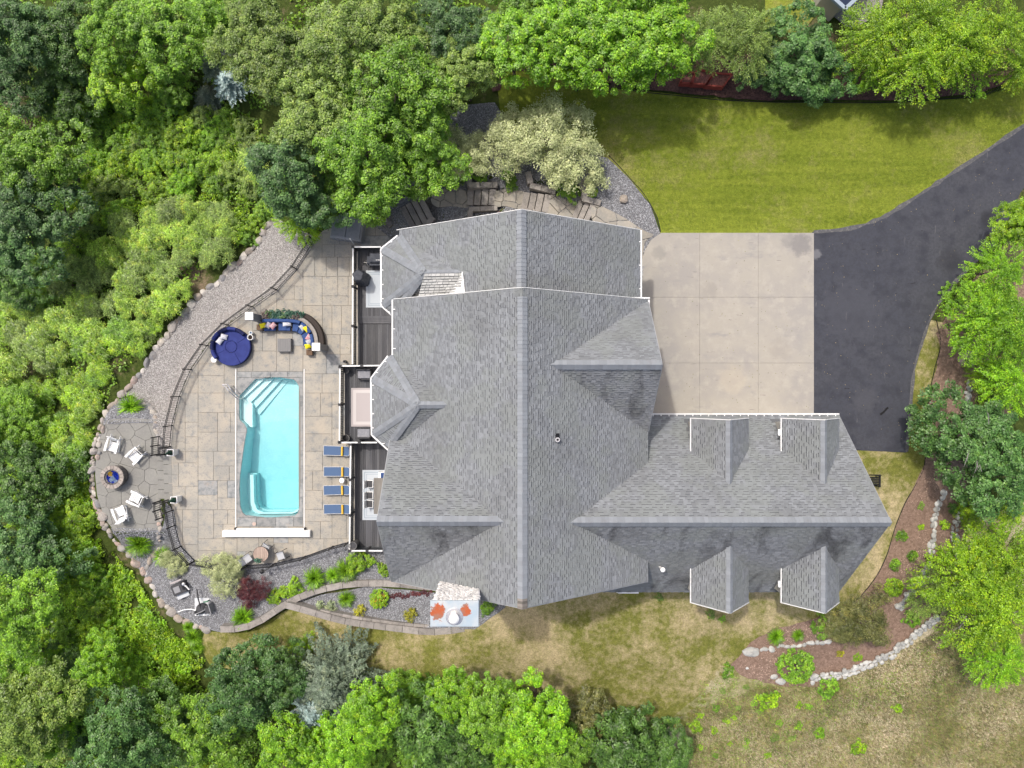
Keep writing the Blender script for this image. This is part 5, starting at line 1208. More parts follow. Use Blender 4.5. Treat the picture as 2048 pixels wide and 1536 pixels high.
 ('tuft', 629, 1157, 26, 'l_grass', 1, 'green fountain grass alone above the long curved wall'),
 ('tuft', 666, 1151, 18, 'l_grass', 1, 'smallest fountain grass of the trio by the deck corner'),
 ('tuft', 692, 1141, 26, 'l_grass', 1, 'middle fountain grass of the trio by the deck corner'),
 ('tuft', 693, 1198, 19, 'l_grass', 1, 'small dark green grass in the lower gravel bed'),
 ('shrub', 716, 1127, 26, 'l_shrub', 1, 'yellow-green bush next to the grass trio by the deck'),
 ('shrub', 768, 1140, 15, 'l_shrub', 1, 'green bush half hidden under the west gable rake'),
 ('shrub', 549, 1196, 17, 'l_shrub', .8, 'left bush of the low evergreen trio along the wall'),
 ('shrub', 568, 1186, 15, 'l_shrub', .8, 'middle bush of the low evergreen trio along the wall'),
 ('shrub', 590, 1176, 18, 'l_shrub', .8, 'right bush of the low evergreen trio along the wall'),
 ('small', 641, 1213, 14, 'l_mint', 1, 'left one of two pale mint cushions in the lower bed'),
 ('small', 662, 1213, 14, 'l_mint', 1, 'right one of two pale mint cushions in the lower bed'),
 ('small', 719, 1223, 16, 'l_yellow', 1, 'yellow cushion plant beside the small dark grass'),
 ('small', 820, 1230, 17, 'l_yellow', 1, 'yellow cushion plant next to the chimney'),
 ('shrub', 975, 1215, 17, 'l_mid', .6, 'green bush between the chimney and the roof corner'),
 ('tuft', 378, 1255, 14, 'l_grass', 1, 'upper grass clump outside the boulder wall'),
 ('tuft', 388, 1275, 20, 'l_grass', 1, 'middle grass clump outside the boulder wall'),
 ('tuft', 395, 1296, 15, 'l_grass', 1, 'lower grass clump outside the boulder wall'),
 ('globe', 1790, 1177, 19, 'l_shrub', 1, 'lime leafed hosta clump in the eastern mulch'),
 ('small', 1805, 1072, 15, 'l_mid', 1, 'uppermost of three dark green tufts below the garage peak'),
 ('small', 1826, 1112, 14, 'l_mid', 1, 'tuft beside the stone wall of the three dark green ones'),
 ('small', 1791, 1130, 15, 'l_mid', 1, 'lowest of three dark green tufts below the garage peak'),
 ('small', 1890, 1050, 13, 'l_shrub', 1, 'spiky light green plant between the two eastern walls'),
 ('small', 1907, 1018, 14, 'l_dark', 1, 'dark evergreen tuft near the twiggy dark tree'),
 ('herb', 1885, 1122, 18, 'l_shrub', 1, 'loose green plant beside the feathery tree on the inner terrace'),
 ('herb', 1842, 1012, 9, 'l_pale', 1, 'faint olive plant high on the eastern mulch'),
 ('herb', 1842, 1054, 8, 'l_shrub', 1, 'tiny lime plant in the middle of the eastern mulch'),
 ('herb', 1876, 810, 9, 'l_shrub', 1, 'small lime plant on the mulch by the drive end'),
 ('tuft', 1552, 1273, 19, 'l_grass', 1, 'spiky daylily left in the southeast bed'),
 ('tuft', 1596, 1271, 14, 'l_grass', 1, 'smaller daylily in the southeast bed'),
 ('herb', 1680, 1307, 9, 'l_yellow', 1, 'tiny yellow-green plant above the pale double wall'),
 ('herb', 1717, 1316, 10, 'l_shrub', 1, 'small green plant above the pale double wall'),
 ('herb', 1826, 1238, 18, 'l_mid', 1, 'dark leafy plant between the bronze bush and the walls'),
 ('herb', 1392, 1452, 16, 'l_shrub', 1, 'leafy weed clump at the meadow edge near the dark thicket'),
 ('herb', 1660, 1376, 24, 'l_mid', 1, 'spreading green weed under the double wall'),
 ('herb', 1455, 1345, 16, 'l_mid', 1, 'green weed at the western tip of the southeast bed'),
 ('herb', 1536, 1400, 24, 'l_shrub', 1, 'lime weed patch left of the spreading green weed'),
 ('herb', 1797, 1416, 11, 'l_shrub', 1, 'single lime weed high in the dry meadow'),
 ('herb', 1720, 1498, 16, 'l_shrub', 1, 'leafy weed low in the dry meadow'),
 ('herb', 1640, 1465, 14, 'l_maple', 1, 'yellow-green weed in the weedy meadow strip'),
 ('fineshrub', 600, 1296, 26, 'l_shrub', 1.1, 'fresh green shrub between the dry lawn and the silvery spruce'),
]
for t in T: plant(t[0], t[1], t[2], t[3], t[6], t[4], hs=t[5])
big = plant('spruce', 655, 1384, 108, 'huge silvery blue spruce at the edge of the dry lawn', 'l_spruceg', zs=.42, hs=4)
plant('spruce', 618, 1440, 60, 'icy blue spruce below the huge silvery one', 'l_spruce', zs=.5, hs=9)
plant('spruce', 416, 108, 44, 'pale gray-green spruce in the woods', 'l_spruceg', zs=.6, hs=13)
plant('spruce', 440, 144, 42, 'small icy blue spruce in the woods', 'l_spruce', zs=.55, hs=15)
plant('spruce', 415, 195, 40, 'olive spruce below the icy blue one', 'l_spruceg', zs=.5)
plant('frondtree', 205, 1410, 62, 'fern-like pale sumac tree in the southwest woods', 'l_sumac', zs=.8)
plant('frondtree', 265, 1385, 45, 'greener fern-like sumac tree beside the pale one', 'l_mid', zs=.8)
plant('frondtree', 500, 320, 42, 'fern-like sumac tree beside the dark bluish tree', 'l_sumac', zs=.8)
plant('frondtree', 245, 1360, 34, 'small fern-like sumac tree above the pale one', 'l_shrub', zs=.8)
ofl = plant('globe', 757, 1200, 20, 'green bush covered in orange-yellow flowers in the lower bed', 'l_shrub')
fl = inst('flowers', K['small', 0], (0, 0, 0)); fl.parent = ofl; fl.location = (0, 0, .42); fl.scale = (2.4, 2.4, 2.1); fl.material_slots[0].link = 'OBJECT'; fl.material_slots[0].material = M['l_orange']
for (cx_, cy_, n_, lb) in ((803, 1191, 7, 'wine red ground cover strip left of the chimney'), (846, 1189, 7, 'wine red ground cover strip against the chimney side')):
    g0 = G(cx_, cy_); e = empty('groundcover', g0, 0, lb, 'ground cover')
    for k in range(n_):
        q = inst('foliage', K['herb', 0], (0, 0, 0), (0, 0, rt.uniform(0, 6)), (.45, .4, .35)); q.parent = e; q.location = ((k - n_ / 2) * .19, rt.uniform(-.1, .1) + (.02 * k if cx_ > 840 else 0), .05); q.material_slots[0].link = 'OBJECT'; q.material_slots[0].material = M['l_red']
# many similar ones
LMK = [(40,215,'bare brush heap'),(440,142,'icy blue spruce'),(548,432,'tan gravel tip'),(463,693,'round daybed'),(416,620,'long curved fence'),(261,814,'upper fountain grass'),(233,952,'fire pit'),(278,1089,'lower fountain grass'),(368,1172,'pool heater'),(405,1213,'pump pad'),(388,1275,'outer grass clumps'),(205,1410,'fern-like sumac tree'),(640,1360,'silvery spruce'),(470,1260,'long wall end'),(910,1230,'chimney'),(1045,1215,'southern roof peak'),(1160,1440,'golden edged maple'),(855,1455,'long-leaved dark tree'),(1596,1335,'globe shrub'),(1457,1225,'first south dormer'),(1620,1225,'second south dormer'),(1942,718,'dome boulder'),(1940,880,'twiggy dark tree'),(1870,1250,'double stone wall'),(1420,155,'red planter boxes'),(1610,120,'dark lilac'),(1690,10,'neighbouring roof corner'),(1090,280,'biggest cream shrub'),(690,455,'covered hot tub'),(720,290,'bright high crown'),(30,490,'dark western margin tree'),(50,300,'light topped round tree'),(575,330,'dark bluish tree'),(100,1480,'western corner crown'),(1250,1490,'dark thicket tree'),(1340,480,'driveway corner'),(300,320,'sunny tangle middle'),(120,620,'western sumac slope'),(1250,100,'widest lime maple'),(780,150,'largest mid green tree')]
TONE = dict(l_sumac='pale lime', l_pale='grayish olive', l_shrub='fresh green', l_mid='mid green', l_dark='dark green', l_maple='yellow-green', l_red='reddish')
USED = {}
def autolabel(noun, px, py, rad, lo, hi, m, extra):
    t = (rad - lo) / max(1e-6, hi - lo); sz = 'small' if t < .33 else ('medium' if t < .67 else 'large')
    order = sorted(LMK, key=lambda q: math.hypot(q[0] - px, q[1] - py))
    for q in order[:4]:
        dx, dy = px - q[0], py - q[1]; d = math.hypot(dx, dy); a = int(((math.degrees(math.atan2(-dy, dx)) + 382.5) % 360) // 45)
        w = ('right of', 'above and right of', 'above', 'above and left of', 'left of', 'below and left of', 'below', 'below and right of')[a]
        ds = 'just' if d < 45 else ('a little' if d < 80 else ('some way' if d < 130 else 'well'))
        lb = f"{sz} {TONE[m]} {noun} {ds} {w} the {q[2]}"
        if lb not in USED: break
    USED[lb] = 1; return lb
def mass(sp, poly, spacing, rad, label, group, mats, seed, hs=1, avoid=(), jit=.45, zs=1):
    r = random.Random(seed); xs_ = [p[0] for p in poly]; ys_ = [p[1] for p in poly]; y = min(ys_); row = 0
    while y < max(ys_):
        x = min(xs_) + (row % 2) * spacing / 2
        while x < max(xs_):
            a, b = x + r.uniform(-jit, jit) * spacing, y + r.uniform(-jit, jit) * spacing
            if inside(poly, a, b) and not any(math.hypot(a - q[0], b - q[1]) < q[2] for q in avoid):
                rd_ = r.uniform(*rad); m_ = r.choice(mats); plant(sp, a, b, rd_, autolabel({'sumac': 'sumac', 'herb': 'leafy weed', 'small': 'cushion plant'}.get(sp, 'shrub'), a, b, rd_, *rad, m_, label), m_, group, hs * r.uniform(.8, 1.3), zs=zs)
            x += spacing
        y += spacing * .87; row += 1
SUM = [(-20,610),(60,600),(120,540),(200,470),(250,420),(330,400),(400,385),(455,400),(495,425),(495,450),(474,475),(445,500),(405,535),(362,572),(330,602),(310,635),(240,640),(150,690),(60,740),(-20,760)]
mass('sumac', SUM, 40, (24, 33), 'pale topped sumac in the tall band of the thicket above the boulder wall', 'tall sumacs of the thicket', ['l_sumac', 'l_sumac', 'l_pale'], 1, 1.5)
SUM2 = [(-20,760),(60,740),(150,690),(240,640),(310,640),(286,680),(256,722),(228,755),(198,788),(180,830),(166,880),(160,930),(150,930),(120,900),(60,900),(-20,880)]
mass('sumac', SUM2, 36, (20, 28), 'low green sumac on the slope between thicket and boulder wall', 'low sumacs by the boulder wall', ['l_shrub', 'l_shrub', 'l_sumac', 'l_mid'], 2, .7)
UP = [(110,200),(200,180),(300,210),(390,230),(470,210),(530,280),(520,400),(470,400),(400,385),(330,400),(250,420),(200,470),(150,500),(110,460),(130,380),(110,300)]
mass('shrub', UP, 38, (22, 34), 'bright shrub in the sunny tangle between spruces and sumac thicket', 'shrubs of the sunny tangle', ['l_shrub', 'l_maple', 'l_mid', 'l_shrub', 'l_pale'], 3, 1.6)
DL = [(100,480),(160,520),(120,600),(60,600),(0,610),(-20,560),(60,540)]
mass('shrub', DL, 44, (24, 34), 'shaded shrub beside the dark western trees', 'shaded western shrubs', ['l_dark', 'l_mid'], 4)
DK = [(60,190),(110,200),(110,260),(130,380),(110,460),(100,480),(60,260)]
SL = [(150,900),(172,960),(182,1030),(205,1085),(235,1130),(275,1170),(300,1210),(330,1245),(360,1270),(385,1310),(400,1350),(370,1390),(330,1330),(280,1310),(230,1270),(190,1200),(180,1120),(150,1060),(130,960)]
mass('herb', SL, 20, (12, 18), 'lime leafy weed on the earth slope outside the boulder wall', 'lime weeds on the west slope', ['l_shrub', 'l_maple', 'l_shrub'], 5, avoid=((195,1080,24),(215,1120,20),(345,1262,18),(330,1240,16),(300,1200,12)))
SL2 = [(190,1200),(230,1270),(280,1310),(330,1330),(370,1390),(380,1440),(330,1420),(280,1370),(220,1310),(180,1280),(160,1230)]
mass('shrub', SL2, 34, (18, 28), 'low shrub at the foot of the southwest slope', 'shrubs at the southwest slope foot', ['l_shrub', 'l_mid', 'l_maple'], 6, .8)
SL3 = [(190,900),(172,960),(150,960),(110,930),(60,920),(90,1000),(150,1060),(180,1120),(190,1200),(150,1230),(100,1150),(60,1050),(0,1000),(-20,900),(60,890),(150,890)]
mass('shrub', SL3, 44, (20, 30), 'bushy green shrub in the shade west of the weeds', 'shade shrubs west of the weeds', ['l_mid', 'l_shrub', 'l_dark'], 7, .8)
mass('shrub', [(90,960),(150,960),(180,1060),(200,1160),(240,1290),(330,1400),(280,1440),(120,1440),(90,1300),(100,1150),(80,1050)], 34, (20, 32), 'x', 'bright shrubs of the western slope', ['l_shrub', 'l_maple', 'l_shrub', 'l_mid'], 31, 1.4)
mass('shrub', [(-20,1240),(200,1240),(330,1400),(420,1420),(420,1560),(-20,1560)], 62, (30, 42), 'undergrowth shrub filling the southwest woods', 'undergrowth of the southwest woods', ['l_mid', 'l_shrub', 'l_dark'], 8, 1)
mass('shrub', [(700,1350),(830,1360),(1000,1400),(1200,1410),(1330,1470),(1330,1560),(700,1560)], 50, (22, 34), 'shaded shrub beneath the southern maples', 'shrubs beneath the southern maples', ['l_mid', 'l_dark', 'l_mid'], 10, .7)
mass('herb', [(1400,1400),(1480,1370),(1560,1385),(1660,1400),(1640,1450),(1560,1500),(1480,1540),(1400,1540)], 40, (6, 10), 'lime weed clump in the weedy strip of the meadow', 'weed clumps of the meadow', ['l_pale', 'l_mid', 'l_shrub'], 13)
mass('herb', [(1236,1190),(1380,1192),(1380,1200),(1236,1198)], 26, (8, 12), 'straggly plant along the south garage wall', 'plants along the south garage wall', ['l_mid', 'l_pale'], 14)
mass('herb', [(1500,1192),(1560,1192),(1560,1200),(1500,1200)], 22, (9, 12), 'straggly plant between the south dormers', 'plants between the south dormers', ['l_mid', 'l_pale'], 15)
mass('herb', [(1390,1215),(1470,1225),(1470,1240),(1400,1235)], 24, (8, 12), 'straggly plant below the first south dormer', 'plants below the first south dormer', ['l_mid', 'l_pale'], 16)
mass('herb', [(960,415),(1040,424),(1100,428),(1140,440),(1000,440)], 22, (5, 8), 'tiny plant in the gravel against the north roof edge', 'tiny plants by the north roof edge', ['l_mid', 'l_shrub', 'l_red'], 17)
mass('shrub', [(1900,560),(2060,560),(2060,820),(1960,820)], 50, (22, 30), 'green shrub beneath the eastern lime trees', 'shrubs beneath the eastern limes', ['l_shrub', 'l_mid'], 18, .8, avoid=((1942, 718, 45),))
mass('shrub', [(1930,1010),(2060,1000),(2060,1330),(1960,1300)], 52, (22, 30), 'green shrub beneath the feathery eastern trees', 'shrubs beneath the feathery trees', ['l_shrub', 'l_pale'], 19, .8)
# ground cover of leaves
def leafcover(name, polys_px, n, size, m, label, seed, hmax=.35):
    r = np.random.RandomState(seed); C = []
    for px in polys_px:
        poly = [tuple(G(a, b)[0:2]) for a, b in px]; x0, y0 = np.min(poly, 0); x1, y1 = np.max(poly, 0); k = int(n / len(polys_px) * (x1 - x0) * (y1 - y0) / area(poly))
        x = r.uniform(x0, x1, k); y = r.uniform(y0, y1, k); q = sdist(poly, x, y) < 0; C.append(np.stack([x[q], y[q]], 1))
    C = np.concatenate(C); dens = np.array([noise.noise((a * .55, b * .55, seed)) + .5 * noise.noise((a * 1.7, b * 1.7, 5)) for a, b in C]); C = C[dens > -.12]; dens = dens[dens > -.12]
    z = hgrid(C[:, 0], C[:, 1]) + r.uniform(0, 1, len(C)) * hmax * (.4 + np.clip(dens, 0, 1))
    V, F_ = leaf_quads(np.column_stack([C, z]), np.array([0, 0, 1]) + r.normal(0, .5, (len(C), 3)), np.full(len(C), size), r)
    o = bpy.data.objects.new(name, mesh_np(name, V, F_, M[m])); col.objects.link(o); tag(o, label, None, None, 'stuff')
leafcover('undergrowth', [[(-60,-60),(980,-60),(960,180),(880,330),(760,400),(560,420),(470,500),(330,640),(240,760),(190,860),(165,960),(60,1000),(-60,1000)], [(-60,1000),(110,1000),(180,1160),(240,1270),(420,1360),(760,1370),(1000,1410),(1330,1460),(1340,1600),(-60,1600)]], 90000, .2, 'l_under', 'low leafy undergrowth covering the woodland floor', 3, .9)
leafcover('leafy_tangle', [[(110,190),(330,200),(520,250),(540,420),(470,505),(400,400),(200,470),(110,460)], [(150,900),(170,1000),(215,1110),(300,1220),(390,1300),(380,1400),(200,1330),(100,1100),(60,980)]], 70000, .12, 'l_shrub', 'fine bright leafy tangle between the shrubs of the slope', 8, 1.1)
leafcover('ground_weeds', [[(190,850),(175,960),(190,1040),(225,1100),(280,1165),(330,1240),(400,1290),(400,1340),(300,1300),(200,1200),(150,1050),(150,930)]], 9000, .11, 'l_shrub', 'lime leafy weeds on the earth slope', 4, .25)
leafcover('meadow_weeds', [[(1400,1360),(1500,1350),(1640,1380),(1800,1340),(1880,1250),(1930,1150),(1990,1350),(1700,1420),(1560,1540),(1380,1540)]], 9000, .09, 'l_pale', 'weeds in the meadow', 5, .15)
def grassblades(name, px_polys, n, hh, m, label, seed, w=.018):
    r = np.random.RandomState(seed); C = []
    for px in px_polys:
        poly = [tuple(G(a, b)[0:2]) for a, b in px]; x0, y0 = np.min(poly, 0); x1, y1 = np.max(poly, 0); k = int(n / len(px_polys) * (x1 - x0) * (y1 - y0) / area(poly))
        x = r.uniform(x0, x1, k); y = r.uniform(y0, y1, k); q = sdist(poly, x, y) < 0; C.append(np.stack([x[q], y[q]], 1))
    C = np.concatenate(C); k = len(C); z = hgrid(C[:, 0], C[:, 1]); a = r.uniform(0, 6.283, k); L_ = hh * r.uniform(.5, 1.3, k); le = r.uniform(.3, .9, k)
    A = np.column_stack([C, z]); T_ = A + np.stack([np.cos(a) * L_ * le, np.sin(a) * L_ * le, L_ * .75], 1); S_ = np.stack([-np.sin(a), np.cos(a), a * 0], 1) * w
    V = np.stack([A - S_, A + S_, T_], 1).reshape(-1, 3); F_ = np.arange(k * 3).reshape(-1, 3)
    o = bpy.data.objects.new(name, mesh_np(name, V, F_, M[m])); col.objects.link(o); tag(o, label, None, None, 'stuff')
MEA = [(1500,1380),(1700,1350),(1860,1270),(1930,1150),(2060,1200),(2060,1560),(1330,1560),(1380,1420)]
grassblades('dry_grass', [MEA], 70000, .2, 'l_dry', 'dry straw coloured grass of the meadow', 1)
grassblades('meadow_grass', [MEA], 30000, .18, 'l_pale', 'green grass blades of the meadow', 2)
LS = [(410,1275),(500,1268),(570,1228),(680,1250),(850,1275),(960,1262),(1060,1225),(1240,1190),(1500,1230),(1470,1320),(1400,1400),(1270,1430),(1150,1415),(1000,1395),(760,1350),(640,1340),(480,1335)]
grassblades('dry_grass', [LS], 40000, .08, 'l_dry', 'dry blades in the southern lawn', 3, .012)
grassblades('lawn_grass', [[(1010,150),(1240,190),(1620,210),(1880,206),(2040,160),(2040,255),(1890,350),(1790,418),(1690,456),(1325,462),(1310,420),(1260,355),(1215,300),(1100,260),(1020,220)]], 90000, .09, 'l_lawnb', 'short mown blades of the northern lawn', 6, .016)
# bare brush in the northwest woods
bb = empty('bare_brush', G(40, 215, .1), 0, 'heap of bare pinkish twigs in the northwest woods', 'brush'); mb = MB()
M['twig'] = mat('dead_twig', (.30, .22, .18), .9, island=(.6, 1.3))
for k in range(120):
    a = rt.uniform(-.6, 2.6); q = Vector((math.cos(a), math.sin(a), rt.uniform(.1, .6))) * rt.uniform(1, 2.4); s_ = Vector((rt.uniform(-.4, .4), rt.uniform(-.4, .4), 1.8)); mb.cyl(s_, s_ + q * .6, .03, .018, 4, cap=False); mb.cyl(s_ + q * .6, s_ + q + Vector((rt.uniform(-.4, .4), rt.uniform(-.4, .4), 0)), .018, .006, 4, cap=False)
mb.build('twigs', 'twig', bb, world=False)

# ------------------------------------------------------------------ fences
PK = MB().box((0, 0, .6), (.018, .018, 1.04)).mesh('picket'); PK.materials.append(M['black'])
PO = MB().box((0, 0, .62), (.07, .07, 1.24)).box((0, 0, 1.26), (.09, .09, .04)).mesh('post'); PO.materials.append(M['black'])
def fence(px, label, z=0, sc_=1, name='metal_fence', sp=.118, posts=None):
    pts = [P(a, b, z) for a, b in px]; e = empty(name, pts[0], 0, label, 'fence')
    for i, p in enumerate(pts):
        inst('post', PO, p, (0, 0, 0), (1, 1, sc_), e)
    for a, b in zip(pts, pts[1:]):
        d = b - a; L_ = d.length; ang = math.atan2(d.y, d.x); m_ = (a + b) / 2
        for zz in (1.14 * sc_, .96 * sc_, .14): MB().box((m_.x, m_.y, z + zz), (L_, .035, .04), ang).build('rail', 'black', e)
        k = max(1, int(L_ / sp))
        for j in range(1, k): q = a + d * j / k; inst('picket', PK, (q.x, q.y, z), (0, 0, ang), (1, 1, sc_), e)
    return e
fence(FENCE_N, 'long black metal picket fence curving between tan gravel and pool patio')
fence(FENCE_S[:5], 'short black metal picket fence from lower white planter to the cream shrubs')
fence(FENCE_S[4:], 'black metal picket fence along the south edge of the patio behind the bistro table')
fence([(338,893),(333,893),(330,908),(318,908)], 'small black stair railing beside the upper white planter', -.12, .85, 'stair_railing')
fence([(319,873),(318,890),(318,908)], 'curved black handrail section left of the upper fence end', -.12, .85, 'stair_railing')
fence([(322,1001),(322,1018),(327,1034)], 'black stair railing at the lower end of the terrace steps', -.12, .85, 'stair_railing')
fence([(338,999),(326,1003)], 'short black return rail at the lower white planter', -.12, .85, 'stair_railing')
# rusty gate sign / lamp bits on the south fence
lp = empty('garden_lamp', P(536, 1128, 0), 0, 'small black lantern hanging outside the south fence below the bistro table', 'lamp')
MB().tube([(*P(550, 1127)[0:2], 1.2), (*P(540, 1133)[0:2], 1.25), (*P(536, 1136)[0:2], 1.1)], .03).build('bracket', 'black', lp); MB().lathe((*P(534, 1136)[0:2], .8), [(0, .3), (.12, .25), (.14, .05), (.1, 0)], 10).build('lantern', 'black', lp)
# ------------------------------------------------------------------ fire pit, adirondack chairs, planters
c = P(233.5, 952, -.2); fp = empty('fire_pit', (c.x + .05, c.y, -.25), 0, 'round stone fire pit filled with blue, white and yellow glass', 'fire pit')
M['pitcap'] = mat('pit_cap_stone', (.36, .32, .28), .85, [(6, (.28, .24, .22), .4, .7)], bump=(15, .5), objr=(.8, 1.15)); M['pitstone'] = mat('pit_wall_stone', (.17, .155, .145), .9, [(6, (.1, .09, .085), .4, .7)], bump=(15, .6), objr=(.7, 1.2))
for lev in range(4):
    for k in range(14):
        a0 = 6.283 * (k + (lev % 2) * .5) / 14; a1 = a0 + 6.283 / 14 - .03; r0, r1 = .42, .72
        MB().prism([(r1 * math.cos(a0), r1 * math.sin(a0)), (r1 * math.cos((a0 + a1) / 2), r1 * math.sin((a0 + a1) / 2)), (r1 * math.cos(a1), r1 * math.sin(a1)), (r0 * math.cos(a1), r0 * math.sin(a1)), (r0 * math.cos(a0), r0 * math.sin(a0))], lev * .16, lev * .16 + .152).build('wall_block', 'pitstone', fp, world=False)
for k in range(18):
    a0 = 6.283 * k / 18; a1 = a0 + 6.283 / 18 - .02; r0, r1 = .52, .78
    MB().prism([(r1 * math.cos(a0), r1 * math.sin(a0)), (r1 * math.cos(a1), r1 * math.sin(a1)), (r0 * math.cos(a1), r0 * math.sin(a1)), (r0 * math.cos(a0), r0 * math.sin(a0))], .65, .73, bev=.01).build('cap_stone', 'pitcap', fp, world=False)
M['gblue'] = mat('blue_glass_chips', (.01, .03, .35), .2, island=(.4, 2.6)); M['gwhite'] = mat('pale_glass_chips', (.55, .68, .75), .25, island=(.6, 1.3)); M['gyel'] = mat('yellow_glass_chips', (.75, .5, .01), .25, island=(.7, 1.25)); M['metalb'] = mat('blue_ring', (.02, .05, .22), .3)
MB().lathe((0, 0, 0), [(.52, .68), (.52, .5), (0, .5)], 28).build('fire_bowl', 'metalb', fp, world=False)
mbs = {'gblue': MB(), 'gwhite': MB(), 'gyel': MB()}
for k in range(1500):
    a = rt.uniform(0, 6.283); r_ = .5 * math.sqrt(rt.random()); x, y = r_ * math.cos(a), r_ * math.sin(a); t = 'gblue'
    if math.hypot(x + .18, y - .2) < .17: t = 'gyel'
    elif (.0 < x + .18 < .52 and abs(y + .05 + .35 * math.sin(x * 5)) < .19 and r_ < .43) or math.hypot(x + .12, y + .2) < .15: t = 'gwhite' if rt.random() < .88 else 'gblue'
    s_ = rt.uniform(.012, .026); z = .57 + rt.uniform(0, .04); an = rt.uniform(0, 6)
    mbs[t].add([(x + s_ * math.cos(an + q * 2.1), y + s_ * math.sin(an + q * 2.1), z) for q in range(3)] + [(x, y, z + s_)], [(0, 1, 3), (1, 2, 3), (2, 0, 3)])
for t, q in mbs.items(): q.build('glass_chips', t, fp, world=False, kind='stuff')
def adirondack():
    e = empty('adirondack_chair', (0, 0, 0), 0, None, 'chair'); W_ = 'whitep'; mk = lambda mb, n: mb.build(n, W_, e, world=False)
    for k in range(6):   # seat slats (front = +x)
        MB().box((.42 - k * .1, 0, .37 - k * .028), (.09, .56, .022), ry=.26).build('seat_slat', W_, e, world=False)
    for k in range(7):   # fan back
        y = (k - 3) * .088; hh = .88 - abs(k - 3) * .045; a = R(24); mb = MB(); s_ = (k - 3) * .035
        p0 = Vector((-.2, y * .85, .2)); p1 = p0 + Vector((-math.sin(a) * hh, s_ * hh, math.cos(a) * hh)); w_ = .04
        mb.add([p0 + Vector((0, -w_, 0)), p0 + Vector((0, w_, 0)), p1 + Vector((0, w_ * 1.1, 0)), p1 + Vector((0, -w_ * 1.1, 0))] + [p + Vector((-.022, 0, -.008)) for p in (p0 + Vector((0, -w_, 0)), p0 + Vector((0, w_, 0)), p1 + Vector((0, w_ * 1.1, 0)), p1 + Vector((0, -w_ * 1.1, 0)))], [(0, 1, 2, 3), (7, 6, 5, 4), (0, 4, 5, 1), (1, 5, 6, 2), (2, 6, 7, 3), (3, 7, 4, 0)]); mk(mb, 'back_slat')
    mk(MB().box((-.44, 0, .72), (.03, .62, .07), ry=-.4), 'back_rail')
    for s_ in (-1, 1):
        mk(MB().prism([(.5, s_ * .28), (.52, s_ * .43), (.1, s_ * .44), (-.45, s_ * .36), (-.45, s_ * .30), (.05, s_ * .29)], .56, .585), 'armrest')
        mk(MB().box((.42, s_ * .33, .28), (.1, .03, .56)), 'leg'); mk(MB().box((-.1, s_ * .31, .2), (1.1, .03, .12), ry=.3), 'side_rail'); mk(MB().box((-.42, s_ * .33, .28), (.07, .03, .56)), 'leg')
    return e
ad = adirondack(); first = True
for (px, py, face_, lb) in ((230, 888, -105, 'upper white adirondack chair standing above the fire pit'), (275, 909, -135, 'white adirondack chair between the fire pit and the upper planter'), (277, 996, 155, 'white adirondack chair between the fire pit and the lower planter'), (245, 1026, 110, 'lower white adirondack chair nearest the boulder wall')):
    o = ad if first else copy_tree(ad); first = False; p = P(px + 3, py, -.25); o.location = p; o.rotation_euler = (0, 0, R(face_)); o['label'] = lb; o['group'] = 'adirondack chairs round the fire pit'
def tplant(name, loc, n, rr, m, hh=.35, parent=None):
    """leafy rosette for pots"""
    q = inst('foliage', K['small', 0], loc, (0, 0, rt.uniform(0, 6)), (rr / .34, rr / .34, hh / .3), parent, M[m]); return q
for px, py, lb in ((352, 903, 'upper white square planter with dark green topiary at the fence opening'), (359, 996, 'lower white square planter with dark green topiary at the fence opening')):
    p = P(px, py, 0); e = empty('planter', p, 0, lb, 'planter', 'white planters at the fence opening')
    b = MB(); w0, w1, hh = .17, .22, .82
    vs = [(x * w, y * w, z) for z, w in ((0, w0), (hh, w1), (hh, w1 - .04), (hh - .12, w1 - .05)) for x, y in ((-1, -1), (1, -1), (1, 1), (-1, 1))]
    b.add(vs, [(3, 2, 1, 0)] + [(4 * r_ + i, 4 * r_ + (i + 1) % 4, 4 * r_ + 4 + (i + 1) % 4, 4 * r_ + 4 + i) for r_ in range(3) for i in range(4)] + [(12, 13, 14, 15)]); b.build('planter_box', 'whitep', e, world=False)
    MB().box((0, 0, hh - .08), (.34, .34, .03)).build('soil', 'mulchd', e, world=False)
    tp = inst('topiary', K['spruce', 0], (0, 0, hh - .05), (0, 0, 0), (.11, .11, .17), None, M['l_fake']); tp.parent = e
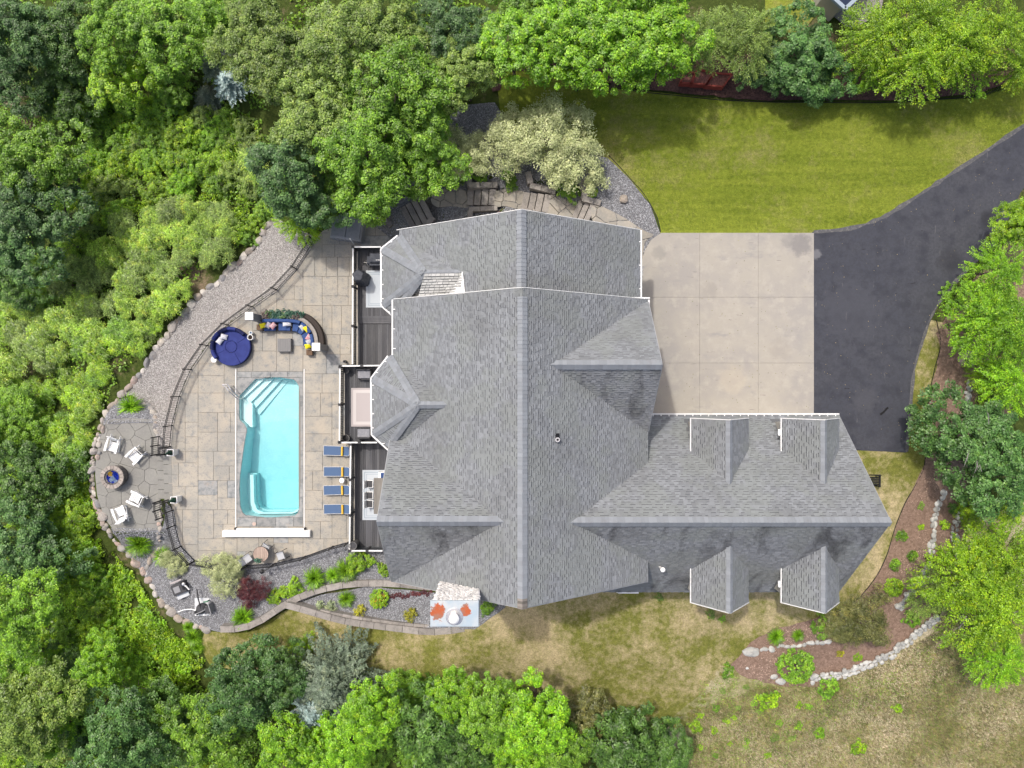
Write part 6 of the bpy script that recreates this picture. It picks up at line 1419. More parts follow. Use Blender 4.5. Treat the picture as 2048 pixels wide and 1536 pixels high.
# ------------------------------------------------------------------ loungers and patio furniture
M['navyf'] = mat('blue_sling', (.075, .13, .24), .7, bump=(80, .2)); M['yelf'] = mat('yellow_fabric', (.72, .46, .06), .7); M['frame'] = mat('light_frame', (.5, .5, .5), .4); M['navy'] = mat('royal_blue_fabric', (.024, .034, .16), .8, [(3, (.034, .05, .21), .4, .7)], bump=(30, .25)); M['navyd'] = mat('navy_cushion', (.03, .065, .19), .8, [(3, (.045, .09, .24), .4, .7)], bump=(20, .3)); M['navydark'] = mat('dark_navy_cushion', (.012, .016, .07), .8)
M['wick'] = mat('gray_wicker', (.23, .225, .22), .8, bump=(60, .6)); M['wickb'] = mat('brown_wicker', (.15, .095, .06), .8, bump=(60, .6)); M['wickd'] = mat('dark_wicker', (.05, .04, .035), .8, bump=(60, .6))
def cushion(mb, c, d, rz=0, mi=0, puff=.6):
    """pillow: puffed grid"""
    n_ = 6; vs = []; c = Vector(c); mt = Matrix.Rotation(rz, 3, 'Z')
    for sgn in (1, -1):
        for i in range(n_ + 1):
            for j in range(n_ + 1):
                u, v_ = 2 * i / n_ - 1, 2 * j / n_ - 1; k = max(0, (1 - u * u) * (1 - v_ * v_)) ** .4; pin = 1 - .07 * (1 - abs(u) ** 2) * (abs(v_) ** 3) - .07 * (1 - abs(v_) ** 2) * (abs(u) ** 3)
                vs.append(c + mt @ Vector((u * d[0] / 2 * (pin if puff > .5 else 1), v_ * d[1] / 2 * (pin if puff > .5 else 1), sgn * d[2] / 2 * k)))
    m_ = (n_ + 1) ** 2; fs = []
    for i in range(n_):
        for j in range(n_):
            a = i * (n_ + 1) + j; fs += [(a, a + n_ + 1, a + n_ + 2, a + 1), (m_ + a + 1, m_ + a + n_ + 2, m_ + a + n_ + 1, m_ + a)]
    return mb.add(vs, fs, mi)
def lounger():
    e = empty('sun_lounger', (0, 0, 0), 0, None, 'sun lounger')
    MB().bbox((-.27, 0, .33), (1.18, .58, .03), .01).build('sling', 'navyf', e, world=False)
    MB().box((.6, 0, .43), (.58, .58, .03), ry=-.35).build('backrest', 'navyf', e, world=False)
    for s_ in (-1, 1):
        MB().tube([(-.88, s_ * .31, .33), (.32, s_ * .31, .33), (.78, s_ * .31, .5), (.88, s_ * .22, .54)], .02).build('side_tube', 'frame', e, world=False)
        for x in (-.7, .35): MB().box((x, s_ * .3, .16), (.04, .04, .33)).build('leg', 'frame', e, world=False)
    MB().tube([(.88, -.22, .54), (.88, .22, .54)], .02).build('end_tube', 'frame', e, world=False); MB().tube([(-.88, -.31, .33), (-.88, .31, .33)], .02).build('end_tube', 'frame', e, world=False)
    MB().cyl((.38, -.3, .47), (.38, .3, .47), .07, .07, 14).build('roll_pillow', 'yelf', e, world=False)
    return e
lo = lounger()
for k, (py, lb) in enumerate(((901.5, 'blue sun lounger with yellow roll, first below the middle deck'), (943, 'blue sun lounger just above the small white round table'), (980, 'blue sun lounger just below the small white round table'), (1018, 'blue sun lounger closest to the pool cover housing'))):
    o = lo if k == 0 else copy_tree(lo); p = P(674.5, py, .3); o.location = (p.x + rt.uniform(-.03, .01), p.y, 0); o.rotation_euler = (0, 0, R(rt.uniform(-2.5, 2.5))); o['label'] = lb; o['group'] = 'sun loungers beside the pool'
def rtable(px, py, z, r, label, m='whitep', holes=False, name='side_table', cat='side table', base='frame'):
    p = P(px, py, z); e = empty(name, (p.x, p.y, 0), 0, label, cat)
    MB().lathe((0, 0, z - .03), [(0, .03), (r * .96, .03), (r, .015), (r * .96, 0), (0, 0)], 28).build('table_top', m, e, world=False)
    if holes:
        for k in range(8): a = k * .785; MB().box((math.cos(a) * r * .6, math.sin(a) * r * .6, z + .003), (r * .35, .02, .004), a).build('top_slot', 'frame', e, world=False)
    for k in range(3): a = k * 2.094; MB().cyl((math.cos(a) * r * .7, math.sin(a) * r * .7, 0), (math.cos(a) * r * .4, math.sin(a) * r * .4, z - .03), .018).build('leg', base, e, world=False)
    return e
rtable(683.5, 961, .45, .17, 'small white round metal table between the second and third lounger', holes=True)
rtable(427.5, 719, .48, .2, 'plain white round stool table beside the round daybed')
def pot(px, py, z0, hh, r0, r1, label, m='whitep', inner='black', g_=None, fillm=None):
    p = P(px, py, z0 + hh); e = empty('plant_pot', (p.x, p.y, z0), 0, label, 'plant pot', g_)
    MB().lathe((0, 0, 0), [(0, 0), (r0, 0), (r1, hh), (r1 - .03, hh), (r1 - .045, hh - .12)], 24).build('pot', m, e, world=False)
    MB().lathe((0, 0, hh - .12), [(r1 - .04, 0), (0, .01)], 24).build('soil', inner, e, world=False)
    return e
M['soil'] = mat('dark_soil', (.03, .02, .015), .95); M['bluein'] = mat('blue_glaze', (.05, .16, .28), .3); M['charc'] = mat('charcoal_resin', (.06, .06, .065), .6); M['rimg'] = mat('gray_rim_pot', (.16, .155, .15), .6)
pot(500, 674.5, 0, .5, .15, .19, 'larger white round pot with dark soil by the round daybed', inner='soil'); pot(501, 665.5, 0, .42, .09, .115, 'smaller white cup pot with blue inside behind the larger one', inner='bluein')
# round daybed
c = P(463, 693.5, .38); db = empty('round_daybed', (c.x, c.y, 0), 0, 'large round royal blue daybed with canopy cushions and two pale pillows', 'daybed'); rd = 1.24
MB().lathe((0, 0, 0), [(rd - .06, 0), (rd, .05), (rd, .28), (rd - .02, .3)], 48).build('base', 'navydark', db, world=False)
gaps = (R(32), R(207), R(299))
for a0, a1 in ((gaps[0], gaps[1]), (gaps[1], gaps[2]), (gaps[2], gaps[0] + 2 * math.pi)):
    n_ = 18; mb = MB(); r0, r1 = .39, rd + .01; e0 = .012; vs = []
    for zz, k in ((.26, 0), (.40, 0), (.42, .03)):
        for i in range(n_ + 1):
            a = a0 + e0 + (a1 - a0 - 2 * e0) * i / n_; vs += [((r0 + k) * math.cos(a), (r0 + k) * math.sin(a), zz), ((r1 - k) * math.cos(a), (r1 - k) * math.sin(a), zz)]
    m_ = 2 * (n_ + 1); fs = [(2 * m_ + 2 * i, 2 * m_ + 2 * i + 1, 2 * m_ + 2 * i + 3, 2 * m_ + 2 * i + 2) for i in range(n_)]
    for l_ in (0, 1):
        for i in range(n_):
            A_, B_ = l_ * m_, (l_ + 1) * m_; fs += [(A_ + 2 * i + 1, A_ + 2 * i + 3, B_ + 2 * i + 3, B_ + 2 * i + 1), (A_ + 2 * i + 2, A_ + 2 * i, B_ + 2 * i, B_ + 2 * i + 2)]
        fs += [(l_ * m_, l_ * m_ + 1, (l_ + 1) * m_ + 1, (l_ + 1) * m_), (l_ * m_ + 2 * n_ + 1, l_ * m_ + 2 * n_, (l_ + 1) * m_ + 2 * n_, (l_ + 1) * m_ + 2 * n_ + 1)]
    mb.add(vs, fs).build('seat_cushion', 'navy', db, world=False)
MB().lathe((0, 0, 0), [(.375, .3), (.375, .41), (.35, .43), (0, .43)], 32).build('ottoman_cushion', 'navy', db, world=False)
for k in range(6):
    a = R(55 + k * 30); m_ = MB(); 
    vs = []; n_ = 8
    for zz, r0, r1 in ((.4, rd - .2, rd + .05), (.68, rd - .16, rd + .06), (.75, rd - .09, rd)):
        for i in range(n_ + 1):
            q = a + R(-14 + 28 * i / n_); vs += [(r0 * math.cos(q), r0 * math.sin(q), zz), (r1 * math.cos(q), r1 * math.sin(q), zz)]
    mm = 2 * (n_ + 1); fs = [(2 * mm + 2 * i, 2 * mm + 2 * i + 1, 2 * mm + 2 * i + 3, 2 * mm + 2 * i + 2) for i in range(n_)]
    for l_ in (0, 1):
        for i in range(n_): A_, B_ = l_ * mm, (l_ + 1) * mm; fs += [(A_ + 2 * i + 1, A_ + 2 * i + 3, B_ + 2 * i + 3, B_ + 2 * i + 1), (A_ + 2 * i + 2, A_ + 2 * i, B_ + 2 * i, B_ + 2 * i + 2)]
        fs += [(l_ * mm, l_ * mm + 1, (l_ + 1) * mm + 1, (l_ + 1) * mm), (l_ * mm + 2 * n_ + 1, l_ * mm + 2 * n_, (l_ + 1) * mm + 2 * n_, (l_ + 1) * mm + 2 * n_ + 1)]
    m_.add(vs, fs).build('back_cushion', 'navy' if k % 2 else 'navydark', db, world=False)
M['pale'] = mat('pale_patterned_fabric', (.62, .62, .66), .8, [(14, (.38, .38, .45), .55, .62)]); M['pink'] = mat('pink_patterned_fabric', (.58, .25, .28), .8, [(12, (.55, .5, .5), .48, .56)]); M['mauve'] = mat('mauve_gray_fabric', (.36, .32, .38), .8, [(12, (.5, .5, .5), .5, .6)]); M['yelp'] = mat('lemon_fabric', (.78, .68, .02), .8); M['grayp'] = mat('light_gray_fabric', (.48, .49, .5), .8)
def pillow(px, py, z, w, d, rz, m, label, tilt=.45, g_='scatter pillows on the outdoor seats'):
    p = P(px, py, z); o = cushion(MB(), (0, 0, 0), (w, d, .16)).build('pillow', m, None, True); o.location = p; o.rotation_euler = (tilt * math.sin(rz), tilt * math.cos(rz), rz); tag(o, label, 'pillow', g_); return o
pillow(448, 673.5, .6, .44, .34, R(-15), 'pale', 'pale patterned pillow near the top of the round daybed'); pillow(439.5, 682, .6, .42, .36, R(55), 'pale', 'pale patterned pillow leaning left on the round daybed')
# curved sectional
sf = empty('curved_sofa', (*P(575, 652)[0:2], 0), 0, 'curved stone backed bench with royal blue cushions wrapping the coffee table', 'sofa')
bk = smooth([(P(a, b, .42).x, P(a, b, .42).y) for a, b in ((524,640),(545,639),(570,639),(592,640.5),(606,645),(618,655),(626,668),(629,682),(629,694))], 4)
def band(pts, o0, o1, z0, z1, t0=0, t1=1, bev=.02):
    n_ = len(pts); i0, i1 = int(round(t0 * (n_ - 1))), int(round(t1 * (n_ - 1))); L_, R_ = [], []
    for i in range(i0, i1 + 1):
        d = (Vector(pts[min(n_ - 1, i + 1)]) - Vector(pts[max(0, i - 1)])).normalized(); nn = Vector((-d.y, d.x)); L_.append(Vector(pts[i]) + nn * o0); R_.append(Vector(pts[i]) + nn * o1)
    mb = MB(); k = len(L_); vs = []
    for zz, s_ in ((z0, 0), (z1 - bev, 0), (z1, bev)):
        for a, b in zip(L_, R_): q = (b - a).normalized() * s_; vs += [(*(a + q), zz), (*(b - q), zz)]
    m_ = 2 * k; fs = [(2 * m_ + 2 * i, 2 * m_ + 2 * i + 1, 2 * m_ + 2 * i + 3, 2 * m_ + 2 * i + 2) for i in range(k - 1)]
    for l_ in (0, 1):
        A_, B_ = l_ * m_, (l_ + 1) * m_
        for i in range(k - 1): fs += [(A_ + 2 * i + 1, A_ + 2 * i + 3, B_ + 2 * i + 3, B_ + 2 * i + 1), (A_ + 2 * i + 2, A_ + 2 * i, B_ + 2 * i, B_ + 2 * i + 2)]
        fs += [(A_, A_ + 1, B_ + 1, B_), (A_ + 2 * k - 1, A_ + 2 * k - 2, B_ + 2 * k - 2, B_ + 2 * k - 1)]
    return mb.add(vs, [f[::-1] for f in fs])
band(bk, .0, -.72, 0, .34).build('base', 'wickd', sf)
for t0, t1 in ((.02, .17), (.175, .325), (.33, .48), (.485, .64), (.645, .82), (.825, .98)):
    band(bk, -.2, -.74, .34, .46, t0, t1, .03).build('seat_cushion', 'navyd', sf)
for t0, t1 in ((.02, .24), (.25, .48), (.49, .72), (.74, .97)):
    band(bk, .02, -.2, .4, .74, t0, t1, .05).build('back_cushion', 'navyd', sf)
band(bk, .28, .03, 0, .62, .3, 1).build('back_wall', 'timber', sf); band(bk, .28, .03, 0, .56, 0, .3).build('back_wall', 'wick', sf)
band(bk, .62, .32, 0, .5, .46, 1).build('outer_planter', 'wickd', sf)
for px, py, rz, m, lb in ((526, 651, 20, 'yelp', 'lemon yellow pillow at the western end of the curved sofa'), (537, 650, 60, 'mauve', 'mauve gray pillow between the lemon and the pink one'), (546, 651.5, 50, 'pink', 'pink and white pillow on the long side of the sofa'), (574, 648.5, 5, 'pale', 'wide white pillow alone in the middle of the sofa'), (605, 655, -55, 'grayp', 'light gray pillow at the bend of the sofa'), (613, 657.5, -50, 'yelp', 'lemon yellow pillow at the bend of the sofa'), (617.5, 675, 60, 'pink', 'pink striped pillow on the short side of the sofa'), (618.5, 683.5, 30, 'grayp', 'light gray pillow between the pink and lowest lemon one'), (616, 692, 20, 'yelp', 'lemon yellow pillow at the southern end of the sofa')):
    pillow(px, py, .68, .42 if lb.find('wide') < 0 else .56, .34 if lb.find('wide') < 0 else .26, R(rz), m, lb)
c = P(568, 690, .4); tb_ = empty('coffee_table', (c.x, c.y, 0), 0, 'gray wicker cube coffee table in front of the curved sofa', 'coffee table'); MB().bbox((0, 0, .19), (.9, .86, .38), .02).build('body', 'wick', tb_, world=False)
for k in range(8): MB().box((-.385 + k * .11, 0, .395), (.1, .85, .016)).build('top_slat', 'wick', tb_, world=False)
for px, py, lb in ((519, 654.5, 'brown wicker end table at the western end of the sofa'), (618.5, 705, 'brown wicker end table below the southern end of the sofa')):
    c = P(px, py, .42); e = empty('end_table', (c.x, c.y, 0), 0, lb, 'side table', 'end tables of the curved sofa'); MB().bbox((0, 0, .40), (.4, .38, .04), .01).build('table_top', 'wickb', e, world=False)
    for a in (-1, 1):
        for b_ in (-1, 1): MB().box((a * .17, b_ * .16, .19), (.04, .04, .38)).build('leg', 'wickd', e, world=False)
    MB().box((0, 0, .12), (.34, .32, .02)).build('shelf', 'wickb', e, world=False)
M['pillar'] = mat('gray_pillar', (.26, .26, .27), .7)
for px, py, lb in ((498, 632, 'gray tapering patio pillar with white cap at the western end of the sofa'), (631.8, 693.5, 'gray tapering patio pillar with white cap at the southern end of the sofa')):
    hh = 2.1; c = P(px, py, hh); e = empty('pillar', (c.x, c.y, 0), 0, lb, 'pillar', 'pillars beside the sofa'); b = MB(); w0, w1 = .22, .2
    vs = [(x * w, y * w, z) for z, w in ((0, w0), (hh - .1, w1)) for x, y in ((-1, -1), (1, -1), (1, 1), (-1, 1))]; b.add(vs, [(0, 1, 5, 4), (1, 2, 6, 5), (2, 3, 7, 6), (3, 0, 4, 7)]).build('shaft', 'pillar', e, world=False); MB().bbox((0, 0, hh - .04), (.52, .5, .09), .015).build('cap', 'whitep', e, world=False)
# planting behind the sofa
pb_ = empty('plant_row', (*P(562, 628)[0:2], 0), 0, 'row of teal and brown leafy plants in the trough behind the sofa', 'plants')
a, b = P(528, 634, .3), P(600, 634, .3); MB().bbox(((a.x + b.x) / 2, a.y, .22), (b.x - a.x, .34, .44), .02).build('trough', 'wick', pb_)
for k in range(11):
    q = P(530 + k * 6.6, 628 + rt.uniform(-3, 4), .8); m_ = rt.choice(('l_fake', 'l_fake', 'l_fakered', 'l_blue')); o = inst('foliage', K['herb', 0], q, (0, 0, rt.uniform(0, 6)), (.85, .85, 1.1), pb_, M[m_]); o.location.z = .52
pl_ = empty('potted_plant', (*P(604, 632)[0:2], 0), 0, 'square gray pot at the eastern end of the plant row', 'plant pot'); MB().bbox((0, 0, .28), (.3, .3, .56), .02).build('pot', 'timber', pl_, world=False)
# bistro set
M['wood'] = mat('weathered_table_wood', (.42, .32, .26), .7, [(5, (.30, .22, .18), .45, .65, (5, .6, 1))], bump=(20, .3), objr=(.92, 1.08))
c = P(521.5, 1108.5, .72); bt = empty('bistro_table', (c.x, c.y, 0), 0, 'round weathered wood bistro table by the south fence', 'table')
for k in range(8):
    x0, x1 = -.5 + k * .125, -.5 + (k + 1) * .125 - .008; r_ = .5; f_ = lambda x: math.sqrt(max(.0004, r_ * r_ - x * x)); xs_ = [x0, (x0 + x1) / 2, x1]
    MB().prism([(x, -f_(x)) for x in xs_] + [(x, f_(x)) for x in xs_[::-1]], .69, .72).build('table_plank', 'wood', bt, world=False)
MB().lathe((0, 0, .66), [(.51, 0), (.51, .065), (.495, .065), (.495, 0)], 32).build('rim', 'black', bt, world=False)
for k in range(4): a = .785 + k * 1.571; MB().cyl((math.cos(a) * .4, math.sin(a) * .4, 0), (math.cos(a) * .12, math.sin(a) * .12, .66), .018).build('leg', 'black', bt, world=False)
M['ch'] = mat('light_sling', (.44, .45, .47), .7)
def pchair():
    e = empty('patio_chair', (0, 0, 0), 0, None, 'chair')
    MB().bbox((0, 0, .43), (.5, .5, .04), .01).build('seat', 'ch', e, world=False); b = MB(); b.box((-.3, 0, .68), (.03, .5, .5), ry=-.25); b.build('backrest', 'ch', e, world=False)
    for s_ in (-1, 1):
        MB().tube([(.28, s_ * .28, .0), (.26, s_ * .28, .62), (-.26, s_ * .28, .64), (-.36, s_ * .26, .94)], .018).build('arm_tube', 'black', e, world=False); MB().tube([(-.2, s_ * .28, .62), (-.38, s_ * .28, 0)], .018).build('leg', 'black', e, world=False)
    return e
pc = pchair()
for k, (px, py, rz, lb) in enumerate(((495, 1117, 35, 'light gray sling chair left of the bistro table'), (562, 1111, 200, 'light gray sling chair standing apart right of the bistro table'), (531, 1099, 235, 'gray chair mostly hidden behind the bistro table'))):
    o = pc if k == 0 else copy_tree(pc); p = P(px, py, .4); o.location = (p.x, p.y + (.1 if k == 2 else 0), 0); o.rotation_euler = (0, 0, R(rz)); o['label'] = lb; o['group'] = 'chairs of the bistro set'
tp = empty('potted_plant', (*P(517, 1121, .8)[0:2], .72), 0, 'small bright green potted plant on the bistro table edge', 'potted plant'); MB().lathe((0, 0, 0), [(0, 0), (.07, 0), (.09, .14), (.07, .14)], 14).build('pot', 'charc', tp, world=False); q = inst('foliage', K['herb', 0], (0, 0, .15)); q.parent = tp; q.scale = (.62, .5, .6); q.material_slots[0].link = 'OBJECT'; q.material_slots[0].material = M['l_fake']
# spa with cover
M['spac'] = mat('spa_cover', (.27, .275, .29), .6, [(5, (.22, .225, .24), .5, .7)]); M['spaside'] = mat('spa_side', (.36, .36, .37), .7, [(6, (.28, .28, .28), .5, .7)])
c = P(690, 455, .9); sp = empty('hot_tub', (c.x + .1, c.y, 0), R(-8), 'covered hot tub with light gray sides under the overhanging tree', 'hot tub')
MB().bbox((0, 0, .42), (2.05, 1.5, .84), .05).build('cabinet', 'spaside', sp, world=False)
for s_ in (-1, 1): MB().bbox((s_ * .475, .05, .89), (.93, 1.4, .09), .03).build('cover_panel', 'spac', sp, world=False)
for k in range(8): MB().box((-.9 + k * .26, -.76, .42), (.22, .02, .74)).build('side_panel', 'spaside', sp, world=False)
# ------------------------------------------------------------------ decks
M['board'] = mat('deck_board', (.085, .086, .095), .7, [(3, (.12, .12, .125), .45, .7, (1, .15, 1)), (22, (.06, .062, .068), .55, .75)], objr=(.75, 1.3)); M['railp'] = mat('rail_panel', (.075, .08, .085), .5); M['postd'] = mat('post_dark', (.04, .04, .044), .6)
dk = empty('deck', (-9, -3, 0), 0, 'dark composite deck with white topped railing along the west side of the house', 'deck')
def boards(x0, x1, y0, y1, z, w=.145):
    n_ = int(round((x1 - x0) / w)); w = (x1 - x0) / n_
    for i in range(n_): MB().box((x0 + w * (i + .5), (y0 + y1) / 2, z - .02), (w - .012, y1 - y0, .04)).build('board', 'board', dk)
zN, zM = .4, .55
X0 = P(715, 0, zN).x; yN1, yN0 = P(0, 499, zN).y, P(0, 733, zM).y
boards(X0, -6.3, P(0, 632, zN).y, yN1, zN); 
for k in range(4): MB().box(((X0 - 6.3) / 2, P(0, 634 + k * 3.6, zN).y, zN - .02 - k * .03), (-6.3 - X0, .125, .04)).build('step_board', 'board', dk)
boards(X0, -6.3, yN0, P(0, 648, zN).y, zN - .14)
XM = P(689, 0, zM).x; boards(XM, -6.3, P(0, 884, zM).y, yN0, zM)
XS = P(709, 0, zN).x; boards(XS, -6.3, P(0, 1099, zN).y, P(0, 886.5, zN).y, zN)
MB().box(((X0 - 6.3) / 2, (yN0 + yN1) / 2, .12), (-6.3 - X0 - .02, yN1 - yN0 - .02, .2)).build('frame', 'postd', dk); MB().box(((XM - 6.3) / 2, (yN0 + P(0, 884, zM).y) / 2, .25), (-6.3 - XM - .02, yN0 - P(0, 884, zM).y - .02, .5)).build('frame', 'postd', dk); MB().box(((XS - 6.3) / 2, (P(0, 1099, zN).y + P(0, 886.5, zN).y) / 2, .18), (-6.3 - XS - .02, P(0, 886.5, zN).y - P(0, 1099, zN).y - .02, .34)).build('frame', 'postd', dk)
def rail(a, b, z, posts=2):
    """white cap rail at its px position (top), dark panel beneath"""
    zt = z + 1.07; A_, B_ = P(*a, zt), P(*b, zt); d = (B_ - A_); L_ = d.length; ang = math.atan2(d.y, d.x); m_ = (A_ + B_) / 2
    MB().box((m_.x, m_.y, zt), (L_, .085, .04), ang).build('cap_rail', 'whitep', dk); MB().box((m_.x, m_.y, z + .14), (L_, .06, .06), ang).build('bottom_rail', 'railp', dk); MB().box((m_.x, m_.y, zt - .05), (L_, .05, .06), ang).build('top_rail', 'railp', dk)
    k = int(L_ / .11)
    for j in range(k): q = A_ + d * ((j + .5) / k); inst('baluster', BAL, (q.x, q.y, z + .16), (0, 0, ang), (1, 1, 1), dk)
    for j in range(posts): t = j / max(1, posts - 1); q = A_ + d * t; o = inst('rail_post', PST, (q.x, q.y, z - .1), (0, 0, ang), (1, 1, 1), dk)
BAL = MB().box((0, 0, .43), (.085, .02, .86)).mesh('baluster'); BAL.materials.append(M['railp']); PST = MB().box((0, 0, .62), (.12, .12, 1.24)).box((0, 0, 1.27), (.16, .16, .07)).mesh('rail_post'); PST.materials.append(M['postd'])
rail((706, 494), (765, 494), zN, 2); rail((706, 494), (705, 731), zN, 4); rail((681, 732), (766, 731), zM, 3); rail((680, 734), (679, 884), zM, 3); rail((680, 885), (757, 885), zM, 3); rail((701.5, 888), (699, 1101), zN, 4); rail((700, 1101.5), (768, 1101.5), zN, 3)
MB().cyl((P(707, 492, .3).x, P(707, 492, .3).y + .15, 0), (P(707, 484, 1.2).x, P(707, 484, 1.2).y, 2.2), .035).build('downspout', 'whitep', dk)
# deck furnishing
M['rugw'] = mat('white_rug', (.50, .54, .58), .9); M['rugb'] = mat('rug_blue_gray', (.30, .36, .42), .9); M['rugc'] = mat('rug_cream', (.58, .54, .53), .9); M['rugr'] = mat('rug_rose_gray', (.44, .40, .40), .9); M['rugl'] = mat('rug_pale', (.56, .53, .52), .9)
def rug(x0, y0, x1, y1, z, rings, label):
    a, b = P(x0, y1, z), P(x1, y0, z); e = empty('rug', ((a.x + b.x) / 2, (a.y + b.y) / 2, z), 0, label, 'rug'); w, hh = b.x - a.x, b.y - a.y
    for k, (ins_, m) in enumerate(rings): MB().box((0, 0, .008 + k * .003), (w - ins_ * 2, hh - ins_ * 2, .012)).build('rug_border' if k < len(rings) - 1 else 'rug_field', m, e, world=False)
    return e
rug(732, 541, 790, 615, zN, [(0, 'rugw'), (.13, 'rugb'), (.17, 'rugw'), (.24, 'rugb'), (.27, 'rugw')], 'white rug with thin blue-gray border lines under the covered heater')
rug(701.5, 775, 775, 854, zM, [(0, 'charc'), (.03, 'rugr'), (.16, 'rugc'), (.25, 'rugl'), (.36, 'rugr')], 'cream rug with rosy border in the middle deck between two covered chairs')
rug(725, 940, 790, 1040, zN, [(0, 'rugw'), (.12, 'rugb'), (.17, 'rugw'), (.26, 'rugb'), (.29, 'rugw')], 'white rug with gray border lines under the long dining table')
M['cover'] = mat('dark_fabric_cover', (.055, .06, .075), .7, [(4, (.09, .095, .11), .45, .7)], bump=(8, .6, .05))
c = P(726, 558, zN); hc = empty('covered_heater', (c.x, c.y, zN + .02), 0, 'dark fabric covered conical patio heater standing on the white rug corner', 'patio heater')
vs = MB(); vs.lathe((0, 0, 0), [(.52, 0), (.50, .35), (.42, .7), (.36, 1.25), (.36, 1.5), (.30, 1.58), (0, 1.62)], 20); o = vs.build('fabric_cover', 'cover', hc, world=False)
rr2 = random.Random(4)
for v_ in o.data.vertices:
    a = math.atan2(v_.co.y, v_.co.x); k = 1 + .1 * math.sin(5 * a) + rr2.uniform(-.03, .03); v_.co.x *= k; v_.co.y *= k
c = P(754, 521, zN + .9); gr = empty('grill', (c.x - .05, c.y + .05, zN), 0, 'long grill under a black cover with small white lettering on the north deck', 'grill')
MB().bbox((.15, .12, .48), (1.15, .6, .92), .06).build('grill_cover', 'cover', gr, world=False); MB().bbox((-.5, .02, .38), (.3, .5, .7), .04).build('side_shelf', 'cover', gr, world=False); MB().box((-.1, -.28, .70), (.8, .12, .06)).build('front_shelf', 'cover', gr, world=False); MB().tube([(-.9, -.1, .05), (-.85, -.12, .55), (-.5, -.15, .6)], .02).build('handle', 'steel', gr, world=False)
lt = MB(); x = -.02
for w_ in (.05, .03, .03, 0, .05, .03, .03, .025, .03, .03, .03, .02):   # the cover's lettering is only a run of small white strokes at this distance
    if w_: lt.box((x + w_ / 2, -.02, .945), (w_ * .8, .05 if w_ > .04 else .035, .004))
    x += (w_ or .025) + .004
lt.build('lettering', 'whitep', gr, world=False)
M['chc'] = mat('gray_seat_cover', (.23, .235, .26), .8, [(8, (.30, .30, .32), .45, .7)], bump=(40, .3))
for px, py, rz, lb in ((727.5, 748.5, 90, 'square gray covered armchair at the upper end of the middle deck'), (727, 866.5, -90, 'square gray covered armchair at the lower end of the middle deck')):
    c = P(px, py, zM + .5); e = empty('armchair', (c.x, c.y, zM), 0, lb, 'armchair', 'covered armchairs of the middle deck')
    MB().bbox((0, 0, .45), (.84, .54, .12), .03).build('seat', 'chc', e, world=False); s_ = 1 if rz > 0 else -1; MB().bbox((.1, -s_ * .33, .32), (.62, .1, .1), .02).build('footrest', 'charc', e, world=False)
    MB().bbox((0, s_ * .3, .36), (.9, .1, .66), .03).build('backrest', 'charc', e, world=False)
    for a in (-1, 1): MB().box((a * .44, 0, .3), (.06, .56, .5)).build('side', 'charc', e, world=False)
pot(692, 741, zM, .55, .15, .2, 'dark round pot with white centre in the upper corner of the middle deck', 'charc', 'charc'); pot(691.5, 876.5, zM, .5, .2, .24, 'round pot with pale rim in the lower corner of the middle deck', 'rimg', 'black'); pot(705.5, 1092, zN, 1.15, .2, .26, 'tall gray cylindrical pot in the corner of the south deck', 'rimg', 'charc')
pot(689, 723, 0, .45, .09, .1, 'small dark post cap pot outside the middle deck corner', 'charc', 'charc')
M['twood'] = mat('gray_table_wood', (.20, .185, .165), .7, [(4, (.25, .235, .21), .45, .65, (6, .4, 1))], bump=(20, .3), objr=(.9, 1.1))
c = P(759, 992, zN + .75); dt = empty('dining_table', (c.x + .1, c.y, zN), 0, 'long gray slatted dining table half hidden by the west gable', 'dining table')
for k in range(9): MB().box((-.42 + k * .113, 0, .74), (.108, 1.64 + .7, .03)).build('table_plank', 'twood', dt, world=False)
for a in (-1, 1):
    for b_ in (-1, 1): MB().box((a * .42, b_ * 1.05, .36), (.07, .07, .72)).build('leg', 'twood', dt, world=False)
def dchair():
    e = empty('dining_chair', (0, 0, 0), 0, None, 'chair'); MB().bbox((0, 0, .44), (.46, .5, .03), .01).build('seat', 'whitep', e, world=False); MB().bbox((.0, 0, .47), (.36, .42, .03), .01).build('seat_pad', 'charc', e, world=False)
    MB().box((-.24, 0, .68), (.03, .5, .46), ry=-.2).build('backrest', 'whitep', e, world=False)
    for a in (-1, 1):
        for b_ in (-1, 1): MB().box((a * .2, b_ * .22, .22), (.03, .03, .44)).build('leg', 'whitep', e, world=False)
    return e
dc = dchair()
for k, (py, lb) in enumerate(((968, 'white dining chair with dark pad nearest the blue cushion'), (991, 'middle white dining chair with dark pad on the west side of the table'), (1008, 'lower white dining chair with dark pad on the west side of the table'))):
    o = dc if k == 0 else copy_tree(dc); p = P(739, py, zN + .5); o.location = (p.x, p.y, zN + .02); o['label'] = lb; o['group'] = 'white chairs at the dining table'
c = P(767, 951, zN + .6); e = empty('storage_box', (c.x, c.y, zN + .02), 0, 'white framed seat with navy cushion above the dining table', 'chair'); MB().bbox((0, 0, .25), (.7, .46, .5), .02).build('frame', 'whitep', e, world=False); MB().bbox((.02, 0, .54), (.4, .34, .09), .03).build('cushion', 'navyd', e, world=False)
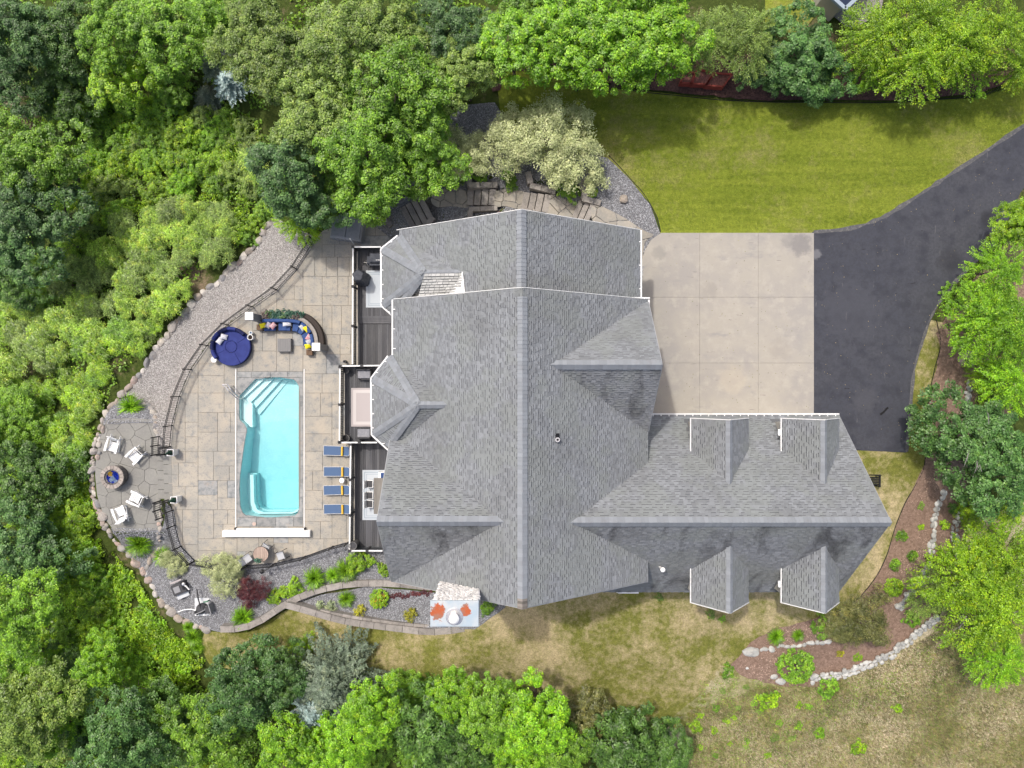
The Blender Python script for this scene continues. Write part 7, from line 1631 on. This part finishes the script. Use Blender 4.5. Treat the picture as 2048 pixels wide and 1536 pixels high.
# ------------------------------------------------------------------ pool equipment and bits around
g0 = G(411, 1213); eq = empty('pool_pump', g0, 0, 'black pool pump with hoses on a square gray concrete pad', 'pump'); M['pad'] = mat('pad_concrete', (.58, .60, .62), .85, [(6, (.38, .4, .42), .5, .7)])
MB().bbox((0, 0, .05), (1.36, 1.18, .12), .01).build('pad', 'pad', eq, world=False); MB().lathe((-.1, -.02, .1), [(.3, 0), (.34, .12), (.34, .34), (.2, .5), (0, .52)], 18).build('filter_tank', 'charc', eq, world=False); MB().cyl((-.5, -.35, .3), (.0, -.1, .35), .17, .14).build('pump_motor', 'black', eq, world=False); MB().bbox((.42, -.05, .4), (.3, .42, .62), .02).build('control_box', 'charc', eq, world=False); MB().box((.62, .1, .45), (.06, .6, .8), .3).build('panel', 'pillar', eq, world=False)
MB().tube([(-.45, -.35, .5), (-.1, -.2, .62), (.2, -.05, .6), (.28, .2, .5)], .035, 8).build('pipe', 'pillar', eq, world=False); MB().tube([(-.05, .05, .6), (-.3, .7, .45), (-.45, 1.25, .3)], .04, 8).build('pipe', 'black', eq, world=False); MB().tube([(-.55, -.2, .2), (-.9, -.15, .1), (-1.4, -.2, .05), (-1.9, -.4, -.1)], .035, 8).build('hose', 'whitep', eq, world=False); MB().tube([(.3, .45, .1), (.35, .5, .5), (.1, .45, .55)], .05, 8).build('pipe', 'l_fake', eq, world=False)
for a in (-.45, .1): MB().lathe((a, -.42, .45), [(0, .03), (.05, .02), (.05, 0)], 10).build('valve', 'whitep', eq, world=False)
g0 = G(368, 1172); hx = empty('pool_heater', g0, R(22), 'dark box shaped pool heater with gray lid and pipes beside the pump pad', 'heater')
MB().bbox((-.1, 0, .3), (.95, .72, .6), .03).build('cabinet', 'charc', hx, world=False); MB().bbox((-.2, 0, .63), (.42, .42, .05), .01).build('lid', 'pillar', hx, world=False); MB().box((-.12, -.52, .32), (.85, .34, .04)).build('shelf', 'pad', hx, world=False); MB().box((.25, .1, .66), (.12, .5, .05)).build('vent_panel', 'black', hx, world=False); MB().tube([(.35, .1, .6), (.5, .0, .7), (.55, -.3, .6)], .05, 8).build('pipe', 'whitep', hx, world=False); MB().lathe((.38, .2, .6), [(.1, 0), (.1, .14), (0, .16)], 12).build('valve', 'steel', hx, world=False); MB().box((-.2, .52, .35), (.8, .1, .1)).build('flue_grille', 'rugr', hx, world=False)
# red planter boxes and the neighbouring roof corner
M['redw'] = mat('red_stained_wood', (.30, .06, .045), .7, [(4, (.22, .03, .02), .5, .7)]); M['redsoil'] = mat('red_mulch_soil', (.26, .11, .09), .9, [(20, (.14, .06, .05), .45, .6)], bump=(30, .8))
for qs, lb in (([(1384, 168), (1414, 169), (1425, 146), (1395, 139)], 'middle red stained planter box under the birch-like tree'), ([(1411, 171), (1446, 174), (1464, 149), (1429, 147)], 'right red stained planter box on the dark mulch'), ([(1361, 166), (1381, 167), (1391, 146), (1368, 146)], 'left red stained planter box under the last lime maple')):
    pts = [P(a, b, 3.05) for a, b in qs]; ce = sum(pts, Vector((0, 0, 0))) / 4; e = empty('planter_box', (ce.x, ce.y, 2.65), 0, lb, 'planter box', 'red planter boxes')
    for i in range(4):
        a, b = pts[i], pts[(i + 1) % 4]; m_ = (a + b) / 2; d = b - a; MB().box((m_.x, m_.y, 2.88), (d.length + .06, .09, .5), math.atan2(d.y, d.x)).build('side_board', 'redw', e)
    MB().prism([tuple((p.lerp(ce, .06))[0:2]) for p in pts], 2.7, 3.02).build('soil', 'redsoil', e)
M['navyroof'] = mat('dark_blue_roof', (.02, .03, .06), .3)
nb_ = empty('neighbour_house', (P(1690, -60, 5).x, P(1690, -60, 5).y, 2.6), 0, 'corner of a neighbouring roof with pale trim above gray gravel at the top edge', 'house')
pts = [P(1690, 18, 5), P(1655, -14, 5), P(1640, -160, 5), P(1780, -160, 5), P(1718, -8, 5)]; MB().prism([tuple(p[0:2]) for p in pts], 4.8, 5.0).build('roof', 'navyroof', nb_)
for a, b in ((0, 1), (0, 4), (1, 2), (4, 3)): strip('roof_trim', Vector((*pts[a][0:2], 4.98)), Vector((*pts[b][0:2], 4.98)), .22, .2, 'rugb', parent=nb_)
MB().prism([tuple((p.lerp(P(1700, -90, 5), .12))[0:2]) for p in pts], 2.6, 4.8).build('wall', 'siding', nb_)
# edging strips of the beds
M['edge'] = mat('black_edging', (.02, .02, .018), .7)
def edging(px, label):
    pts = smooth([tuple(G(a, b)[0:2]) for a, b in px], 5); e = empty('bed_edging', (*pts[0], h(*pts[0])), 0, label, 'edging'); mb = MB()
    for a, b in zip(pts, pts[1:]):
        d = math.hypot(b[0] - a[0], b[1] - a[1]); za, zb = h(*a), h(*b); mb.box(((a[0] + b[0]) / 2, (a[1] + b[1]) / 2, (za + zb) / 2 + .04), (d + .02, .035, .05), math.atan2(b[1] - a[1], b[0] - a[0]))
    mb.build('edging_strip', 'edge', e)
edging([(1218,312),(1240,335),(1264,362),(1285,385),(1300,408),(1314,435),(1321,464)], 'black edging between gray gravel point and the green lawn')
edging([(1180,164),(1240,178),(1300,186),(1360,192),(1425,199),(1490,203),(1560,205),(1620,205),(1690,206),(1760,206),(1830,203),(1880,199),(1930,195),(1965,190),(1990,180),(2010,166)], 'black edging along the dark red mulch of the northern bed')
edging([(1872,640),(1880,690),(1868,740),(1858,790),(1850,860),(1848,930),(1830,970),(1810,1005),(1795,1040),(1782,1080),(1772,1112),(1752,1152),(1722,1190),(1690,1215),(1640,1232)], 'black edging along the upper side of the eastern mulch bed')

# litter on the paving: tiny fallen leaves and grit
for nm, px, n_, z_, m_, lb in (('fallen_leaves', [(1640,470),(1800,430),(2040,270),(2040,370),(1930,530),(1850,660),(1805,890),(1640,820)], 130, 2.64, 'l_dry', 'tiny pale fallen leaves scattered on the asphalt'), ('fallen_leaves', [(1330,470),(1620,470),(1620,820),(1330,820)], 60, 2.655, 'l_olive', 'tiny dark leaves and grit on the concrete pad'), ('fallen_leaves', [(640,480),(700,480),(700,700),(460,560)], 60, .02, 'l_olive', 'tiny leaves under the trees on the patio')):
    r = np.random.RandomState(n_); poly = pp(px, z_); a0, a1 = np.min(poly, 0), np.max(poly, 0); x = r.uniform(a0[0], a1[0], n_ * 2); y = r.uniform(a0[1], a1[1], n_ * 2); q = sdist(poly, x, y) < 0; x, y = x[q], y[q]
    V, F_ = leaf_quads(np.column_stack([x, y, np.full(len(x), z_)]), np.array([0, 0, 1]) + r.normal(0, .1, (len(x), 3)), np.full(len(x), .06), r); o = bpy.data.objects.new(nm, mesh_np(nm, V, F_, M[m_])); col.objects.link(o); tag(o, lb, None, None, 'stuff')
# bare twigs showing through two crowns
for o in [o for o in list(col.objects) if o.get('label') in ('dark green tree over the eastern bed with bare twigs', 'big feathery green tree leaning over the meadow', 'thin grayish branch tree beside the pale double wall')]:
    mb = MB(); rr_ = random.Random(len(o['label']))
    for k in range(5):
        a = rr_.uniform(0, 6.28); c0 = Vector((math.cos(a) * 1.2, math.sin(a) * 1.2, 5.6 if o['label'][0] == 'd' else 4.0)); d = Vector((math.cos(a + .5), math.sin(a + .5), .35)); e1 = c0 + d * rr_.uniform(.7, 1.2)
        mb.cyl(c0, e1, .035, .015, 5, cap=False)
        for q in range(3): f0 = c0.lerp(e1, .3 + q * .22); mb.cyl(f0, f0 + Vector((d.x + rr_.uniform(-.8, .8), d.y + rr_.uniform(-.8, .8), .3)) * .4, .018, .006, 4, cap=False)
    mb.build('bare_twigs', 'barkg', o, world=False)
